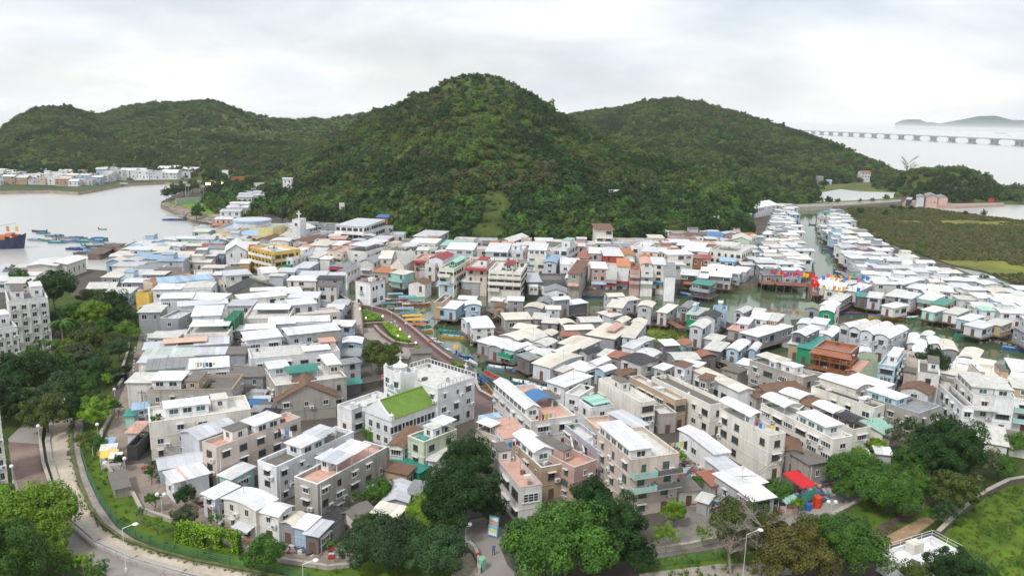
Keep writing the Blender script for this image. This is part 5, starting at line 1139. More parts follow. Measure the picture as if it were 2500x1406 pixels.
N('c6',(1390,430),(1500,440),(1490,370),6.2,'S','s','O',2,'weathered house with rusty lean-to behind the rusty pink shutter house')
N('c6',(1790,400),(1920,430),(1900,370),6.8,'N','g','J',2,'pale green house below a small vivid orange canopy',win=.4)
N('c6',(640,270),(765,285),(860,225),6.0,'S','g','A',2,'house with twin pale gables right against the hill foot')
N('c6',(475,370),(680,375),(745,300),8.0,'L','s','W',3,'pale grey house with long white roof behind the widest cream house',kind='wide')
N('c6',(685,350),(855,360),(868,315),7.6,'W','f','W',2,'white house with roof hut left of the green windowed cream house',[('b',.3,.8,.2,.8,2,'W')])
N('c6',(125,345),(375,355),(400,300),8.6,'L','s','W',3,'pale grey block with ribbon windows and white roof behind the maroon rimmed house',kind='wide')
N('c6',(70,310),(260,320),(300,275),7.4,'L','s','M',2,'house with pale green roof strip near the hill foot')
N('c6',(205,245),(390,255),(395,235),8.0,'A','f','A',2,'off-white roof block backing straight onto the forest')
N('c6',(2350,590),(2500,600),(2520,555),5.2,'K','s','W',2,'dark stilt teahouse with white roof and orange awning',[('a',.2,1,0,0,2.6,'J')],stilts=1.3,kind='wide')
N('c5',(2025,300),(2240,318),(2290,262),7.2,'G','s','L',2,'grey house with ribbed pale roof tucked under the forest edge',kind='wide')
N('c5',(1960,360),(2200,372),(2250,335),7.6,'C','s','W',2,'house with layered white roofs below the ribbed pale roofed one',kind='wide')
N('c5',(1760,430),(2010,450),(2060,400),7.0,'A','f','S',2,'wide grey terraced house in the middle of the upper row',[('c',.4,.9,.3,.9,2,'L')],win=.5)
N('c5',(1590,345),(1720,360),(1760,310),6.6,'O','s','L',2,'reddish house with pale roof right below the large restaurant')
N('c5',(1045,385),(1190,400),(1215,355),6.2,'C','s','C',2,'cream roofed house left of the tan pink balconied one')
N('c5',(1180,380),(1330,395),(1380,360),6.0,'E','s','W',2,'small peach house with white tin roof below the restaurant')
N('c5',(840,420),(1000,430),(1040,375),6.2,'P','f','E',2,'salmon block right behind the orange-yellow building',win=.5)
N('c5',(1000,500),(1115,515),(1140,460),5.4,'A','s','A',2,'cluttered off-white house left of the tan pink balconied one')
N('c7',(150,415),(305,420),(300,395),5.0,'C','s','A',1,'long cream bungalow among trees on the hill foot',kind='wide')
N('c7',(580,420),(640,425),(640,415),6.4,'A','s','W',2,'small white roofed house at the tree line left of the blue roof one')
N('c7',(635,450),(790,455),(800,425),7.0,'W','s','U',2,'white house with dark blue solar roof at the tree line')
N('c7',(890,490),(1055,500),(1060,460),7.4,'N','g','A',2,'pale green house with tiled roof beside the creek side banyan')
N('c7',(1050,460),(1095,465),(1110,440),8.4,'C','f','A',3,'narrow cream house right beside the creek side banyan')
N('c7',(360,540),(620,560),(650,530),8.2,'W','s','W',3,'long white roofed house in the upper right row under the trees')
N('c7',(425,590),(670,610),(680,575),8.2,'W','s','W',3,'white house with sloping long white roof above the red shop pair',kind='wide')
N('c7',(715,575),(1010,615),(1045,560),9.4,'C','f','A',3,'large cream three storey block with timber balconies on its right side',[('c',.1,.7,.2,.8,2.2,'A')],fm=FRAMEB,win=1.3)
N('c7',(765,690),(905,700),(930,675),6.2,'B','s','B',2,'sky blue house at the foot of the large cream block')
N('c7',(485,665),(590,670),(595,640),7.6,'O','s','O',2,'brown red timber shop, left of the pair',[('B',0,1,0,0,3.4,'O')])
N('c7',(600,670),(680,675),(685,645),7.2,'T','s','R',2,'brown timber shop with maroon roof, right of the pair',[('B',0,1,0,0,3.4,'O')])
N('c7',(990,105),(1120,110),(1215,80),9,'W','f','W',3,'large white house with blue railings at the far end of the channel',coping='B')
N('c7',(1015,180),(1170,200),(1240,150),7,'W','g','W',2,'big white gabled house below the blue railed one',win=.8)
N('c7',(955,245),(1070,250),(1070,225),4,'A','s','H' if 'H' in ROOFC else 'W',1,'lone bungalow with pale roof among the channel trees')
N('c7',(873,235),(920,240),(935,212),4.6,'W','g','W',2,'tiny white gabled house among the channel trees')
# stilt teahouses right end of the north bank, on the water (c7)
for A,B,C,w_,rc,aw,t in (((410,815),(570,825),(590,790),'G','W',None,'grey stilt house with split white roof left of the green awning'),((545,850),(650,858),(665,825),'G','W','M','stilt house with white roof and sea green awning over its deck'),((590,790),(715,798),(730,765),'L','W',None,'pale stilt house behind the sea green awning'),((660,835),(800,845),(820,805),'D','C',None,'dark timber stilt house with big veranda over the creek'),((650,760),(790,770),(810,738),'G','W',None,'grey white roofed house above the timber veranda'),((745,795),(960,815),(1000,765),'L','W',None,'large white roofed stilt restaurant with pink banners'),((895,785),(1020,800),(1050,765),'L','W',None,'white roofed stilt house right of the pink banners'),((800,845),(875,850),(880,810),'A','W',None,'narrow white roofed stilt house next to parasols'),((545,905),(700,940),(700,900),'D','Q',None,'low green roofed stilt kitchen over the water')):
 H('c7',A,B,C,4.0,w_,'s',rc,2,([('a',0,1,0,0,2.0,aw)] if aw else []) + [('B',0,1,0,0,1.9,'G')],t,stilts=1.6,kind='wide',base=1.8,group='stilt houses along the north bank')
# ---------------------------------------------------------------- central stilt cluster (a4, a5)
cs = 'stilt houses on the mud island in the creek'
def K(reg,A,B,C,h,wall,roof,rc,lab,ex=(),**k):
 k.setdefault('stilts',1.3); k.setdefault('base',1.6)
 return H(reg,A,B,C,h * .78,wall,roof,rc,k.pop('fl',None) or (2 if h > 4.2 else 1),ex,lab,group=cs,**k)
K('a4',(0,200),(155,205),(130,165),6,'B','v','W','pale blue two storey stilt house at the left tip of the island')
K('a4',(0,250),(120,262),(118,245),4,'B','s','W','lower pale blue stilt house in front of the left tip one')
K('c6',(70,900),(230,925),(250,860),4,'B','s','W','light blue flat roofed stilt house, leftmost on the island')
K('c6',(250,822),(410,830),(400,800),5,'W','v','W','arched white roof stilt house behind the pale blue ones')
K('c6',(50,850),(120,860),(118,778),6,'T','f','T','brown brick chimney like tower at the left tip of the island',win=0)
K('c6',(290,1045),(500,1025),(490,985),4.2,'L','v','W','long pale stilt house with white roof facing the sampans')
K('c6',(365,1100),(560,1090),(540,1035),4.4,'A','s','W','white boarded stilt house with air units nearest the sampans')
K('a4',(445,150),(608,155),(600,122),5.2,'G','s','W','tall grey box stilt house beside the left footbridge')
K('a4',(300,225),(400,230),(410,185),3.6,'T','g','T','small brown roofed hut beside the left footbridge')
K('a4',(270,150),(390,160),(385,135),3.4,'G','s','A','tilted off-white sheet roof behind the small brown hut')
K('a4',(615,225),(790,238),(840,195),4.2,'G','v','C','grey stilt house with cream arched roof right of the tall grey box')
K('a4',(855,240),(998,245),(995,212),5.6,'L','v','C','tall narrow grey stilt house with cream roof in the island middle')
K('a4',(830,60),(1065,66),(1065,14),5.0,'W','g','D' if 'D' in ROOFC else 'G','white gabled house with grey roof at the creek edge of the island',axis='y',rise=1.2,ww=1.4)
K('a4',(760,180),(915,195),(920,130),3.6,'G','g','G','low slate grey roofed house before the white gabled one')
K('a4',(920,150),(1085,135),(1060,108),6.2,'G','v','W','tall grey stilt house with white roof right of the slate grey roof')
K('a4',(1075,200),(1260,175),(1240,140),3.8,'D','s','W','dark stilt house with wide white lean-to roof over the creek')
K('a4',(690,345),(850,350),(900,300),3.4,'G','s','A','grey sheds with patched roof in the island middle')
K('a4',(810,385),(970,395),(985,355),3.2,'G','s','A','second patched shed in the island middle, nearer the camera')
K('a4',(1500,110),(1660,105),(1650,72),5.6,'L','v','C','grey two storey stilt house with cream roof, rear of the right group')
K('a4',(1660,160),(1815,140),(1810,110),4.8,'L','s','A','low roofed stilt house on the creek right of the rear cream roof')
K('a4',(1480,215),(1640,225),(1745,160),5.6,'L','s','C','grey stilt house with large cream roof and brown veranda',[('B',.1,.9,0,0,2.6,'O')])
K('a4',(1815,210),(1960,220),(2035,175),6.2,'L','v','C','tall grey stilt house with shuttered windows and arched cream roof',win=1.4)
K('a4',(2010,265),(2110,275),(2290,215),4.6,'L','s','C','long pale stilt house with broad cream roof by the red railings',win=1.4)
K('a4',(1440,290),(1580,340),(1620,300),3.6,'A','s','A','shed draped with dark green tarpaulin in the island middle')
K('a4',(1550,375),(1640,385),(1770,345),5.4,'L','v','C','grey upper house with cream arched roof behind the salmon tent')
K('a4',(1770,385),(1900,400),(1925,365),4.6,'L','v','C','pale annex with cream arched roof right of the salmon tent house')
K('a4',(1320,515),(1600,570),(1740,440),4.2,'G','s','C','broad cream roofed stilt house topped by a salmon tent',[('c',.45,.8,.3,.9,.4,'P')],rise=.2)
K('a4',(1700,500),(1760,590),(1890,430),4.8,'L','s','C','long grey wing joined right of the broad cream roof',rise=.2)
K('a4',(495,440),(690,470),(800,425),3.8,'G','v','C','wide cream arched roof left of the island centre')
K('a4',(418,530),(560,590),(770,490),4.4,'L','v','C','long cream arched stilt house second row left')
K('a4',(585,560),(700,590),(840,525),4.0,'G','v','A','off-white arched roof tucked right of the long cream one')
K('a4',(785,505),(905,530),(960,490),3.6,'G','v','C','small cream arch roof right of the off-white one')
K('a4',(140,585),(235,625),(360,575),3.8,'G','s','W','white roofed stilt house with teal curtain at the left channel')
K('a4',(240,640),(370,665),(490,600),4.0,'G','v','W','white roofed stilt house right behind the teal curtain')
K('a4',(372,655),(500,690),(640,640),3.8,'M','s','W','stilt house with teal veranda and washing over the left channel',[('B',0,1,0,0,1.2,'Q')])
K('a4',(570,640),(680,700),(720,650),3.6,'K','s','W','white roof beside washing lines near the left channel')
K('a4',(715,610),(850,640),(950,585),4.8,'L','v','A','raised off-white roofed upper house in the island middle')
K('a4',(985,605),(1240,665),(1420,590),4.0,'G','s','C','widest cream roof in the middle of the island')
K('a4',(670,700),(800,730),(930,690),3.6,'G','s','W','white roof left of the square green-grey roof terrace')
K('a4',(765,715),(910,780),(990,745),3.8,'G','p','H','square green-grey flat terrace roof in the front half of the island',rise=0)
K('a4',(930,690),(1060,720),(1220,670),4.2,'G','s','C','cream roof right of the square green-grey terrace')
K('a4',(560,740),(690,800),(760,765),3.6,'D','s','G','dark grey roofed shed over the left channel')
K('a4',(710,820),(895,870),(1235,745),4.2,'L','v','C','long cream roofed grey house along the front of the island',axis='x')
K('a4',(1205,690),(1290,720),(1430,680),3.8,'L','g','K','grey house with dark brown-black roof in the island middle')
K('a4',(1285,820),(1380,840),(1540,785),4.6,'A','v','W','white arched roof with open balcony in the front of the island',win=1.2)
K('a4',(1100,860),(1290,920),(1370,860),3.6,'W','s','W','big low white roof in the front corner of the island')
K('a4',(1370,880),(1470,910),(1595,875),4.2,'B','v','W','pale blue house with small white arched roof in the island front')
K('a4',(905,880),(1040,920),(1120,880),3.4,'G','s','A','patched off-white roof at the island front above the blue sampans')
K('a4',(1010,925),(1120,940),(1180,900),3.0,'D','s','C','small cream lean-to on poles above the blue sampans')
K('a4',(1540,930),(1640,960),(1800,910),3.6,'G','g','T','reddish brown roofed shed behind the small green curved canopy')
K('a4',(1650,640),(1770,660),(1920,610),5.4,'W','s','L','white upper house with single twin window in the right of the island',win=.6)
K('a4',(1700,600),(1900,600),(2055,560),3.6,'L','s','A','wide off-white roof behind the white upper house')
K('a4',(1775,710),(1980,750),(2075,705),4.2,'L','v','W','white arched roof house right of the white upper house',axis='y')
K('a4',(1500,745),(1640,770),(1740,730),3.8,'G','s','O','rust brown flat roof beside the big dark grey one')
K('a4',(1660,765),(1880,840),(2030,790),4.2,'A','s','K','broad dark charcoal roof on the right front of the island')
K('a4',(1390,735),(1490,750),(1600,700),3.4,'A','s','A','pale sheet roof near the bright green netting')
K('a4',(2010,865),(2110,895),(2205,865),3.6,'L','s','W','small house with patched white roof by the island front right')
K('a4',(2215,600),(2330,640),(2385,600),4.0,'M','g','O','mint green cottage with rust roof beside the grass patch')
K('a5',(600,215),(760,235),(840,190),5.6,'L','g','K','grey two storey stilt house with black roof right of the blue fishing house')
K('a5',(490,320),(620,335),(755,275),6.4,'L','v','A','tall grey house with many small windows and arched roof beside the grass',win=1.4)
K('a5',(490,195),(640,215),(700,150),5.0,'Q','s','H','bright teal and sky blue house built like a ship deck',[('b',.1,.4,.4,.9,1.4,'B')],kind='wide')
K('a5',(740,150),(880,160),(900,110),6.0,'B','f','B','sky blue house with stacked blue roof decks over the creek',[('b',.3,.7,.3,.8,2.4,'B','W')],kind='wide',coping='B')
K('a5',(425,130),(500,140),(560,75),4.6,'G','g','G','grey tin roofed house left of the blue ship like house')
K('a5',(965,170),(1050,185),(1140,140),4.6,'L','v','A','grey house with arched roof beyond the veranda houses')
K('a5',(1140,180),(1240,190),(1280,155),4.4,'L','s','A','low pale hut right of the arched roof beyond the verandas')
K('a5',(980,285),(1090,298),(1165,250),5.4,'L','s','W','white roofed upper house left of the timber veranda house')
K('a5',(1105,235),(1270,250),(1350,200),5.6,'W','s','W','white house with wide roof left half of the timber veranda house',win=1.2)
K('a5',(1275,250),(1400,270),(1460,210),5.4,'T','s','A','timber veranda house standing over the pale right hand water',[('B',0,1,0,0,2.6,'O')],kind='wide')
K('a5',(1085,390),(1240,440),(1490,320),3.8,'G','s','W','lower house with great white slanting roof on tall stilts')
K('a5',(920,350),(1090,380),(1100,345),3.4,'G','s','P','shed with salmon flat roof left of the great slanting roof')
K('a5',(680,545),(830,575),(890,500),4.2,'D','s','A','brown fronted house with off-white roof behind the curved walkway')
K('a5',(850,545),(970,560),(1150,480),4.6,'B','v','W','blue-grey house with wavy white roof and orange barrel awning')
K('a5',(660,440),(800,465),(880,430),3.8,'L','s','A','pale shed with orange tarpaulin corner in the island right')
K('a5',(1120,560),(1180,570),(1220,500),4.0,'B','v','W','pale blue rounded shed at the end of the curved walkway')
K('a5',(1010,690),(1120,720),(1160,680),3.2,'W','s','W','low white lean-to behind the long grey-brown building')
K('a5',(850,745),(1000,790),(1085,750),4.2,'S','p','S','stained concrete box with brown slab roof beside the curved walkway',win=.2)
# right tip across the pale water
for A,B,C,w_,rf,rc,t,fl in (((1660,140),(1800,150),(1830,105),'G','g','F','grey two storey stilt house with dark green roof by the bright green one',2),((1825,165),(1960,180),(1985,130),'Q','v','W','vivid green stilt house with two white arched roofs',2),((1850,105),(1990,130),(2010,85),'W','v','W','white arched roof directly behind the vivid green house',2),((1590,295),(1720,310),(1780,265),'L','v','W','white roofed house left below the vivid green house',1),((1740,280),(1880,300),(1920,260),'L','s','W','pale house with aerials just below the vivid green house',2),((1560,390),(1680,415),(1815,340),'D','v','W','dark veranda house with white arched roof by the pale water',2),((1510,490),(1640,510),(1700,460),'T','s','L','lower timber deck house with lilac-grey roof by the pale water',1),((1770,395),(1930,420),(2050,345),'L','v','W','wide white roofed house behind the turquoise curtains',1),((1640,530),(1780,560),(1830,440),'Q','s','Q','turquoise curtained yard shed left of the brown timber house',1),((1720,440),(1800,455),(1860,400),'L','s','W','small white roof between veranda house and turquoise shed',1)):
 H('a5',A,B,C,6.2 if fl == 2 else 4.0,w_,rf,rc,fl,(),t,stilts=1.4,base=1.6,group='stilt houses by the pale right hand water',win=1.1)
# front row of the stilt quarter across the right hand channel (a6, c8)
fr = 'stilt houses facing the right hand channel'
def F(A,B,C,h,w_,rc,t,ex=()): H('c8',A,B,C,h * .68,w_,'s',rc,2 if h > 5.1 else 1,list(ex),t,stilts=1.8,base=2.0,group=fr,win=1.2,kind='wide')
F((365,880),(530,905),(630,840),5,'L','W','white roofed stilt house on the corner by the festival flags')
F((430,930),(620,945),(735,885),5,'A','W','broad white roofed stilt house behind the corner one')
F((720,950),(830,970),(905,900),5,'L','W','white roofed house over the rows of little flags')
F((520,1040),(640,1060),(720,1000),4,'D','A','dark decked stilt house right of the flag corner')
F((900,1015),(1030,1030),(1060,985),5.2,'L','A','grey stilt house with pale roof above a shadowy deck')
F((1080,1000),(1180,1015),(1300,960),5.0,'G','A','grey tall stilt house joined right of the shadowy deck one')
F((785,1010),(890,1015),(910,985),4.4,'D','Q','green roofed boatshed among the corner stilt houses')
F((1060,1100),(1170,1130),(1295,1105),4.0,'A','W','low off-white stilt house with two folded roofs over the channel')
F((1215,1015),(1340,1035),(1430,990),5.6,'L','W','pale two storey stilt house left of the little green ones')
F((1450,1030),(1600,1060),(1640,1005),4.6,'A','W','white stilt house with veranda above the green walled one',[('B',0,1,0,0,2.2,'M')])
F((1485,1145),(1590,1175),(1670,1140),3.8,'M','W','small pale green stilt house jutting over the channel')
F((1560,1080),(1690,1105),(1760,1055),4.4,'Z','Q','ochre stilt house with dark green upper roof',)
F((1700,1170),(1830,1200),(1900,1150),4.0,'A','A','weathered off-white stilt house with blue pipes')
F((1845,1235),(1960,1265),(2040,1215),4.2,'B','W','white roofed stilt house with blue deck near the right end')
F((1935,1300),(2090,1345),(2150,1290),3.8,'L','W','stilt house with green fascia near the right end of the row')
F((2110,1275),(2260,1310),(2340,1270),4.2,'T','A','brown stilt house over tangled poles at the right end')
F((1220,880),(1300,900),(1380,840),6.4,'A','W','taller off-white two storey block in the middle of the stilt quarter')
F((1330,920),(1500,950),(1510,905),5.2,'W','W','white stilt house with twin windows right of the taller block')
F((1510,945),(1750,965),(1760,915),5.2,'W','W','long white stilt house with a row of small square windows')
F((1730,905),(1900,1000),(2050,960),5.4,'A','W','longest white roofed grey house in the stilt quarter, running backwards')
# ---------------------------------------------------------------- the densely packed quarters: rows laid out on the ground
_o1 = ['first','second','third','fourth','fifth','sixth','seventh','eighth','ninth','tenth','eleventh','twelfth','thirteenth','fourteenth','fifteenth','sixteenth','seventeenth','eighteenth','nineteenth']
ORD = _o1 + ['twentieth'] + ['twenty-' + w for w in _o1[:9]] + ['thirtieth'] + ['thirty-' + w for w in _o1[:9]] + ['fortieth'] + ['forty-' + w for w in _o1[:9]] + ['fiftieth'] + ['fifty-' + w for w in _o1[:9]]
def in_px(poly,x,y):
 c = False; j = len(poly) - 1
 for i in range(len(poly)):
  if (poly[i][1] > y) != (poly[j][1] > y) and x < (poly[j][0] - poly[i][0]) * (y - poly[i][1]) / (poly[j][1] - poly[i][1]) + poly[i][0]: c = not c
  j = i
 return c
def fill(poly,ang,seed,where,step=(9.2,8.2),size=((6,9),(5.5,7.5)),hs=(3.4,5.4),walls='LLGAWWB',roofs='WWWWALCG',styles='svvs',stilts=0,base=GZ,rowname='row',fromwhat='',maxn=999,fls=None,group=None,grow=.35):
 """rows of houses inside a ground outline; ang = heading of a row in degrees from +X"""
 rnd = random.Random(seed); W3 = [P(x,y,base) for x,y in poly]; pl = [(p.x,p.y) for p in W3]
 a = R(ang); ux,uy = math.cos(a),math.sin(a); vx,vy = -uy,ux
 s_ = [p[0] * ux + p[1] * uy for p in pl]; t_ = [p[0] * vx + p[1] * vy for p in pl]; n = 0; rownum = 0
 t = min(t_) + step[1] / 2
 while t < max(t_):
  s = min(s_) + rnd.uniform(0,3); k = 0; hit = False
  while s < max(s_) and n < maxn:
   w = rnd.uniform(*size[0]); d = rnd.uniform(*size[1]); s2 = s + w / 2; tt = t + rnd.uniform(-.7,.7)
   x,y = s2 * ux + tt * vx,s2 * uy + tt * vy
   s += w + .25
   if not inside_poly(x,y,pl): continue
   q = proj((x,y,base + 3))
   if not (-40 < q[0] < 2540 and q[1] < 1500): continue
   rz = a + rnd.uniform(-.05,.05)
   if overlaps(x,y,w,d,rz,-grow):
    w *= .62; d *= .7
    if overlaps(x,y,w,d,rz,-grow): continue
   hit = True
   hh = rnd.uniform(*hs); st = rnd.choice(styles); rc = rnd.choice(roofs); wl = rnd.choice(walls)
   if rnd.random() < .03: rc = rnd.choice('OTGQMK')
   size_w = 'small' if w * d < 42 else 'broad' if w * d > 62 else 'mid-sized'
   lab = '%s %s roofed house, %s in %s %s of %s' % (RNAME[rc],{'s': '','v': 'arch','f': 'flat','g': 'gable','p': 'slab'}[st],ORD[min(k,58)],ORD[min(rownum,58)],rowname,where)
   lab = lab.replace('pale blue-grey','bluish').replace('  ',' ')
   house_at(x,y,rz,w,d,hh,wl,st,rc,(2 if hh > 4.3 else 1) if fls is None else fls,(),lab,'house',base,.9,'single',False,group=group or where,stilts=stilts)
   NH[-1]['fill'] = True
   if rnd.random() < .22 and st in 'sv' and w > 6:   # a raised upper room
    ubox('upper_room',wall_m(wl),NH[-1]['o'],-w * .35,w * .1,-d * .3,d * .35,hh - .1,hh + 2.1); add_sheet(NH[-1]['o'],-w * .125,d * .025,hh + 2.1,w * .45 + .5,d * .65 + .5,'arc',roof_m(rc),'x',.35,name='upper_roof')
   k += 1; n += 1
  if hit: rownum += 1
  t += step[1]
 print('fill',where,n)
small = dict(size=((4.6,7.6),(4.4,6.2)),step=(7,6.5))
fill([(2010,532),(2052,528),(2085,572),(2125,603),(2160,625),(2150,655),(2075,655),(2040,610),(2012,570)],8,1,'the upper stilt quarter',stilts=1.3,base=1.8,rowname='row',fromwhat='the channel',hs=(3,5),**small)
fill([(2075,655),(2150,650),(2165,625),(2240,655),(2330,682),(2420,715),(2520,742),(2620,770),(2620,870),(2480,832),(2330,782),(2200,758),(2060,750),(1990,730),(2000,712),(2075,695)],-4,2,'the right stilt quarter',stilts=1.4,base=1.8,rowname='row',fromwhat='the left',hs=(2.8,4.8),size=((4.8,8.2),(4.4,6.4)),step=(8,6.8))
fill([(1905,515),(1936,515),(1938,540),(1948,600),(1960,640),(1965,665),(1950,690),(1880,695),(1850,688),(1868,650),(1870,600),(1885,560)],2,3,'the left channel quarter',stilts=1.3,base=1.8,fromwhat='the trees',hs=(3,5.4),**small)
fill([(1700,690),(1850,690),(1870,640),(1880,590),(1850,600),(1800,640),(1700,650)],3,4,'the packed bank behind the footbridge',fromwhat='the left',hs=(3.5,5.5),**small)
fill([(1080,785),(1200,790),(1290,800),(1420,805),(1500,800),(1560,830),(1560,850),(1640,860),(1760,880),(1830,885),(1700,900),(1500,935),(1400,945),(1330,925),(1240,875),(1170,845),(1120,800)],12,5,'the mud island',stilts=1.2,base=1.5,fromwhat='the left',hs=(2.8,3.8),roofs='AACWGSO',walls='GGDLS',maxn=24,**small)
fill([(640,665),(760,660),(900,655),(1000,665),(1080,680),(1200,690),(1300,700),(1400,705),(1480,705),(1640,700),(1850,680),(1860,610),(1800,580),(1700,590),(1600,610),(1400,612),(1200,612),(1000,604),(900,590),(800,575),(640,570),(540,560),(545,600),(600,640)],1,6,'the north bank village',size=((6,9),(6,8)),step=(8,8.5),fromwhat='the left',hs=(4,6.6),fls=2,styles='svff',roofs='WWWALCSPJ',walls='CAWLGEPS',rowname='street row',grow=.8)
fill([(215,700),(265,695),(300,640),(345,610),(480,598),(540,570),(600,600),(640,640),(560,655),(440,665),(380,690),(340,740),(300,720)],4,7,'the bayside huts',size=((5,9),(4.6,7)),step=(8,7),fromwhat='the bay',hs=(2.8,5),styles='svsg',roofs='WWALBCG',walls='WLBMGC',rowname='line')
fill([(830,730),(850,860),(890,900),(860,960),(830,960),(815,800)],2,8,'the riverside gardens',size=((4,6),(4,5.5)),step=(8,7),fromwhat='the left',hs=(2.8,3.6),roofs='WLG',walls='BLG',rowname='line')
fill([(1190,1020),(1330,1012),(1500,970),(1650,940),(1830,935),(1990,910),(2100,895),(2250,885),(2330,890),(2500,920),(2540,1060),(2330,1075),(2200,1080),(2000,1130),(1900,1150),(1700,1120),(1500,1080),(1300,1060)],-38,9,'the crowded front quarter',size=((6,8),(5,8)),step=(8,8),fromwhat='the left',hs=(3,5.2),styles='sgpf',roofs='WASTSC',walls='CASGE',rowname='lane',grow=.5)
fill([(350,1180),(330,1000),(360,860),(370,700),(540,680),(600,700),(620,1000),(560,1100),(420,1130)],6,10,'the left terrace gaps',size=((5,8),(5,7)),step=(8,7),fromwhat='the footpath',hs=(4.5,6),styles='sp',roofs='WLAS',walls='LACG',rowname='gap line',grow=.2)
fill([(600,700),(830,705),(835,1000),(680,1010),(640,980)],4,11,'the right terrace gaps',size=((5,9),(5,7)),step=(8,7),fromwhat='the lane',hs=(4.5,6.4),styles='sp',roofs='WLAS',walls='LACG',rowname='gap line',grow=.2)
fill([(-40,672),(70,664),(110,690),(80,712),(-40,715)],10,21,'the low roofs before the fort',size=((7,11),(5,7)),step=(8,7),fromwhat='left',hs=(2.8,4),styles='sg',roofs='WLA',walls='WLC',rowname='line')
fill([(195,704),(330,690),(350,735),(320,745),(230,722)],6,22,'the sheds behind the park',size=((6,9),(5,7)),step=(8,7),fromwhat='left',hs=(3,4.5),styles='sg',roofs='WLA',walls='WLB',rowname='line')
# villages across the bay
fill([(-60,452),(120,452),(190,456),(250,450),(300,440),(295,432),(-60,440)],6,12,'the far shore village',size=((6,9),(6,8)),step=(8,9),fromwhat='the left',hs=(3.5,8),styles='ffsg',roofs='WAWPC',walls='WWBETAAL',rowname='line',fls=3)
fill([(250,438),(470,437),(470,422),(250,424)],2,13,'the far shore villas',size=((9,14),(8,10)),step=(13,13),fromwhat='the left',hs=(4.5,7),styles='fgf',roofs='WWW',walls='WWAL',rowname='line',fls=2)
fill([(545,545),(600,545),(650,500),(700,500),(730,478),(700,465),(640,470),(600,490),(590,520)],12,14,'the field side houses',size=((7,11),(7,9)),step=(9,9),fromwhat='the left',hs=(5,8),styles='sf',roofs='WWL',walls='LWA',rowname='row',fls=2)
def ray_hit(x,y):
 d = ray(x,y); k = 150.0
 while k < 1500:
  q = CP + d * k; h,_ = hill_h(q.x,q.y)
  if q.z < GZ + h: return q
  k += 3
 return P(x,y)
for x,y,s,h,wl,rc,t in ((551,440,10,9,'W','W','white and pinkish tower house among the trees above the playing field'),(585,447,24,5,'O','W','low red trimmed white pavilion above the playing field'),(704,474,16,10,'W','L','white stepped house at the hill foot right of the field'),(1502,492,24,6,'L','L','pale metal roofed house alone in the middle of the hill forest'),(2108,440,16,9,'W','O','white house with orange roof at the foot of the far ridge'),(2000,446,10,7,'G','A','grey box hut beside the far marsh, the left one'),(2022,449,9,4,'B','L','bluish low hut beside the far marsh, the right one'),(1500,490,10,5,'W','W','white annex of the lone house in the hill forest'),(1660,500,10,4,'W','W','white roof peeping from the trees left of the channel'),(1745,545,12,5,'W','A','white roofed cottage half hidden by hillside trees'),(836,524,10,7,'C','A','cream house half hidden in trees behind the restaurant')):
 b = ray_hit(x,y); hz = max(0,b.z - GZ - 1)
 k = (b - CP).length / FPX
 house_at(b.x,b.y,.1,s * k * 1.3,s * k,h,wl,'g' if rc in 'OL' else 'f',rc,max(1,int(h / 3)),(),t,'house',GZ + hz,.9,near=False)
# ---------------------------------------------------------------- labels that point: a thing is named by where it stands
LM = [('left housing blocks',60,800),('cream fort',135,645),('yellow walled terrace house',368,712),('black gabled barn',610,700),('white riverside tower',903,712),('planted promenade',960,810),
 ('church tower',975,900),('green roofed church hall',1000,990),('pale green house',1045,1080),('stained concrete block',830,1130),('pinkish beige block',600,1080),('long cream house',470,1040),
 ('curving drain channel',220,1220),('tallest peach house',1580,1120),('narrow peach roofed house',1270,1180),('row of white sheds',1780,1110),('red canopy',1950,1170),('rooftop with water tanks',2260,1340),
 ('sky blue roof terrace',2200,970),('panelled white roofs',2400,960),('brown timber house',2040,870),('vivid green stilt house',2015,760),('footbridge with flags',1930,690),('four arched roofs',2130,815),
 ('sunny grass patch',1630,820),('curved walkway',1720,870),('widest cream creek house',1240,680),('slim tower house',1471,570),('orange-yellow school',670,625),('slender church tower',728,545),
 ('yellow school',620,570),('playing field',530,500),('far shore village',150,450),('large restaurant',880,560),('temple',2270,485),('long causeway',2060,497),('marsh',2300,590),('channel mouth',1960,520),('lawn at the right edge',2430,1260),('bay jetty',260,620)]
SEEN = {}
def where_(x,y):
 d,nm,lx,ly = min((math.hypot(x - lx,(y - ly) * 1.3),nm,lx,ly) for nm,lx,ly in LM)
 dx,dy = x - lx,y - ly
 if abs(dx) > abs(dy) * 1.2: rel = 'right of' if dx > 0 else 'left of'
 else: rel = 'in front of' if dy > 0 else 'behind'
 return rel,nm
PEND = []
def pend(o,desc,x,y): PEND.append((o,desc,x,y))       # labelled at the end, once all are placed
def settle_labels():
 groups = {}
 for o,desc,x,y in PEND:
  rel,nm = where_(x,y); groups.setdefault((desc,rel,nm),[]).append((x,y,o))
 for (desc,rel,nm),items in groups.items():
  items.sort(key=lambda t: t[0])
  for i,(x,y,o) in enumerate(items):
   if len(items) == 1: o['label'] = '%s %s the %s' % (desc,rel,nm)
   else: o['label'] = '%s %s from left, %s the %s' % (desc,ORD[min(i,58)],rel,nm)
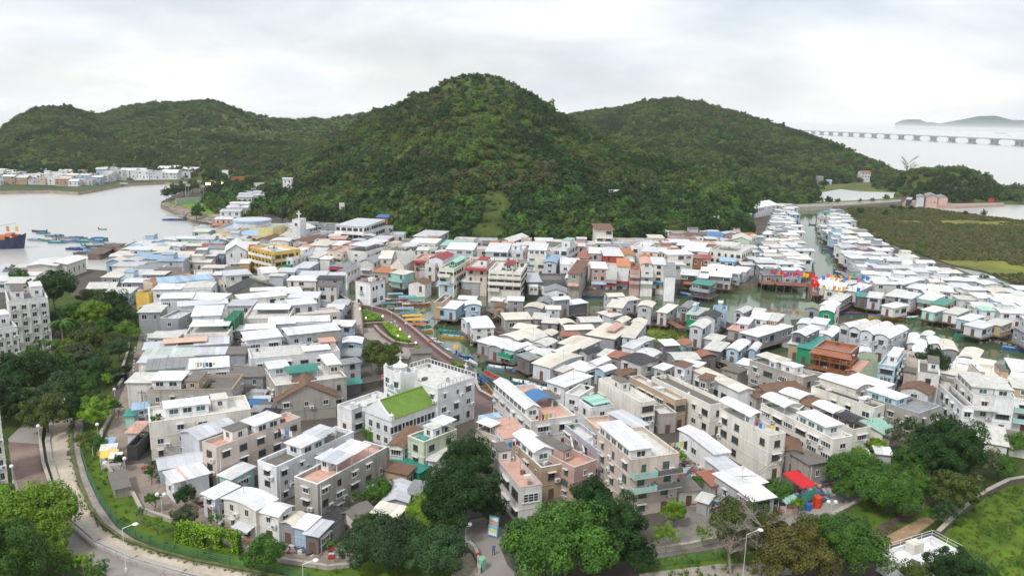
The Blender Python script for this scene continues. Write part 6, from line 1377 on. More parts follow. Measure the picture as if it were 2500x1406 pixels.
# ---------------------------------------------------------------- ground sheets
def sheet(name,pts,dz,m,reg='s',thick=0): return poly_obj(name,PX([px(reg,p) for p in pts],GZ + dz),GZ + dz,m,thick)
CHAN = mat('channel_concrete',(.56,.49,.39),.9,.16,.25,stain=.5,bump=.3,bscale=1.2,dirt=(.14,.14,.06))
BENCHM = mat('channel_bench',(.36,.32,.28),.95,.25,.4,stain=.6,bump=.4,bscale=1.5,dirt=(.08,.08,.05))
ROADM = mat('road_concrete',(.33,.30,.28),.95,.12,.15,stain=.25,bump=.1)
PLAZA = mat('plaza_brown',(.23,.165,.14),.95,.3,.12,stain=.5,bump=.2,bscale=2)
PROM = mat('promenade_brick',(.22,.155,.145),.9,.12,.5,bump=.2,bscale=6)
PROMW = mat('promenade_wall',(.19,.14,.125),.9,.15,.6,stain=.3)
DUST = mat('yard_concrete',(.23,.21,.19),.95,.3,.3,stain=.6,bump=.3,bscale=2)
sheet('park_lawn',[(125,700),(330,780),(345,800),(318,900),(268,960),(248,1000),(205,1046),(60,1100),(-200,1100),(-200,820),(100,800)],.012,GRASSD)
sheet('park_path',[(350,790),(362,800),(350,860),(348,940),(345,1000),(330,1080),(300,1130),(262,1060),(285,990),(322,900),(338,830)],.02,mat('dirt_path',(.30,.25,.205),.95,.25,.3,stain=.45,bump=.3,bscale=1.5))
sheet('park_plaza',[(140,790),(230,800),(225,850),(150,880),(140,960),(120,960),(120,860)],.016,PLAZA)
lawn = [(200,1048),(197,1100),(215,1160),(245,1225),(285,1280),(330,1312),(400,1340),(480,1360),(560,1378),(700,1402),(860,1450),(1100,1500),(1100,1400),(960,1352),(880,1372),(800,1392),(700,1380),(600,1347),(550,1332),(450,1292),(420,1277),(345,1252),(325,1212),(300,1207),(288,1180),(250,1125),(246,1062),(276,1015)]
sheet('grass_bank',lawn,.04,GRASS)
L1 = [(150,960),(128,1010),(116,1080),(124,1130),(150,1210),(180,1270),(240,1322),(330,1364),(450,1398),(560,1424),(640,1450)]
R1 = [(195,985),(176,1030),(168,1070),(171,1110),(190,1180),(215,1240),(250,1288),(300,1323),(380,1350),(470,1374),(560,1391),(700,1420)]
R2 = [(205,1046),(194,1080),(197,1110),(213,1165),(243,1230),(283,1285),(330,1317),(400,1345),(480,1365),(560,1383),(700,1408),(860,1456)]
sheet('drain_channel',L1 + R1[::-1],.03,CHAN)
sheet('channel_bench',R1 + R2[::-1],.055,BENCHM)
L0 = [(136,960),(106,1010),(98,1080),(106,1135),(133,1215),(165,1278),(228,1332),(320,1374),(442,1410),(550,1438)]
sheet('lane_by_channel',L0 + [(600,1600),(-400,1600),(-400,1230),(40,1230),(20,1070)],.05,ROADM)
sheet('brown_forecourt',[(22,1078),(100,1084),(112,1140),(128,1190),(60,1196),(45,1195),(20,1090)],.058,PLAZA)
sheet('lower_left_verge',[(-300,1080),(18,1060),(22,1130),(40,1200),(-300,1300)],.062,GRASSD)
sheet('bottom_left_bank',[(-300,1230),(60,1200),(150,1260),(140,1330),(240,1390),(300,1430),(-300,1600)],.07,GRASSD)
sheet('village_lane',[(1135,1270),(1185,1262),(1245,1302),(1225,1345),(1240,1380),(1300,1440),(1170,1500),(1165,1370),(1150,1335),(1120,1310)],.03,ROADM)
sheet('paved_corner',[(1125,1345),(1150,1350),(1166,1378),(1166,1420),(1105,1420),(1095,1370)],.034,mat('grass_paver',(.33,.29,.22),.95,.3,2,bump=.5,bscale=6))
sheet('front_path',[(350,1130),(420,1200),(520,1250),(640,1320),(760,1345),(980,1320),(1000,1345),(880,1368),(800,1388),(700,1378),(600,1345),(450,1290),(345,1250),(300,1205),(262,1140)],.01,mat('dirt_path',(.30,.25,.205),.95,.25,.3))
sheet('dusty_yard',[(1600,1210),(1700,1190),(1760,1250),(1800,1330),(1570,1368),(1560,1340),(1640,1300)],.024,DUST)
sheet('lower_lawn',[(1560,1372),(1700,1350),(1790,1335),(2000,1290),(2120,1215),(2240,1200),(2270,1260),(2200,1320),(1950,1400),(1560,1420)],.028,GRASS)
sheet('lower_path',[(1560,1400),(1750,1376),(1950,1370),(1950,1400),(1560,1440)],.06,BENCHM)
sheet('right_lane',[(1880,1262),(1990,1240),(2090,1180),(2150,1140),(2180,1160),(2110,1215),(2030,1262),(1900,1300)],.036,ROADM)
sheet('right_woods_floor',[(1990,1130),(2150,1090),(2500,1080),(2700,1100),(2700,1220),(2500,1180),(2400,1218),(2300,1300),(2120,1300),(2080,1240),(2170,1150)],.016,GRASSD)
sheet('ditch',[(2120,1298),(2240,1225),(2262,1210),(2278,1222),(2230,1262),(2150,1318)],.044,mat('ditch_mud',(.12,.085,.07),.95,.35,.8,bump=.5,bscale=2))
sheet('right_field',[(2800,1160),(2500,1178),(2462,1184),(2402,1214),(2342,1260),(2290,1312),(2200,1420),(2400,1700),(2900,1500)],.032,GRASS)
sheet('sand_patch',[(2160,1310),(2250,1262),(2290,1266),(2230,1310),(2180,1330)],.05,mat('sandy_soil',(.36,.25,.15),.95,.3,1))
sheet('playing_field',[(445,500),(470,492),(566,490),(576,506),(560,518),(500,524),(450,510)],.03,grass_m('pitch_green',(.13,.26,.02)))
sheet('field_bank',[(412,497),(430,488),(450,490),(470,530),(455,525),(440,515)],.02,GRASSL)
sheet('shore_rocks_ground',[(394,497),(410,494),(450,512),(480,524),(560,522),(600,530),(600,548),(545,553),(520,546),(470,537),(448,527)],.014,SAND)
sheet('market_lane',[(548,640),(566,640),(590,720),(600,800),(612,880),(636,960),(668,1010),(640,1012),(606,960),(590,880),(582,800),(572,720)],.03,mat('lane_asphalt',(.07,.07,.075),.8,.2,.8,stain=.3))
prom = [(180,262),(215,262),(300,330),(355,345),(470,362),(600,395),(700,445),(790,515),(900,605),(1000,695),(1100,775),(1190,840),(1150,860),(1060,800),(1010,740),(870,700),(760,690),(640,495),(560,440),(420,385),(300,400),(190,320)]
sheet('promenade',prom,.02,PROM,'a3')
sheet('quay_plaza',[(395,520),(500,520),(560,600),(690,680),(860,700),(800,800),(700,790),(600,700),(470,640),(400,600)],.026,mat('quay_concrete',(.36,.32,.29),.9,.15,.3,stain=.3),'a3')
sheet('church_quay',[(1405,965),(1440,1110),(1560,1190),(1560,1330),(1400,1370),(1395,1000)],.022,PROM,'a3')
sheet('net_quay',[(1655,240),(1760,250),(1840,300),(1872,350),(1870,410),(1655,390)],.03,mat('quay_grey',(.27,.28,.31),.9,.2,.5),'a2')
# ---------------------------------------------------------------- walls, fences, kerbs
def low_wall(reg,pts,h,t,m,lab,name='low_wall',cat='wall',capm=None,base=GZ):
 W3 = [P(*px(reg,p),base) for p in pts]; c = W3[len(W3) // 2]; e = thing(name,lab,cat,(c.x,c.y,base)); b = MB(); cp = MB()
 for a,d in zip(W3,W3[1:]):
  u = (d - a); L = u.length; u.normalize(); n = Vector((-u.y,u.x,0)) * t / 2
  for mb,z0,z1,k in ((b,-.4,h - .08,1),(cp,h - .08,h + .04,1.5)):
   i = len(mb.v)
   for p in (a,d + u * t * .3):
    for s in (-1,1):
     for z in (z0,z1): q = p - c + n * s * k; mb.v.append((q.x,q.y,z))
   for f in ((0,1,3,2),(4,6,7,5),(0,4,5,1),(2,3,7,6),(1,5,7,3),(0,2,6,4)): mb.f.append(tuple(i + k2 for k2 in f)); mb.mi.append(0)
 link('wall_body',b.mesh('wall_body',m),e); link('wall_cap',cp.mesh('wall_cap',capm or m),e); return e
def fence(reg,pts,h,m,lab,gap=2.6,rails=(.15,.6,.98),base=GZ,r=.035):
 W3 = [P(*px(reg,p),base) for p in pts]; c = W3[len(W3) // 2]; e = thing('fence',lab,'fence',(c.x,c.y,base)); post = cached(('fp',m.name,h),lambda: MB().bar((0,0,0),(0,0,h),.05).mesh('fence_post',m))
 for a,d in zip(W3,W3[1:]):
  L = (d - a).length; n = max(1,int(L / gap))
  for i in range(n): q = a.lerp(d,i / n) - c; link('fence_post',post,e,(q.x,q.y,0))
  mb = MB()
  for k in rails: mb.bar(a - c + Vector((0,0,h * k)),d - c + Vector((0,0,h * k)),r)
  link('fence_rail',mb.mesh('rail',m),e)
 return e
CAP = mat('pale_cap',(.46,.42,.36),.9,.1,1,stain=.3)
low_wall('s',L1,.3,.5,BENCHM,'dark inner wall along the left side of the curving drain channel',capm=CAP)
low_wall('s',L0,.5,.3,CAP,'pale kerb wall between the lane and the drain channel')
low_wall('s',[(182,1012),(174,1060),(176,1110),(193,1178),(218,1238),(252,1284),(302,1319),(382,1346),(472,1370),(562,1387),(700,1414)],.35,.25,mat('mossy_edge',(.12,.15,.05),.95,.3,1),'mossy ledge running down the middle of the drain channel')
FG = mat('green_fence',(.04,.16,.09),.6,.1); FW = mat('pale_rail',(.45,.47,.5),.5,.1)
fence('s',[(x + 2,y - 2) for x,y in R2],1.3,FG,'green mesh fence between channel bench and grass bank',rails=(.1,.3,.5,.7,.98))
fence('s',[(x - 3,y + 2) for x,y in L0[5:]],1.1,FW,'pale metal railing beside the lane at the bottom left',rails=(.3,.65,1),gap=2)
low_wall('s',[(276,1012),(248,1060),(246,1120),(270,1155),(288,1180),(302,1205),(325,1211),(345,1250),(420,1276),(455,1290)],.7,.3,CAP,'low pale wall edging the grass bank beside the dirt path')
low_wall('s',[(560,1332),(600,1345),(620,1338),(640,1342)],.6,.3,CAP,'short crooked pale wall left of the round green tree')
low_wall('s',[(690,1372),(740,1380),(800,1390),(850,1385),(885,1368),(950,1350),(985,1330)],.6,.3,CAP,'curving pale wall below the dark spreading trees')
low_wall('s',[(316,840),(310,870),(300,900)],.6,.3,CAP,'short white wall by the parked bicycles in the park')
low_wall('s',[(302,905),(300,930),(290,945)],.6,.3,CAP,'short pale wall beside the small park lawn')
low_wall('s',[(1600,1350),(1680,1338),(1740,1325),(1790,1315),(1850,1308),(1930,1300)],.8,.3,CAP,'pale wall between dusty yard and lower lawn')
fence('s',[(1550,1392),(1700,1372),(1800,1358)],1.3,FG,'thin green fence on the lower lawn',rails=(.1,.5,.98))
low_wall('s',[(2500,1178),(2462,1184),(2402,1214),(2342,1260),(2290,1312)],1.1,.4,mat('dark_stone',(.13,.12,.10),.95,.3,1,stain=.4),'dark stone wall curving around the lawn at the right edge',capm=CAP)
low_wall('s',[(2030,1262),(2085,1232),(2130,1205)],.5,.4,CAP,'pale kerb at the edge of the right hand lane')
low_wall('s',[(1145,1335),(1160,1350),(1168,1370),(1170,1400)],.9,.3,CAP,'curved pale wall left of the village lane')
fence('s',[(1145,1332),(1163,1350),(1172,1372),(1176,1402)],1.2,FG,'dark green railing left of the village lane',rails=(.3,.65,1))
fence('s',[(1250,1340),(1247,1370),(1258,1402)],1.2,FG,'dark green railing right of the village lane',rails=(.3,.65,1))
low_wall('a3',[(0,168),(80,172),(150,205),(200,250),(300,320)],1.1,.5,PROMW,'brown parapet wall beside the net quay',capm=CAP)
low_wall('a3',[(360,340),(470,355),(600,388),(700,438),(790,508),(900,598),(1000,688),(1100,768),(1190,833)],1.1,.5,PROMW,'long brown parapet wall between promenade and tour boats',capm=mat('pink_cap',(.38,.28,.25),.9,.1))
low_wall('a3',[(382,505),(470,500),(625,492)],.9,.5,PROMW,'short brown wall below the first clipped hedge',capm=mat('pink_cap',(.38,.28,.25),.9,.1))
low_wall('a3',[(500,525),(540,570),(610,630),(680,675),(800,695),(882,690)],1.0,.5,PROMW,'brown terrace wall below the second clipped hedge',capm=mat('pink_cap',(.38,.28,.25),.9,.1))
low_wall('a3',[(1405,962),(1418,1060),(1450,1115),(1565,1180)],.9,.4,PROMW,'curved wall around the boat slip beside the church',capm=CAP)
low_wall('a3',[(130,1120),(300,1085),(420,1075),(600,1040)],1.5,.4,mat('dark_stone',(.13,.12,.10),.95,.3,1,stain=.4),'old stone garden wall behind the church annex')
low_wall('s',[(430,500),(475,496),(545,492),(566,490)],3.5,.5,mat('mint_wall',(.42,.55,.44),.8,.1,1,stain=.5),'pale mint green wall along the back of the playing field')
low_wall('s',[(566,488),(580,502),(590,512)],2.0,.4,mat('mint_wall',(.42,.55,.44),.8,.1,1,stain=.5),'sloping mint green wall at the right end of the playing field')
# ---------------------------------------------------------------- clipped hedges
def hedge(reg,pts,h,lab,leaf='leaf_hedge',name='hedge',ls=.16,dens=26):
 W3 = [P(*px(reg,p),GZ) for p in pts]; c = sum(W3,Vector()) / len(W3); e = thing(name,lab,'hedge',(c.x,c.y,GZ)); pl = [(p.x,p.y) for p in W3]
 rnd = random.Random(len(pts) * 7 + int(c.x)); m = MB(); xs = [p[0] for p in pl]; ys = [p[1] for p in pl]; n = 0; area = (max(xs) - min(xs)) * (max(ys) - min(ys))
 for _ in range(int(area * dens)):
  x,y = rnd.uniform(min(xs),max(xs)),rnd.uniform(min(ys),max(ys))
  if not inside_poly(x,y,pl): continue
  z = h * (1 + (.35 if dens > 15 else 1.2) * noise.noise(Vector((x,y,0)) * .9)) - rnd.random() ** 2 * h * .9; p = Vector((x - c.x,y - c.y,z)); u = Vector((rnd.uniform(-1,1),rnd.uniform(-1,1),rnd.uniform(-.5,.5))).normalized() * ls; v = u.orthogonal().normalized() * ls * .6
  m.quad(p - u,p - v,p + u,p + v)
 link('leaves',m.mesh('leaves',leaf_m(leaf)),e)
 b = MB(); i = 0; b.v = [(p.x - c.x,p.y - c.y,h * .75) for p in W3] + [(p.x - c.x,p.y - c.y,0) for p in W3]; k = len(W3); b.f = [tuple(range(k))] + [(j,k + j,k + (j + 1) % k,(j + 1) % k) for j in range(k)]; b.mi = [0] * len(b.f)
 if dens > 15: link('hedge_core',b.mesh('core',leaf_m('leaf_mid')),e)
 return e
hedge('a3',[(362,392),(430,376),(500,405),(570,448),(560,470),(400,480)],1.0,'bright yellow-green clipped hedge next to the gangway, the upper one')
hedge('a3',[(568,505),(635,492),(720,560),(825,655),(740,652),(640,600)],1.0,'bright yellow-green clipped hedge on the promenade, the longer lower one')
hedge('a3',[(860,700),(900,705),(915,722),(860,725)],.8,'small bright shrub bed at the end of the promenade wall',dens=40)
hedge('a3',[(1200,850),(1260,855),(1305,885),(1240,890)],.9,'small bright hedge between church roof and quay',dens=40)
hedge('s',[(885,1063),(930,1060),(955,1072),(900,1078)],2.2,'olive hedge right behind the stained concrete block','leaf_olive')
hedge('s',[(0,1195),(22,1190),(30,1230),(10,1260)],1.0,'bright shrubs at the foot of the left edge block','leaf_bright')
hedge('s',[(2385,1292),(2450,1285),(2480,1310),(2460,1330),(2400,1315)],.9,'ragged shrubs in the lawn at the right edge','leaf_mid',dens=12)
# ivy arch on the grass bank
def ivy_arch():
 p = P(510,1335); e = thing('ivy_arch','long creeper covered wall with two round openings on the grass bank','garden wall',(p.x,p.y,GZ),-.28); rnd = random.Random(4); m = MB(); L = 9.5
 for _ in range(4200):
  x = rnd.uniform(-L / 2,L / 2); z = rnd.uniform(0,2.9)
  if any((x - cx) ** 2 + (z - .9) ** 2 < .85 for cx in (.4,2.8)): continue
  q = Vector((x,rnd.uniform(-.7,.7),z)); u = Vector((rnd.uniform(-1,1),rnd.uniform(-1,1),rnd.uniform(-1,1))).normalized() * .16; v = u.orthogonal().normalized() * .1; m.quad(q - u,q - v,q + u,q + v)
 link('creeper',m.mesh('creeper',leaf_m('leaf_bright')),e)
 b = MB()
 for x0,x1 in ((-L / 2,-.5),(1.3,1.9),(3.7,L / 2)): b.box(x0,x1,-.25,.25,0,2.3)
 b.box(-L / 2,L / 2,-.25,.25,1.9,2.4); link('arch_wall',b.mesh('aw',GRASSD),e)
ivy_arch()
# ---------------------------------------------------------------- trees one by one
LD = dict(leaf_dark='dark green',leaf_mid='mid green',leaf_bright='bright yellow-green',leaf_olive='olive',leaf_grey='grey-green',leaf_brown='brownish olive',leaf_blue='bluish green',leaf_hill='dull green',leaf_bare='bare grey')
SD = dict(round='round',wide='spreading',tall='narrow',layer='layered',airy='feathery')
def T(x,y,r,leaf='mid',st='round',lab=None,**k):
 lf = 'leaf_' + leaf; e = tree(x,y,r,lf,st,lab,**k)
 if not lab: pend(e,'%s%s %s tree' % ('big ' if r > 42 else 'small ' if r < 20 else '',LD[lf],SD[st]),x,y)
 return e
for a in [(130,705,46,'dark','round'),(48,676,22,'mid','round'),(275,742,40,'dark','round'),(222,722,26,'olive','wide'),(180,765,30,'mid','round'),(228,765,36,'bright','round'),(160,795,30,'mid','wide'),(122,780,26,'dark','round'),
  (210,828,34,'olive','round'),(255,800,24,'mid','round'),(308,803,24,'bright','round'),(336,812,13,'bright','airy'),(290,850,28,'blue','round'),(250,838,26,'olive','wide'),(182,868,36,'grey','round'),(222,900,44,'dark','wide'),
  (262,925,13,'bright','tall'),(255,880,20,'olive','airy'),(95,905,50,'dark','round'),(35,915,55,'dark','round'),(140,890,32,'mid','round'),(150,945,44,'blue','round'),(60,985,52,'dark','wide'),(112,1000,48,'olive','round'),(-15,975,50,'dark','round'),
  (200,950,34,'mid','round'),(178,1000,36,'dark','round'),(222,1005,34,'bright','round'),(262,985,20,'bright','round'),(285,990,13,'mid','wide'),(210,1070,24,'olive','wide'),(243,1078,20,'mid','round'),(160,850,24,'bright','round'),(85,870,28,'mid','round'),(305,900,16,'dark','wide'),(275,905,16,'olive','wide'),
  (290,770,30,'dark','round'),(330,770,18,'mid','round'),(250,745,24,'mid','round')]: T(*a)
T(55,1262,95,'bright','wide','large bright lime green tree filling the lower left corner')
T(5,1345,85,'mid','round','dark rounded tree under the lime green one in the lower left corner'); T(120,1345,40,'bright','wide'); T(90,1220,40,'bright','airy')
for a in [(200,1372,26,'bright','airy'),(245,1390,24,'mid','airy'),(165,1380,20,'mid','round'),(372,1213,19,'mid','wide'),(447,1205,24,'dark','round'),(450,1262,30,'grey','round'),(525,1265,17,'mid','airy'),(343,1250,13,'mid','airy'),(385,1268,13,'bright','wide'),(291,1120,14,'dark','round'),(365,1150,14,'mid','round'),(375,1132,10,'blue','airy')]: T(*a)
T(650,1345,50,'mid','round','dense green round tree standing alone on the lower grass bank')
T(926,1202,38,'mid','round','round green bush tree against the stained concrete block'); T(868,1213,18,'mid','airy')
T(1050,1242,58,'bright','layer','bright green flat topped tree left of the great dark tree')
T(1140,1130,62,'dark','tall','great dark green tree towering over the village lane, its upper crown')
T(1125,1200,92,'dark','round','great dark green tree beside the village lane, the broad lower one')
T(1190,1230,48,'dark','round'); T(940,1320,88,'blue','wide','spreading dark bluish tree at the bottom left of the village lane'); T(1055,1340,75,'blue','wide','spreading dark bluish tree right beside the paved corner')
T(890,1275,32,'mid','layer'); T(812,1330,18,'mid','airy'); T(1000,1290,40,'mid','wide')
T(1370,1310,128,'mid','wide','huge mid green banyan filling the bottom centre')
T(1492,1284,88,'dark','round','huge darker tree joined right of the bottom centre banyan'); T(1450,1210,50,'dark','round'); T(1555,1350,46,'dark','round')
T(1650,1245,32,'bright','round'); T(1628,1308,34,'bright','airy'); T(1720,1300,22,'bright','airy')
T(1812,1282,76,'olive','round','neat round olive tree in front of the grey walled shed'); T(1848,1325,30,'olive','wide')
T(1948,1345,88,'brown','round','brownish olive tree at the bottom right of centre'); T(2062,1325,88,'mid','wide','spreading green tree beside the flat white roof with tanks'); T(1990,1290,40,'olive','round')
for a in [(2100,1150,66,'mid','wide'),(2170,1190,72,'mid','wide'),(2095,1112,34,'bright','layer'),(2140,1082,24,'bright','layer'),(2212,1062,42,'grey','airy'),(2225,1130,40,'mid','round'),(2390,1125,40,'grey','airy'),(2442,1130,36,'mid','wide'),(2340,1195,52,'olive','round'),(2312,1252,30,'blue','airy'),(2240,1180,36,'mid','round'),(2485,1080,26,'mid','round'),(2062,1190,26,'mid','round'),(2345,1140,34,'olive','round'),
  (2335,1398,58,'dark','round'),(2240,1408,40,'olive','round'),(2410,1420,40,'mid','round'),(1905,1200,30,'mid','round'),(1948,1228,17,'bright','round'),(1880,1185,20,'blue','round'),(2400,687,17,'dark','round'),(2445,705,12,'mid','airy'),(2475,712,12,'mid','wide'),(1660,1110,18,'bright','round'),(1700,1170,16,'mid','wide')]: T(*a)
T(2310,1085,78,'dark','round','large dark green tree below the sky blue roof terrace'); T(2275,1120,50,'dark','round')
T(2278,882,38,'dark','round','single dark round tree among the stilt houses on the right')
T(925,868,44,'olive','round','olive tree in the riverside garden behind the church tower'); T(960,855,24,'olive','round')
T(1808,553,36,'dark','round','dark banyan beside the left bank of the channel'); T(1775,565,22,'dark','round')
for a in [(1832,502,20,'olive','round'),(1790,520,22,'dark','round'),(1755,530,20,'mid','round'),(1700,560,26,'dark','round'),(1650,555,26,'olive','round'),(1600,560,24,'dark','round'),(1550,540,26,'dark','round'),(1420,570,26,'mid','round'),(1380,560,24,'mid','round'),(1300,560,32,'blue','wide'),(1250,575,22,'mid','round'),(1120,560,26,'mid','round'),(1160,540,22,'mid','round'),(1060,545,26,'olive','round'),(1010,520,26,'dark','round'),(990,550,18,'bright','round'),(960,510,28,'dark','round'),(900,510,22,'dark','round'),(860,500,24,'mid','round'),(820,520,22,'dark','round'),(780,520,24,'dark','round'),(740,512,24,'olive','round'),(690,520,20,'blue','tall'),(640,522,20,'olive','airy'),(610,530,20,'olive','round'),(1090,520,24,'mid','round'),
  (425,466,18,'dark','round'),(448,458,18,'dark','round'),(470,452,18,'olive','round'),(405,472,12,'dark','round'),(500,450,18,'olive','round'),(520,430,26,'dark','wide'),(545,440,20,'dark','round'),(580,462,22,'dark','round'),(562,470,16,'dark','round'),(484,510,16,'dark','round'),(478,520,14,'dark','round'),(555,505,9,'dark','round'),(580,512,10,'dark','wide'),(600,505,12,'dark','wide'),(640,430,16,'olive','round'),(610,440,16,'olive','round'),(660,455,18,'mid','round'),(690,455,16,'mid','round'),(500,470,10,'olive','round'),(535,545 + 22,8,'mid','wide'),(700,500,14,'dark','round'),(720,480,14,'dark','round'),
  (1930,488,9,'dark','round'),(1950,488,9,'dark','round'),(1975,487,10,'dark','round'),(2000,487,10,'dark','round'),(2025,488,10,'dark','round'),(2045,490,7,'mid','round'),(2100,490,6,'mid','round'),(2130,488,6,'mid','round'),(2165,482,8,'mid','round'),(2190,478,7,'mid','wide'),(2200,452,14,'dark','round'),(2230,442,14,'dark','round'),(2205,465,12,'mid','round'),(2180,505,7,'dark','round'),(2200,508,7,'dark','round'),(2225,507,7,'dark','round'),(2160,520,8,'dark','round'),(2100,515,10,'dark','round'),(2085,520,10,'olive','round'),(2402,520,7,'dark','tall'),(2358,520,6,'dark','round'),(2390,450,16,'dark','round'),(2420,470,14,'dark','round'),(2350,440,16,'dark','round'),(2300,445,16,'dark','round'),(2320,470,14,'mid','round'),(2360,475,14,'dark','round')]: T(*a)
def bare(x,y,hpx,lab,leafy=True):
 p = P(x,y); k = (p - CP).length / FPX; h = hpx * k * 1.08; e = thing('bare_tree',lab,'tree',(p.x,p.y,GZ)); link('trunk',trunk_mesh(7 + int(x) % 3,round(h),BARKL,True),e)
 if leafy: link('twigs',crown_mesh(61,'airy','leaf_bare',nc=60,nl=40,ls=.022,core=False),e,(0,0,h * .68),None,(h * .36,h * .36,h * .36))
 TREES.append(dict(o=e,px=(x,y),lab=lab,leaf='bare',style='bare',r=3,x=p.x,y=p.y))
bare(1785,1400,105,'leafless grey tree left of the tall lamp post'); bare(1852,1406,110,'leafless grey tree right of the tall lamp post')
bare(2212,440,34,'bare spiky tree on the skyline between ridge and headland',False)
def palm(x,y,hpx,rpx,lab,n=13):
 p = P(x,y); k = (p - CP).length / FPX; h = hpx * k * 1.06; r = rpx * k; e = thing('palm_tree',lab,'palm',(p.x,p.y,GZ)); link('trunk',MB().bar((0,0,-.2),(.15,0,h),.16,.1).mesh('ptrunk',BARKL),e)
 fm = MB(); rnd = random.Random(2)
 for i in range(9):
  t = i / 8; x_ = t; z_ = .35 * math.sin(t * 2.2) - .55 * t * t; w = .16 * math.sin(math.pi * min(1,t + .12)) + .02
  if i:
   fm.quad((px_,-pw,pz - .09),(px_,0,pz),(x_,0,z_),(x_,-w,z_ - .09)); fm.quad((px_,0,pz),(px_,pw,pz - .09),(x_,w,z_ - .09),(x_,0,z_))
  px_,pz,pw = x_,z_,w
 fr_ = fm.mesh('frond',leaf_m('leaf_mid'))
 for i in range(n): link('frond',fr_,e,(.15,0,h),(0,rnd.uniform(-.35,.35),i * 2.4),(r,r,r))
 TREES.append(dict(o=e,px=(x,y),lab=lab,leaf='leaf_mid',style='palm',r=r,x=p.x,y=p.y))
palm(156,868,68,26,'tall slender palm beside the left housing block'); palm(103,880,40,18,'short palm before the left housing block, left one'); palm(130,885,42,18,'short palm before the left housing block, right one')
palm(905,912,62,22,'coconut palm in the riverside garden'); palm(1378,1425,48,26,'little bright palm at the bottom edge beside the banyan'); palm(1915,950,22,14,'small palm beside the grey-brown rendered building'); palm(412,488,14,9,'small palm on the point by the playing field')
# ---------------------------------------------------------------- boats
BC = dict(blue=(.03,.11,.32),sky=(.20,.36,.50),green=(.04,.28,.20),red=(.36,.05,.03),orange=(.42,.13,.04),yellow=(.65,.38,.05),white=(.72,.73,.74),brown=(.17,.09,.05),teal=(.05,.22,.24),navy=(.02,.03,.09),grey=(.3,.32,.34))
def paint(k): return mat('boat_' + k,BC[k],.45,.12,1.5,stain=.25)
def hull_mesh(L,W_,D,k,inner):
 def make():
  m = MB(); secs = [(-.5,.72,.95),(-.3,.95,.8),(0,1,.72),(.25,.86,.78),(.4,.5,.92),(.5,.06,1.15)]
  for t,w,hh in secs:
   y = W_ / 2 * w; m.v += [(t * L,-y * .55,-D * .35),(t * L,-y,D * hh * .65),(t * L,-y * .88,D * hh * .65),(t * L,-y * .5,D * .08),(t * L,y * .5,D * .08),(t * L,y * .88,D * hh * .65),(t * L,y,D * hh * .65),(t * L,y * .55,-D * .35)]
  for i in range(5):
   for j in range(8):
    m.cur = 1 if j in (2,3,4) else 0; a = i * 8 + j; b = i * 8 + (j + 1) % 8; m.f.append((a,b,b + 8,a + 8)); m.mi.append(m.cur)
  m.cur = 0; m.f.append(tuple(range(7,-1,-1))); m.mi.append(0); m.f.append(tuple(range(40,48))); m.mi.append(0)
  m.cur = 1
  for x in (-.3,0,.22): m.box(x * L - .14,x * L + .14,-W_ * .42,W_ * .42,D * .42,D * .48)
  return m.mesh('hull',paint(k),paint(inner))
 return cached(('hull',L,W_,k,inner),make)
def boat(x,y,ang,L=6,hull='blue',inner='sky',can=None,lab=None,z=0.0,grp=None,W_=None,cover=None):
 p = P(x,y,z); W_ = W_ or L * .27; D = .16 * L if L < 8 else 1.2; e = thing('boat',lab or 'boat','boat',(p.x,p.y,z + .12),R(ang),grp)
 link('hull',hull_mesh(L,W_,D,hull,inner),e)
 if can:
  cm = sheet_mesh(L * .62,W_ * .95,'arc',.06,.28,paint(can),'x'); link('canopy',cm,e,(-L * .05,0,D * .6 + 1.55))
  pm = cached('bpost',lambda: MB().bar((0,0,0),(0,0,1),.035).mesh('bpost',PLASTIC))
  for sx in (-.33,.23):
   for sy in (-1,1): link('canopy_post',pm,e,(sx * L,sy * W_ * .42,D * .3),None,(1,1,D * .3 + 1.6))
  for i in range(3): link('bench',cached('bench',lambda: MB().box(-.2,.2,-.5,.5,0,.35).mesh('bench',paint('orange'))),e,(-L * .2 + i * L * .15,0,D * .1))
 elif cover: link('tarpaulin',sheet_mesh(L * .5,W_ * .9,'arc',.05,.4,paint(cover),'x'),e,(-L * .05,0,D * .5))
 else: link('outboard',cached('ob',lambda: MB().box(-.18,.18,-.15,.15,0,.7).mesh('ob',paint('navy'))),e,(-L * .52,0,D * .5))
 if not lab: pend(e,'%s%s boat' % (hull if hull != 'sky' else 'light blue',(' hulled, %s roofed' % can) if can else ''),x,y)
 return e
g1 = 'tour boats moored by the promenade'
for a in [(968,735,12,8,'red','white','sky'),(998,742,14,9,'red','white','sky'),(1018,746,16,9,'orange','white','green'),(955,758,20,8,'orange','white','teal'),(990,772,18,9,'green','white','sky'),(1000,783,18,8,'red','white','teal'),(1010,790,15,9,'teal','white','yellow'),(1016,800,15,8.5,'green','white','yellow'),(1020,812,16,8.5,'yellow','white','orange'),(1113,868,90,5,'blue','white','yellow')]: boat(*a,grp=g1,z=0)
g2 = 'sampans moored in the creek'
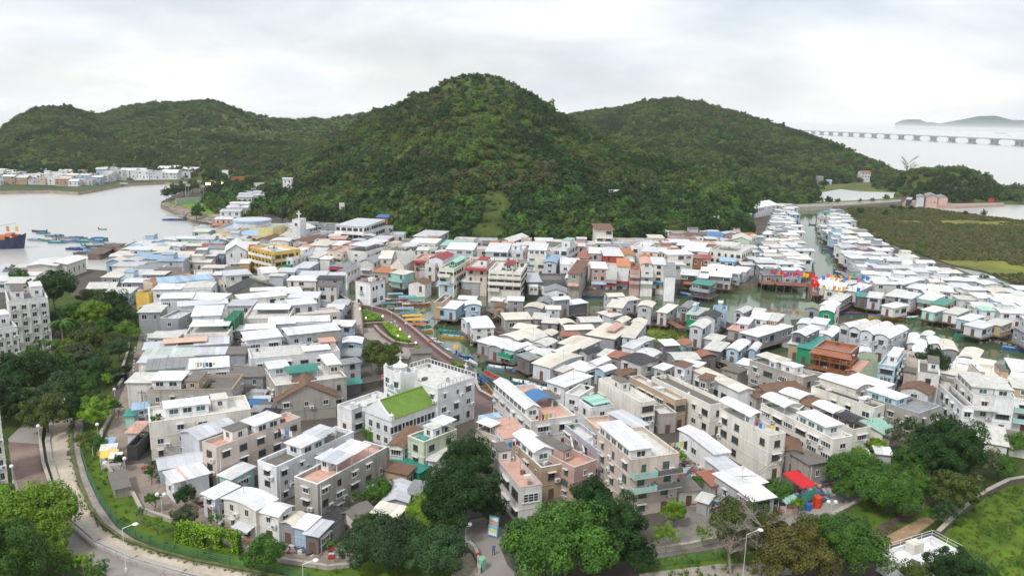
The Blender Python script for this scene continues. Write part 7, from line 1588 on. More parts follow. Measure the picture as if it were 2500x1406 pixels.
for a in [(1036,822,-30,5,'white','grey'),(1046,830,-20,6,'teal','white'),(1062,838,-35,6,'grey','white'),(1070,848,-40,6,'blue','sky'),(1082,856,-40,7,'blue','white'),(1096,866,-38,7,'blue','sky'),(1110,876,-35,5,'sky','white'),(1124,884,-30,6,'blue','white'),(1140,892,-50,5,'green','brown'),(1154,888,-60,5,'sky','white'),(1136,872,-30,5,'blue','sky'),
  (1086,795,-80,3.5,'green','brown'),(1092,812,-20,6,'green','teal'),(1108,825,-15,7,'yellow','sky'),(1158,838,70,4,'white','white'),(1225,902,-15,7,'sky','white'),(1262,912,-30,6,'brown','blue'),(1290,940,-20,8,'teal','white'),(1318,952,-30,8,'sky','white'),(1330,968,-25,6,'blue','teal'),(1300,958,-20,6,'blue','sky'),(1218,886,10,4,'sky','blue'),
  (716,689,5,8,'blue','sky'),(745,691,3,7,'blue','sky'),(790,696,0,8,'blue','brown'),(824,696,8,7,'blue','sky'),(833,700,-5,5,'red','white'),(1021,715,-3,8,'blue','sky'),(1392,724,8,7,'sky','white'),(1458,726,4,10,'blue','brown'),(1690,724,-40,10,'blue','sky'),(1895,703,-8,6,'green','white'),(2167,779,-22,11,'yellow','blue'),(2213,779,10,8,'green','white'),(2078,767,-5,6,'blue','red'),(2372,824,-12,9,'green','teal'),(2488,856,-20,8,'blue','sky'),(1290,795,-5,6,'blue','sky'),(1285,700 + 26,-5,6,'blue','sky'),
  (2052,668,-60,6,'blue','white'),(2062,680,-50,6,'navy','grey'),(2040,628,-60,5,'blue','brown'),(2028,598,-60,5,'teal','brown'),(2006,578,-60,4,'white','grey'),(2020,612,-50,5,'blue','sky'),(1985,550,-50,5,'blue','teal'),(2058,690,-30,6,'blue','sky'),(1700,888,-10,7,'blue','sky'),(1735,892,-10,6,'blue','navy'),(1790,860,10,6,'blue','sky')]: boat(*a,grp=g2)
for a in [(1203,925,-55,8,'sky','red'),(1180,932,-60,5,'sky','blue'),(1187,962,-75,10,'yellow','brown'),(1172,972,-70,7,'white','white'),(1188,992,-35,9,'white','white')]: boat(*a,grp='boats hauled up on the slip beside the church',z=.6)
g3 = 'fishing boats anchored in the bay'
for i,(x,y) in enumerate([(345,265),(460,272),(415,200),(375,182),(540,222),(500,225),(630,247),(600,245),(690,247),(765,247),(700,284),(650,280),(740,278),(785,284),(550,288),(890,262),(950,252),(960,270),(920,288),(910,326),(960,316),(1050,306),(1020,332),(880,322),(720,352),(790,346),(880,364),(935,358),(800,394),(980,160)]):
 X,Y = px('c4',(x,y)); rr = random.Random(i); boat(X,Y,rr.choice((5,175,10,-8,0)),rr.uniform(6,8.5) if i != 29 else 4,rr.choice(('green','navy','teal','grey','brown','teal')),rr.choice(('sky','grey','brown','blue')),None,grp=g3,cover=rr.choice((None,'blue','sky','grey',None,'teal')))
boat(433,538,4,15,'blue','sky','grey','broad blue fishing boat moored against the rocky point'); boat(305,456,5,9,'grey','white','white','white canopied boat alone at the far end of the bay')
for x,y in ((492,556),(505,552),(520,548)): boat(x,y,5,7,'white','sky',None,grp='small boats on the rocky beach',z=.2)
def fishing_ship():
 p = P(2,606,0); e = thing('fishing_ship','large dark blue fishing ship with orange deck gear, cut by the left edge','ship',(p.x,p.y,0),R(6)); m = MB(); L = 24; W_ = 7
 secs = [(-14,3.2,4.2),(-6,3.5,3.6),(2,3.5,3.8),(7,2.6,4.8),(10.5,.3,6.4)]
 for x,y,z in secs: m.v += [(x - (0 if x < 7 else 1.5),-y * .7,-.6),(x,-y,z),(x,y,z),(x - (0 if x < 7 else 1.5),y * .7,-.6)]
 for i in range(4):
  for a,b in ((0,1),(1,2),(2,3)): m.f.append((i * 4 + a,i * 4 + b,i * 4 + 4 + b,i * 4 + 4 + a)); m.mi.append(0)
 m.f.append((3,2,1,0)); m.mi.append(0); m.f.append((16,17,18,19)); m.mi.append(0)
 link('hull',m.mesh('ship_hull',mat('ship_navy',(.025,.035,.09),.5,.2,.5,stain=.3)),e)
 link('deckhouse',MB().box(-12,-3,-2.6,2.6,3.4,6.2).box(-11,-5,-2.2,2.2,6.2,8.4).mesh('dh',wall_m('W')),e)
 link('deck_gear',MB().box(-1,3,-2,2,3.6,5.6).box(3,5.5,-1.6,1.6,5.0,6.4).mesh('dg',roof_m('J')),e); link('winch',MB().box(5.5,8,-1,1,4.6,5.8).mesh('w',roof_m('R')),e)
 for x,h in ((-1,14),(-8,13)): link('mast',MB().bar((x,0,3),(x,0,h),.22,.1).mesh('mast',mat('mast_red',(.3,.06,.05),.6)),e)
 link('boom',MB().bar((-1,0,9),(7,0,10.5),.12).bar((-8,0,8),(-1,0,10),.12).mesh('boom',METAL),e)
 for i,(x,c) in enumerate(((3,'J'),(6.5,'Y'),(-4,'Y'))): link('flag',MB().quad((x,0,7),(x + 1.2,.1,7),(x + 1.0,.2,9.2),(x,0,9.2)).mesh('flag',roof_m(c)),e)
fishing_ship()
def jetty():
 for (pts,lab) in (([(230,634),(262,618),(288,608)],'derelict grey jetty hulk rising from the bay'),([(290,622),(330,612),(350,603)],'low brown breakwater joining the bayside huts')):
  low_wall('s',pts,2.2,4.5,mat('wreck_brown',(.17,.13,.11),.95,.35,.6,bump=.5),lab,name='jetty',cat='jetty',base=.1)
jetty()
# ---------------------------------------------------------------- walkways on stilts
def walkway(reg,pts,z,w,lab,m=None,rail=True,stilt=2.2,name='walkway'):
 m = m or WOODM; W3 = [P(*px(reg,p),z) for p in pts]; c = W3[len(W3) // 2]; e = thing(name,lab,'footbridge',(c.x,c.y,z)); pm = cached('stilt',lambda: MB().bar((0,0,0),(0,0,1),.12).mesh('stilt',WOODM)); rp = cached(('rpw',m.name),lambda: MB().bar((0,0,0),(0,0,1.05),.05).mesh('rail_post',m))
 plank = cached(('plank',m.name,w),lambda: MB().box(-.19,.19,-w / 2,w / 2,-.1,0).mesh('plank',m))
 for a,b in zip(W3,W3[1:]):
  u = b - a; L = u.length; u.normalize(); n = Vector((-u.y,u.x,0)); rz = math.atan2(u.y,u.x)
  for i in range(int(L / .42)): q = a + u * (i * .42 + .2) - c; link('plank',plank,e,(q.x,q.y,0),(0,0,rz))
  for i in range(max(1,int(L / stilt))):
   for s in (-1,1):
    q = a + u * i * stilt + n * s * w * .45 - c; link('stilt',pm,e,(q.x,q.y,-z - .3),None,(1,1,z + .2))
    if rail: link('rail_post',rp,e,(q.x,q.y,0))
  if rail:
   for s in (-1,1):
    mb = MB(); p0,p1 = a + n * s * w * .45 - c,b + n * s * w * .45 - c
    for k in (.55,1.05): mb.bar((p0.x,p0.y,k),(p1.x,p1.y,k),.04)
    link('handrail',mb.mesh('handrail',m),e)
 return e
GREYW = mat('grey_planks',(.28,.26,.24),.9,.2,2,stain=.3); REDW = mat('red_rail_wood',(.30,.14,.10),.85,.2,2)
walkway('a5',[(210,545),(300,553),(430,580),(600,602),(780,642),(900,682),(1010,740)],2.6,2.2,'curved grey walkway on stilts sweeping round the front of the mud island',GREYW)
walkway('a4',[(235,240),(320,285),(420,345),(520,395)],2.4,2.0,'straight walkway on stilts behind the pale blue stilt houses',GREYW)
walkway('a4',[(1000,290),(1100,255),(1230,205)],2.2,1.8,'short plank walk below the dark lean-to stilt house',GREYW)
walkway('a5',[(150,215),(260,250),(360,290),(440,335)],2.4,2.2,'reddish railed deck behind the sunny grass patch',REDW)
walkway('c7',[(1170,895),(1300,905),(1450,912),(1640,922)],2.8,5.5,'wide brown footbridge deck hung with festival flags',REDW,stilt=2.6)
walkway('s',[(1978,692),(1985,705),(1990,722)],2.8,2.4,'narrow bridge piece leading from the flag deck to the right bank',REDW)
def gangway():
 a,b = P(*px('a3',(330,272)),GZ + .4),P(*px('a3',(348,520)),GZ + 1.6); c = (a + b) / 2; e = thing('gangway','long pale concrete ramp beside the white riverside tower','ramp',(c.x,c.y,GZ)); u = (b - a).normalized(); n = Vector((-u.y,u.x,0)).normalized() * 1.3
 m = MB(); A = [p - c + Vector((0,0,c.z - GZ)) for p in (a - n,a + n,b + n,b - n)]; lo = [Vector((p.x,p.y,-.1)) for p in A]
 m.quad(*A);
 for i in range(4): m.quad(A[i],A[(i + 1) % 4],lo[(i + 1) % 4],lo[i])
 link('ramp',m.mesh('ramp',CAP),e)
 for s in (0,1): p0,p1 = (A[0],A[3]) if s else (A[1],A[2]); link('ramp_wall',MB().bar(p0 + Vector((0,0,.5)),p1 + Vector((0,0,.5)),.16).bar(p0 + Vector((0,0,.15)),p1 + Vector((0,0,.15)),.2).mesh('rw',PROMW),e)
gangway()
# ---------------------------------------------------------------- flags
rf = random.Random(21)
def flag(x,y,z,col,lab_at=None,h=2.6,size=1.1):
 p = P(x,y,z); e = thing('flag','flag','flag',(p.x,p.y,z - h),rf.uniform(-.5,.5),'festival flags around the footbridge')
 link('flag_pole',cached('fpole',lambda: MB().bar((0,0,0),(0,0,1),.035).mesh('fpole',WOODM)),e,(0,0,0),None,(1,1,h + .6))
 m = MB(); pr = None
 for i in range(5):
  t = i / 4; q = (t * size,.12 * math.sin(t * 5),h + .5 - .1 * t); r_ = (t * size * .9,.12 * math.sin(t * 5 + 1),h - size * .9 + .25 * t)
  if pr: m.quad(pr[1],r_,q,pr[0])
  pr = (q,r_)
 link('cloth',cached(('cloth',col),lambda: m.mesh('cloth',mat('cloth_' + col,dict(red=(.7,.02,.02),yellow=(.8,.5,.03),orange=(.8,.2,.02),blue=(.03,.2,.6),green=(.03,.4,.15),pink=(.75,.08,.25),white=(.8,.8,.8))[col],.8,.1))),e)
 pend(e,col + ' festival flag',x,y)
for i in range(13): X,Y = px('c7',(1260 + i * 30,800 + rf.uniform(-14,26))); flag(X,Y,7.0,rf.choice(('red','yellow','orange','blue','green','pink','red','yellow')),h=2.4)
for i in range(10): X,Y = px('c7',(1635 + rf.uniform(0,90),800 + rf.uniform(0,90))); flag(X,Y,7.5,rf.choice(('red','red','orange','pink','red')),h=3.4,size=1.4)
for i in range(11): X,Y = px('c7',(1750 + i * 42,815 + rf.uniform(-20,30) + i * 2)); flag(X,Y,8.0,rf.choice(('red','yellow','blue','white','green','orange','pink')),h=3.2,size=1.0)
for i in range(10): X,Y = px('c7',(1720 + i * 45,930 + rf.uniform(-15,25))); flag(X,Y,8.0,rf.choice(('red','yellow','blue','white','orange')),h=3.2,size=1.0)
# ---------------------------------------------------------------- lamps
GLOBE = mat('lamp_globe',(.85,.86,.87),.35,.02); LIT = mat('lit_lamp',(1.0,.62,.18),.5,0,emis=14); WARM = mat('warm_globe',(1.0,.85,.45),.5,0,emis=3)
def lamp(x,y,hpx,kind,lab):
 p = P(x,y); k = (p - CP).length / FPX; h = hpx * k * 1.07; e = thing('lamp_post',lab,'lamp',(p.x,p.y,GZ)); link('post',MB().bar((0,0,0),(0,0,h),.05,.03).bar((0,0,0),(0,0,.5),.14).mesh('lp',PLASTIC),e)
 if kind == 'double':
  link('cross_arm',MB().bar((-.5,0,h - .1),(.5,0,h - .1),.04).mesh('arm',PLASTIC),e)
  for s in (-1,1): link('globe',cached('globe',lambda: MB().ball((0,0,0),.3,10).mesh('globe',GLOBE)),e,(.5 * s,0,h + .2))
 elif kind == 'single': link('globe',cached('globe',lambda: MB().ball((0,0,0),.3,10).mesh('globe',GLOBE)),e,(0,0,h + .25))
 elif kind == 'arm': link('arm',MB().bar((0,0,h),(1.3,0,h + .6),.05).mesh('arm2',PLASTIC),e); link('lamp_head',MB().ball((1.6,0,h + .65),.38,8,.35).mesh('head',GLOBE),e)
lamp(1137,1330,46,'double','double globe lamp post left of the village lane'); lamp(308,1168,40,'single','globe lamp post beside the stalls on the dirt path'); lamp(397,1268,52,'double','double globe lamp post between two young trees on the path'); lamp(2026,1272,40,'double','double globe lamp post on the right hand lane'); lamp(242,1090,44,'single','globe lamp post at the top of the grass bank'); lamp(282,985,28,'single','globe lamp post on the small park lawn')
lamp(1348,1425,64,'single','lamp post cut by the bottom edge before the banyan'); lamp(1812,1425,112,'arm','tall street lamp with white oval head between leafless trees'); lamp(308,1395,92,'arm','tall street lamp on the lane railing at the lower left'); lamp(98,1088,38,'single','pale lamp post beside the brown forecourt'); lamp(33,1180,32,'single','small lamp post at the left edge of the forecourt'); lamp(740,1420,40,'arm','street lamp at the bottom edge left of centre')
for i,(x,y,w_) in enumerate([(365,385,1),(420,468,1),(570,452,1),(475,365,0),(650,420,0),(785,518,0),(648,512,0),(700,540,0),(728,572,1),(708,632,1),(812,640,1),(870,695,1),(680,502,0)]):
 p = P(*px('a3',(x,y))); e = thing('garden_lamp','garden lamp','lamp',(p.x,p.y,GZ),0,'little globe lamps along the promenade'); link('post',cached('gp',lambda: MB().bar((0,0,0),(0,0,1.1),.06).mesh('gp',PLASTIC)),e); link('globe',cached(('gg',w_),lambda: MB().ball((0,0,0),.22,8).mesh('gg',WARM if w_ else GLOBE)),e,(0,0,1.25)); X,Y = px('a3',(x,y)); pend(e,('glowing' if w_ else 'unlit') + ' low globe lamp',X,Y)
for i,(x,y,hp,lit) in enumerate([(455,492,40,0),(462,492,34,0),(490,480,32,0),(498,490,30,0),(510,482,28,1),(524,480,32,0),(535,480,28,0),(548,478,26,1)]):
 p = P(x,y); k = (p - CP).length / FPX; h = hp * k; e = thing('floodlight',('orange glowing ' if lit else 'unlit ') + 'floodlight mast behind the playing field, %s from the left' % ORD[i],'floodlight',(p.x,p.y,GZ),0,'floodlight masts of the playing field')
 link('mast',MB().bar((0,0,0),(0,0,h),.28,.18).mesh('mast',METAL),e); link('lamp_head',MB().box(-1.3,1.3,-.4,.4,h,h + 1.3).mesh('lh',LIT if lit else METAL),e)
# ---------------------------------------------------------------- small things of the lanes
def at(x,y,reg='s',z=GZ): return P(*px(reg,(x,y)),z)
def sign():
 p = at(1202,1312); e = thing('signboard','leaning white and blue poster board beside the village lane','sign',(p.x,p.y,GZ),-.5); link('board',MB().box(-.75,.75,-.04,.04,.2,3.0).mesh('bd',mat('sign_blue',(.12,.35,.55),.6)),e,(0,0,0),(-.15,0,0))
 for i,c in enumerate(((.8,.82,.82),(.65,.7,.3),(.25,.55,.7),(.7,.35,.25),(.8,.8,.78))): link('picture',MB().box(-.62,.62,-.07,-.045,.35 + i * .5,.8 + i * .5).mesh('pic',mat('pic%d' % i,c,.6,.3,6)),e,(0,0,0),(-.15,0,0))
sign()
def bin_(x,y,col,lab,h=1.3,r=.5,name='bin',cat='bin'):
 p = at(x,y); e = thing(name,lab,cat,(p.x,p.y,GZ)); m = mat('plastic_' + col,dict(red=(.5,.03,.03),green=(.25,.5,.35),blue=(.02,.12,.5),orange=(.65,.06,.02),navy=(.02,.03,.06))[col],.5,.1)
 link('drum',MB().bar((0,0,0),(0,0,h),r,r * 1.05).mesh('drum',m),e); link('lid',MB().bar((0,0,h),(0,0,h + .12),r * 1.12,r * .9).mesh('lid',m),e)
bin_(1168,1368,'red','small red bin beside the green one on the village lane',.9,.3); bin_(1176,1390,'green','mint green recycling bin at the lane edge',1.6,.5); bin_(1994,1238,'orange','big orange-red water drum beyond the red canopy',1.7,.6,'water_drum','drum'); bin_(1972,1245,'blue','blue plastic barrel beside the orange drum',1.0,.45,'barrel','barrel')
for i in range(7): bin_(268 + i * 6.5,932 - i * .9,'navy','%s of the dark wheelie bins lined up by the park lawn' % ('left end one','second','third','middle','fifth','sixth','right end one')[i],1.1,.42)
bin_(1052,845,'red','red round post box on the promenade',1.3,.55,'red_drum','drum')
def stall(x,y,c1,c2,lab,ang=0,s=1):
 p = at(x,y); e = thing('stall',lab,'stall',(p.x,p.y,GZ),ang); link('stall_roof',MB().quad((-1.6 * s,-1.2 * s,1.9),(1.6 * s,-1.2 * s,1.9),(1.6 * s,1.2 * s,2.4),(-1.6 * s,1.2 * s,2.4)).quad((-1.6 * s,1.2 * s,2.36),(1.6 * s,1.2 * s,2.36),(1.6 * s,-1.2 * s,1.86),(-1.6 * s,-1.2 * s,1.86)).mesh('sr',roof_m(c1)),e)
 for sx in (-1.5,1.5):
  for sy in (-1.1,1.1): link('post',cached('post',None),e,(sx * s,sy * s,0),None,(1,1,2.1))
 link('crate',MB().box(-1.1,1.1,-.7,.6,0,.8).mesh('cr',roof_m(c2)),e)
stall(257,1108,'B','Y','stall with blue sheet and yellow goods beside the footpath',.2); stall(268,1122,'A','J','stall under white sheet next to the blue roofed stall',.3,.8); stall(270,1138,'Y','W','yellow sheeted stall, nearest of the footpath stalls',.4,.8); stall(285,1142,'W','A','white board leaning by the yellow sheeted stall',.2,.6)
stall(1925,1250,'M','P','low stack of pastel mattress boards by the right hand lane',.3,.8)
H('s',(277,1185),(318,1196),(305,1160),1.9,'S','s','S',1,(),'long rotting plank shelter beside the dirt path',win=0,name='shelter',cat='shelter')
H('a3',(830,752),(1005,745),(1000,705),3.6,'S','p','S',1,(),'plain grey concrete kiosk at the end of the promenade',win=.2,name='kiosk',cat='kiosk')
H('c8',(1395,8),(1470,12),(1475,-12),5.5,'L','g','G',1,(),'grey left wing of the temple before the headland',win=.3,name='temple',cat='temple')
H('c8',(1480,0),(1590,5),(1600,-20),7,'P','g','G',1,(),'reddish main hall of the temple before the headland',win=.4,name='temple',cat='temple')
H('c8',(1600,14),(1690,18),(1700,-6),5,'P','g','G',1,(),'pinkish right wing of the temple before the headland',win=.3,name='temple',cat='temple')
H('c8',(1300,30),(1345,33),(1345,15),3,'K','s','L',1,(),'dark open hut left of the temple',win=0,name='hut',cat='hut')
H('s',(2414,486),(2428,487),(2429,483),3,'R','g','R',1,(),'tiny red shrine at the tip of the headland quay',win=0,name='shrine',cat='shrine')
# people on the paths
def person_mesh():
 me = bpy.data.meshes.new('skin'); V = [(0,0,.95),(0,0,1.2),(0,0,1.42),(0,0,1.5),(0,.01,1.62),(-.18,0,1.4),(-.24,.02,1.12),(-.23,-.08,.88),(.18,0,1.4),(.24,.02,1.12),(.22,-.1,.9),(-.1,0,.9),(-.11,-.1,.48),(-.11,.04,.06),(-.11,-.1,.03),(.1,0,.9),(.11,.06,.48),(.11,.1,.06),(.11,-.02,.03)]
 E = [(0,1),(1,2),(2,3),(3,4),(2,5),(5,6),(6,7),(2,8),(8,9),(9,10),(0,11),(11,12),(12,13),(13,14),(0,15),(15,16),(16,17),(17,18)]
 me.from_pydata(V,E,[]); o = bpy.data.objects.new('skin',me); COL.objects.link(o); md = o.modifiers.new('s','SKIN'); rad = [.14,.13,.12,.055,.1,.06,.045,.035,.06,.045,.035,.09,.065,.045,.04,.09,.065,.045,.04]
 for i,r in enumerate(rad): me.skin_vertices[0].data[i].radius = (r,r * .8)
 me.skin_vertices[0].data[0].use_root = True; sb = o.modifiers.new('ss','SUBSURF'); sb.levels = 1
 dg = bpy.context.evaluated_depsgraph_get(); ev = o.evaluated_get(dg); out = bpy.data.meshes.new_from_object(ev); bpy.data.objects.remove(o); return out
PM = person_mesh(); SK = mat('skin',(.5,.3,.2),.6);
def person(x,y,top,legs,lab,ang=0,z=GZ,reg='s'):
 p = at(x,y,reg,z); e = thing('person',lab,'person',(p.x,p.y,z),ang); me = PM.copy(); me.materials.clear()
 for c in (mat('cloth_p_' + top,dict(red=(.5,.03,.03),white=(.7,.7,.7),blue=(.05,.15,.4),black=(.03,.03,.03),yellow=(.7,.5,.1))[top],.9),mat('trousers_' + legs,dict(dark=(.03,.03,.05),tan=(.3,.25,.18))[legs],.9),SK,mat('hair_black',(.02,.018,.015),.6)): me.materials.append(c)
 for f in me.polygons: c = f.center; f.material_index = (3 if c.z > 1.64 or (c.z > 1.55 and c.y > .03) else 2) if c.z > 1.47 or (abs(c.x) > .2 and c.z < 1.1) else 0 if c.z > .93 else 1
 link('body',me,e)
for a in [(338,935,'red','dark','person in a red top walking on the footpath by the long terrace'),(331,882,'white','dark','person in white beside the parked bicycles'),(1068,838,'black','tan','person in black strolling on the promenade by the parapet'),(990,800,'white','dark','person in white on the promenade near the longer hedge'),(1205,1355,'blue','dark','person in blue walking up the village lane'),(652,985,'yellow','dark','person in yellow in the market lane by the gabled hall'),(640,968,'white','tan','person in white in the market lane by the gabled hall'),(545,1300,'black','dark','person in black by the creeper covered wall')]: person(*a)
for i in range(9):
 X,Y = px('c7',(1220 + i * 48,884 + (i % 3) * 6)); person(X,Y,('white','red','blue','black','yellow')[i % 5],'dark','%s person from the left on the flag hung footbridge' % ORD[i],z=2.8)
# bicycles by the park wall
def bike(x,y,lab,ang):
 p = at(x,y); e = thing('bicycle',lab,'bicycle',(p.x,p.y,GZ),ang); wm = cached('wheel',lambda: (lambda m: [m.bar((.33 * math.cos(a),0,.33 * math.sin(a)),(.33 * math.cos(a + .53),0,.33 * math.sin(a + .53)),.03) for a in [i * .5236 for i in range(12)]] and m.mesh('wheel',FRAMEB))(MB()))
 for s in (-.5,.5): link('wheel',wm,e,(s,0,.35))
 link('frame',cached('bf',lambda: MB().bar((-.5,0,.35),(-.1,0,.85),.03).bar((-.1,0,.85),(.4,0,.85),.03).bar((.4,0,.85),(.5,0,.35),.03).bar((-.5,0,.35),(0,0,.35),.03).bar((0,0,.35),(.4,0,.8),.03).bar((.4,-.25,1.0),(.4,.25,1.0),.025).bar((.4,0,.85),(.4,0,1.0),.03).mesh('bf',METAL)),e); link('saddle',cached('bs',lambda: MB().box(-.14,.14,-.07,.07,.88,.95).mesh('bs',FRAMEB)),e); link('basket',cached('bk',lambda: MB().box(.5,.8,-.17,.17,.75,1.0).mesh('bk',PLASTIC)),e)
for i in range(9): bike(324 - i * .8,858 + i * 8,'%s bicycle down the row parked along the park wall' % ORD[i],.3 + .1 * (i % 3))
# market lane awnings
ra = random.Random(5)
for i in range(34):
 t = i / 33; y = 745 + t * 262; side = i % 2; xc = interp([(745,580),(800,588),(880,600),(960,622),(1010,655)],y); x = xc + (9 if side else -9) + ra.uniform(-2,2)
 p = P(x,y,GZ + 2.6); e = thing('awning','awning','awning',(p.x,p.y,GZ + 2.6),ra.uniform(-.2,.2),'awnings over the market lane'); c = ra.choice('GLKGDUQGSL'); c = c if c in ROOFC else 'G'
 link('awning_sheet',cached(('aws',c),lambda: MB().quad((-1.7,-1.4,0),(1.7,-1.4,0),(1.7,1.4,.35),(-1.7,1.4,.35)).quad((-1.7,1.4,.3),(1.7,1.4,.3),(1.7,-1.4,-.05),(-1.7,-1.4,-.05)).mesh('aws',roof_m(c))),e)
 for sx in (-1.6,1.6): link('post',cached('post',None),e,(sx,-1.3,-2.6),None,(1,1,2.6))
 pend(e,RNAME[c].replace('pale blue-grey','bluish') + ' lane awning',x,y)
e = None
p = P(*px('a2',(940,740)),GZ); e = thing('scaffold_net','tall green net scaffolding on the left side of the market lane','scaffold',(p.x,p.y,GZ),.1); link('net',MB().box(-1.2,1.2,-5,5,0,7.2).mesh('net',mat('green_net',(.02,.17,.10),.9,.3,2,bump=.5))  ,e)
for i in range(6): link('bamboo_pole',MB().bar((-1.3 if i % 2 else 1.3,-5 + 2 * i,0),(-1.3 if i % 2 else 1.3,-5 + 2 * i,8.2),.07).mesh('bp',mat('bamboo',(.35,.27,.12),.8)),e)
# heaps of blue nets on the quay, driftwood, yard clutter
def clutter(name,lab,regpts,n,seed,cols,s=(.2,.7),z=GZ,kindm=None):
 pl = [(p.x,p.y) for p in (P(x,y,z) for x,y in regpts)]; rnd = random.Random(seed); xs = [p[0] for p in pl]; ys = [p[1] for p in pl]; m = MB(); k = 0; tries = 0
 while k < n and tries < n * 60:
  tries += 1; x,y = rnd.uniform(min(xs),max(xs)),rnd.uniform(min(ys),max(ys))
  if not inside_poly(x,y,pl) : continue
  a = rnd.uniform(*s); b = rnd.uniform(*s); h = rnd.uniform(s[0],s[1]) * .8; r = rnd.random() * 3; m.cur = rnd.randrange(len(cols)); c_,s_ = math.cos(r),math.sin(r); i = len(m.v)
  for dz in (0,h):
   for dx,dy in ((-a,-b),(a,-b),(a,b),(-a,b)): m.v.append((x + dx * c_ - dy * s_,y + dx * s_ + dy * c_,z + dz))
  for f in ((4,5,6,7),(0,1,5,4),(1,2,6,5),(2,3,7,6),(3,0,4,7)): m.f.append(tuple(i + q for q in f)); m.mi.append(m.cur)
  k += 1
 ms = [mat('clutter_%s' % '_'.join(str(int(v * 100)) for v in c),c,.8,.2,2) for c in cols]
 if len(ms) == 1: m.mi = [0] * len(m.mi)
 o = link(name,m.mesh(name,*ms)); o['kind'] = 'stuff'; tag(o,lab,'clutter')
CC = [(.6,.6,.58),(.25,.24,.22),(.12,.1,.09),(.05,.15,.35),(.35,.2,.12),(.45,.45,.42),(.3,.05,.04),(.08,.25,.18)]
clutter('blue_net_heaps','heaps of blue fishing nets and crates on the net quay',[px('a2',q) for q in ((1665,260),(1760,262),(1830,305),(1840,340),(1665,330))],130,1,[(.03,.12,.45),(.15,.25,.5),(.4,.42,.45)],(.2,.8))
clutter('yard_clutter','pots, boxes and scrap scattered in the front yards',[(340,1140),(500,1240),(560,1310),(700,1350),(860,1370),(880,1330),(700,1300),(520,1220),(400,1120)],420,2,CC,(.12,.45))
clutter('lane_clutter','boxes and bits of rubbish beside the left footpath',[(352,820),(372,830),(360,960),(352,1100),(330,1130),(325,1020),(340,940)],260,3,CC,(.12,.5))
clutter('right_yard_clutter','junk heaped between the white sheds and the right hand lane',[(1650,1100),(1720,1120),(1760,1240),(1700,1250),(1640,1180)],260,4,CC,(.15,.6))
clutter('scrap_by_lane','bright odds and ends beyond the red canopy',[(1990,1170),(2060,1140),(2060,1200),(1995,1230),(1900,1240),(1890,1215)],200,6,CC + [(.1,.3,.6)],(.15,.5))
clutter('island_clutter','planks, drums and baskets lying about the mud island',[(1240,790),(1420,800),(1560,830),(1600,870),(1500,900),(1350,870),(1200,830)],800,5,CC,(.1,.8),z=.6)
clutter('north_bank_clutter','goods and scrap on the creek side yards of the north bank',[(700,672),(1000,684),(1200,700),(1560,698),(1560,706),(1200,708),(1000,697),(700,684)],420,8,CC,(.15,.7))
clutter('shore_boulders','pale boulders strewn over the rocky point by the field',[(396,499),(450,508),(520,532),(600,532),(600,548),(545,553),(448,527)],500,9,[(.4,.34,.28),(.3,.26,.22)],(.3,1.2))
clutter('flower_pots','red and white flower pots beside the church tower',[(930,915),(952,905),(965,935),(940,950)],120,10,[(.5,.04,.04),(.6,.6,.6),(.08,.2,.06),(.5,.2,.25)],(.1,.3))
# grass tufts on the banks
def tufts():
 rnd = random.Random(8); m = MB()
 for i in range(24):
  a = rnd.random() * 6.28; r = rnd.random() * .5; p = Vector((math.cos(a) * r,math.sin(a) * r,0)); q = p + Vector((rnd.uniform(-.25,.25),rnd.uniform(-.25,.25),rnd.uniform(.2,.5))); w = Vector((-math.sin(a),math.cos(a),0)) * .05; m.quad(p - w,p + w,q + w * .3,q - w * .3)
 ms = [m.mesh('tuft',GRASSL),m.mesh('tuft2',GRASS),crown_mesh(44,'wide','leaf_mid',nc=8,nl=18,ls=.14)]
 pts = []
 for poly,n in ((lawn,1500),([(2500,1178),(2402,1214),(2290,1312),(2250,1420),(2600,1500),(2600,1200)],1600),([(1560,1372),(1790,1335),(2000,1290),(2120,1215),(2240,1200),(2200,1320),(1950,1400),(1560,1420)],800),([(1585,800),(1640,803),(1680,812),(1665,832),(1610,838)],160)):
  pl = [(p.x,p.y) for p in (P(x,y) for x,y in poly)]; xs = [p[0] for p in pl]; ys = [p[1] for p in pl]; k = 0
  while k < n:
   x,y = rnd.uniform(min(xs),max(xs)),rnd.uniform(min(ys),max(ys))
   k += 1
   if inside_poly(x,y,pl): pts.append((x,y,GZ + .03,rnd.uniform(.5,1.1),rnd.choice((0,1,1,0,1,1,1,0)) if rnd.random() > .03 else 2))
 for seg in zip(R1,R1[1:]):   # weeds in the channel joint
  a,b = P(*seg[0]),P(*seg[1])
  for i in range(int((b - a).length * 3)): q = a.lerp(b,rnd.random()); pts.append((q.x + rnd.uniform(-.4,.4),q.y + rnd.uniform(-.4,.4),GZ + .05,rnd.uniform(.3,.7),rnd.choice((0,1))))
 tag(gn_scatter('grass_tufts',pts,ms),'tufts of grass and weeds over the lawns and channel edge','grass')
tufts()
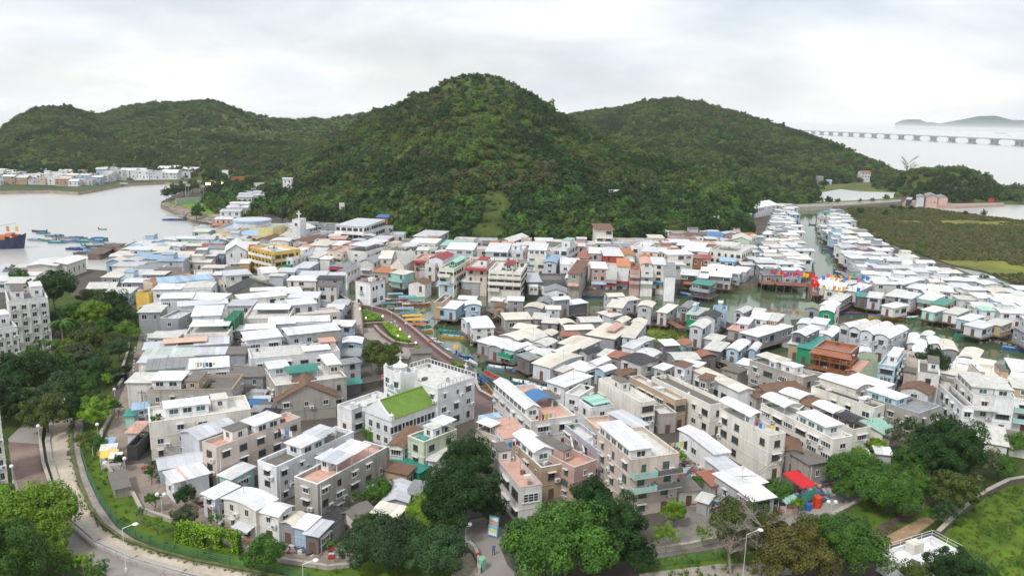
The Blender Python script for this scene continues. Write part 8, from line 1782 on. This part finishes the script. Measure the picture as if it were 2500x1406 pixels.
# washing lines on front terraces, power poles with cables, parked trolleys
def washing(x,y,z,L,ang,lab):
 z = 2 + (z - 2) * .8; p = P(x,y,z); e = thing('washing_line',lab,'washing line',(p.x,p.y,z),ang); rr = random.Random(int(x)); link('line',MB().bar((-L / 2,0,1.7),(L / 2,0,1.7),.02).bar((-L / 2,0,0),(-L / 2,0,1.7),.03).bar((L / 2,0,0),(L / 2,0,1.7),.03).mesh('line',METAL),e)
 q = -L / 2 + .2
 while q < L / 2 - .6: w = rr.uniform(.35,.7); h = rr.uniform(.5,1.0); link('garment',MB().quad((q,0,1.68 - h),(q + w,.05,1.68 - h),(q + w,0,1.68),(q,0,1.68)).mesh('g',roof_m(rr.choice('WUPRYLMK'))),e); q += w + .12
for a in [(1243,1105,8.4,3.5,.4,'washing line with clothes on the white canopy porch above the dark tree'),(505,905,9.2,4,.1,'washing line on the long cream house terrace'),(700,1075,10.2,3.5,-.4,'washing line at the back of the pinkish block roof'),(1330,1035,8.4,4,.5,'washing line on the pink terrace beside the blue awning'),(1660,1105,12.6,3.5,.3,'washing line on the tallest peach house terrace'),(1870,1060,10.6,4,-.6,'washing line on the red trimmed cream house')]: washing(*a)
def pole(x,y,hpx,lab,to=None):
 p = P(x,y); k = (p - CP).length / FPX; h = hpx * k; e = thing('power_pole',lab,'pole',(p.x,p.y,GZ)); link('pole',MB().bar((0,0,0),(0,0,h),.13,.08).mesh('pole',BARKL),e); link('cross_arm',MB().box(-.8,.8,-.05,.05,h - .6,h - .45).mesh('ca',METAL),e)
 if to:
  b = P(*to[:2]) - p + Vector((0,0,h - .5)); a = Vector((0,0,h - .5)); m = MB()
  for off in (-.6,0,.6):
   pr = a + Vector((off,0,0))
   for i in range(1,9): t = i / 8; q = a.lerp(b,t) + Vector((off,0,-1.1 * math.sin(math.pi * t))); m.bar(pr,q,.018); pr = q
  link('cable',m.mesh('cable',FRAMEB),e)
pole(1262,1000,62,'power pole on the quay beside the grey sided boat house',(1180,1040)); pole(350,1010,55,'power pole on the footpath beside the long cream house',(340,1120)); pole(1905,1175,70,'power pole with small flag by the red canopy',(1800,1230)); pole(395,740,50,'power pole at the yellow wall',(345,800)); pole(2200,700,40,'power pole in the right stilt quarter, left one',(2290,720)); pole(2290,725,42,'power pole in the right stilt quarter, right one',(2400,760)); pole(1450,900,36,'power pole on the mud island front',(1560,870)); pole(820,860,48,'power pole by the riverside garden',(860,930))
# ---------------------------------------------------------------- tidy: ranks, merging of the smallest, labels
def finish():
 settle_labels()
 def area(q):
  dist = (Vector((q['x'],q['y'],0)) - CP).length; return (q['w'] + q['d']) * (q['h'] + 2) / dist ** 2
 groups = {'stilt_house': [],'house': []}
 for q in NH:
  o = q['o']
  if o.name.split('.')[0] != 'house': continue
  q['stilted'] = any(c.name.startswith('stilt') for c in KIDS.get(o.name,())); groups['stilt_house' if q['stilted'] else 'house'].append(q)
 keep = {'stilt_house': 285,'house': 285}; rest = []
 for k,L in groups.items():
  L.sort(key=lambda q: -area(q) - (1000 if not q.get('fill') else 0)); rest += L[keep[k]:]
  for q in L[:keep[k]]:
   if k == 'stilt_house': q['o'].name = 'stilt_house'
  if k == 'stilt_house':
   for q in L[:keep[k]]: q['o']['category'] = 'stilt house'
 # everything past the limit goes into one object
 dead = []; vs = []; fs = []; mi = []; ms = []
 for q in rest:
  o = q['o']; M0 = Matrix.LocRotScale(o.location,o.rotation_euler,o.scale)
  def walk(c,M):
   m = M @ Matrix.LocRotScale(c.location,c.rotation_euler,c.scale)
   if c.data:
    b = len(vs); vs.extend((m @ v.co)[:] for v in c.data.vertices)
    for f in c.data.polygons:
     mm = c.data.materials[f.material_index] if c.data.materials else None
     if mm not in ms: ms.append(mm)
     fs.append(tuple(b + i for i in f.vertices)); mi.append(ms.index(mm))
   dead.append(c)
   for g in KIDS.get(c.name,()): walk(g,m)
  for c in KIDS.get(o.name,()): walk(c,M0)
  dead.append(o); q['o'] = None
 bpy.data.batch_remove(dead)
 if vs:
  me = bpy.data.meshes.new('house_mass'); me.from_pydata(vs,[],fs)
  for m in ms: me.materials.append(m)
  me.polygons.foreach_set('material_index',mi); o = link('packed_houses',me); o['kind'] = 'stuff'; tag(o,'the smallest houses packed behind and between the others of the village','houses')
 print('houses',{k: len(v) for k,v in groups.items()},'merged',len(rest),'trees',len(TREES),'objects',len(S.objects))
finish()
HAZE = 7.5e-5
def haze():
 v = bpy.data.materials.new('haze'); v.use_nodes = True; n = v.node_tree.nodes; n.clear(); o = n.new('ShaderNodeOutputMaterial'); p = n.new('ShaderNodeVolumePrincipled')
 p.inputs['Density'].default_value = HAZE; p.inputs['Color'].default_value = (.97,.985,1,1); p.inputs['Anisotropy'].default_value = .2; v.node_tree.links.new(p.outputs[0],o.inputs['Volume'])
 ob = link('haze',MB().box(-46000,46000,-4000,52000,-6,104).mesh('haze',v)); ob['kind'] = 'stuff'
haze()
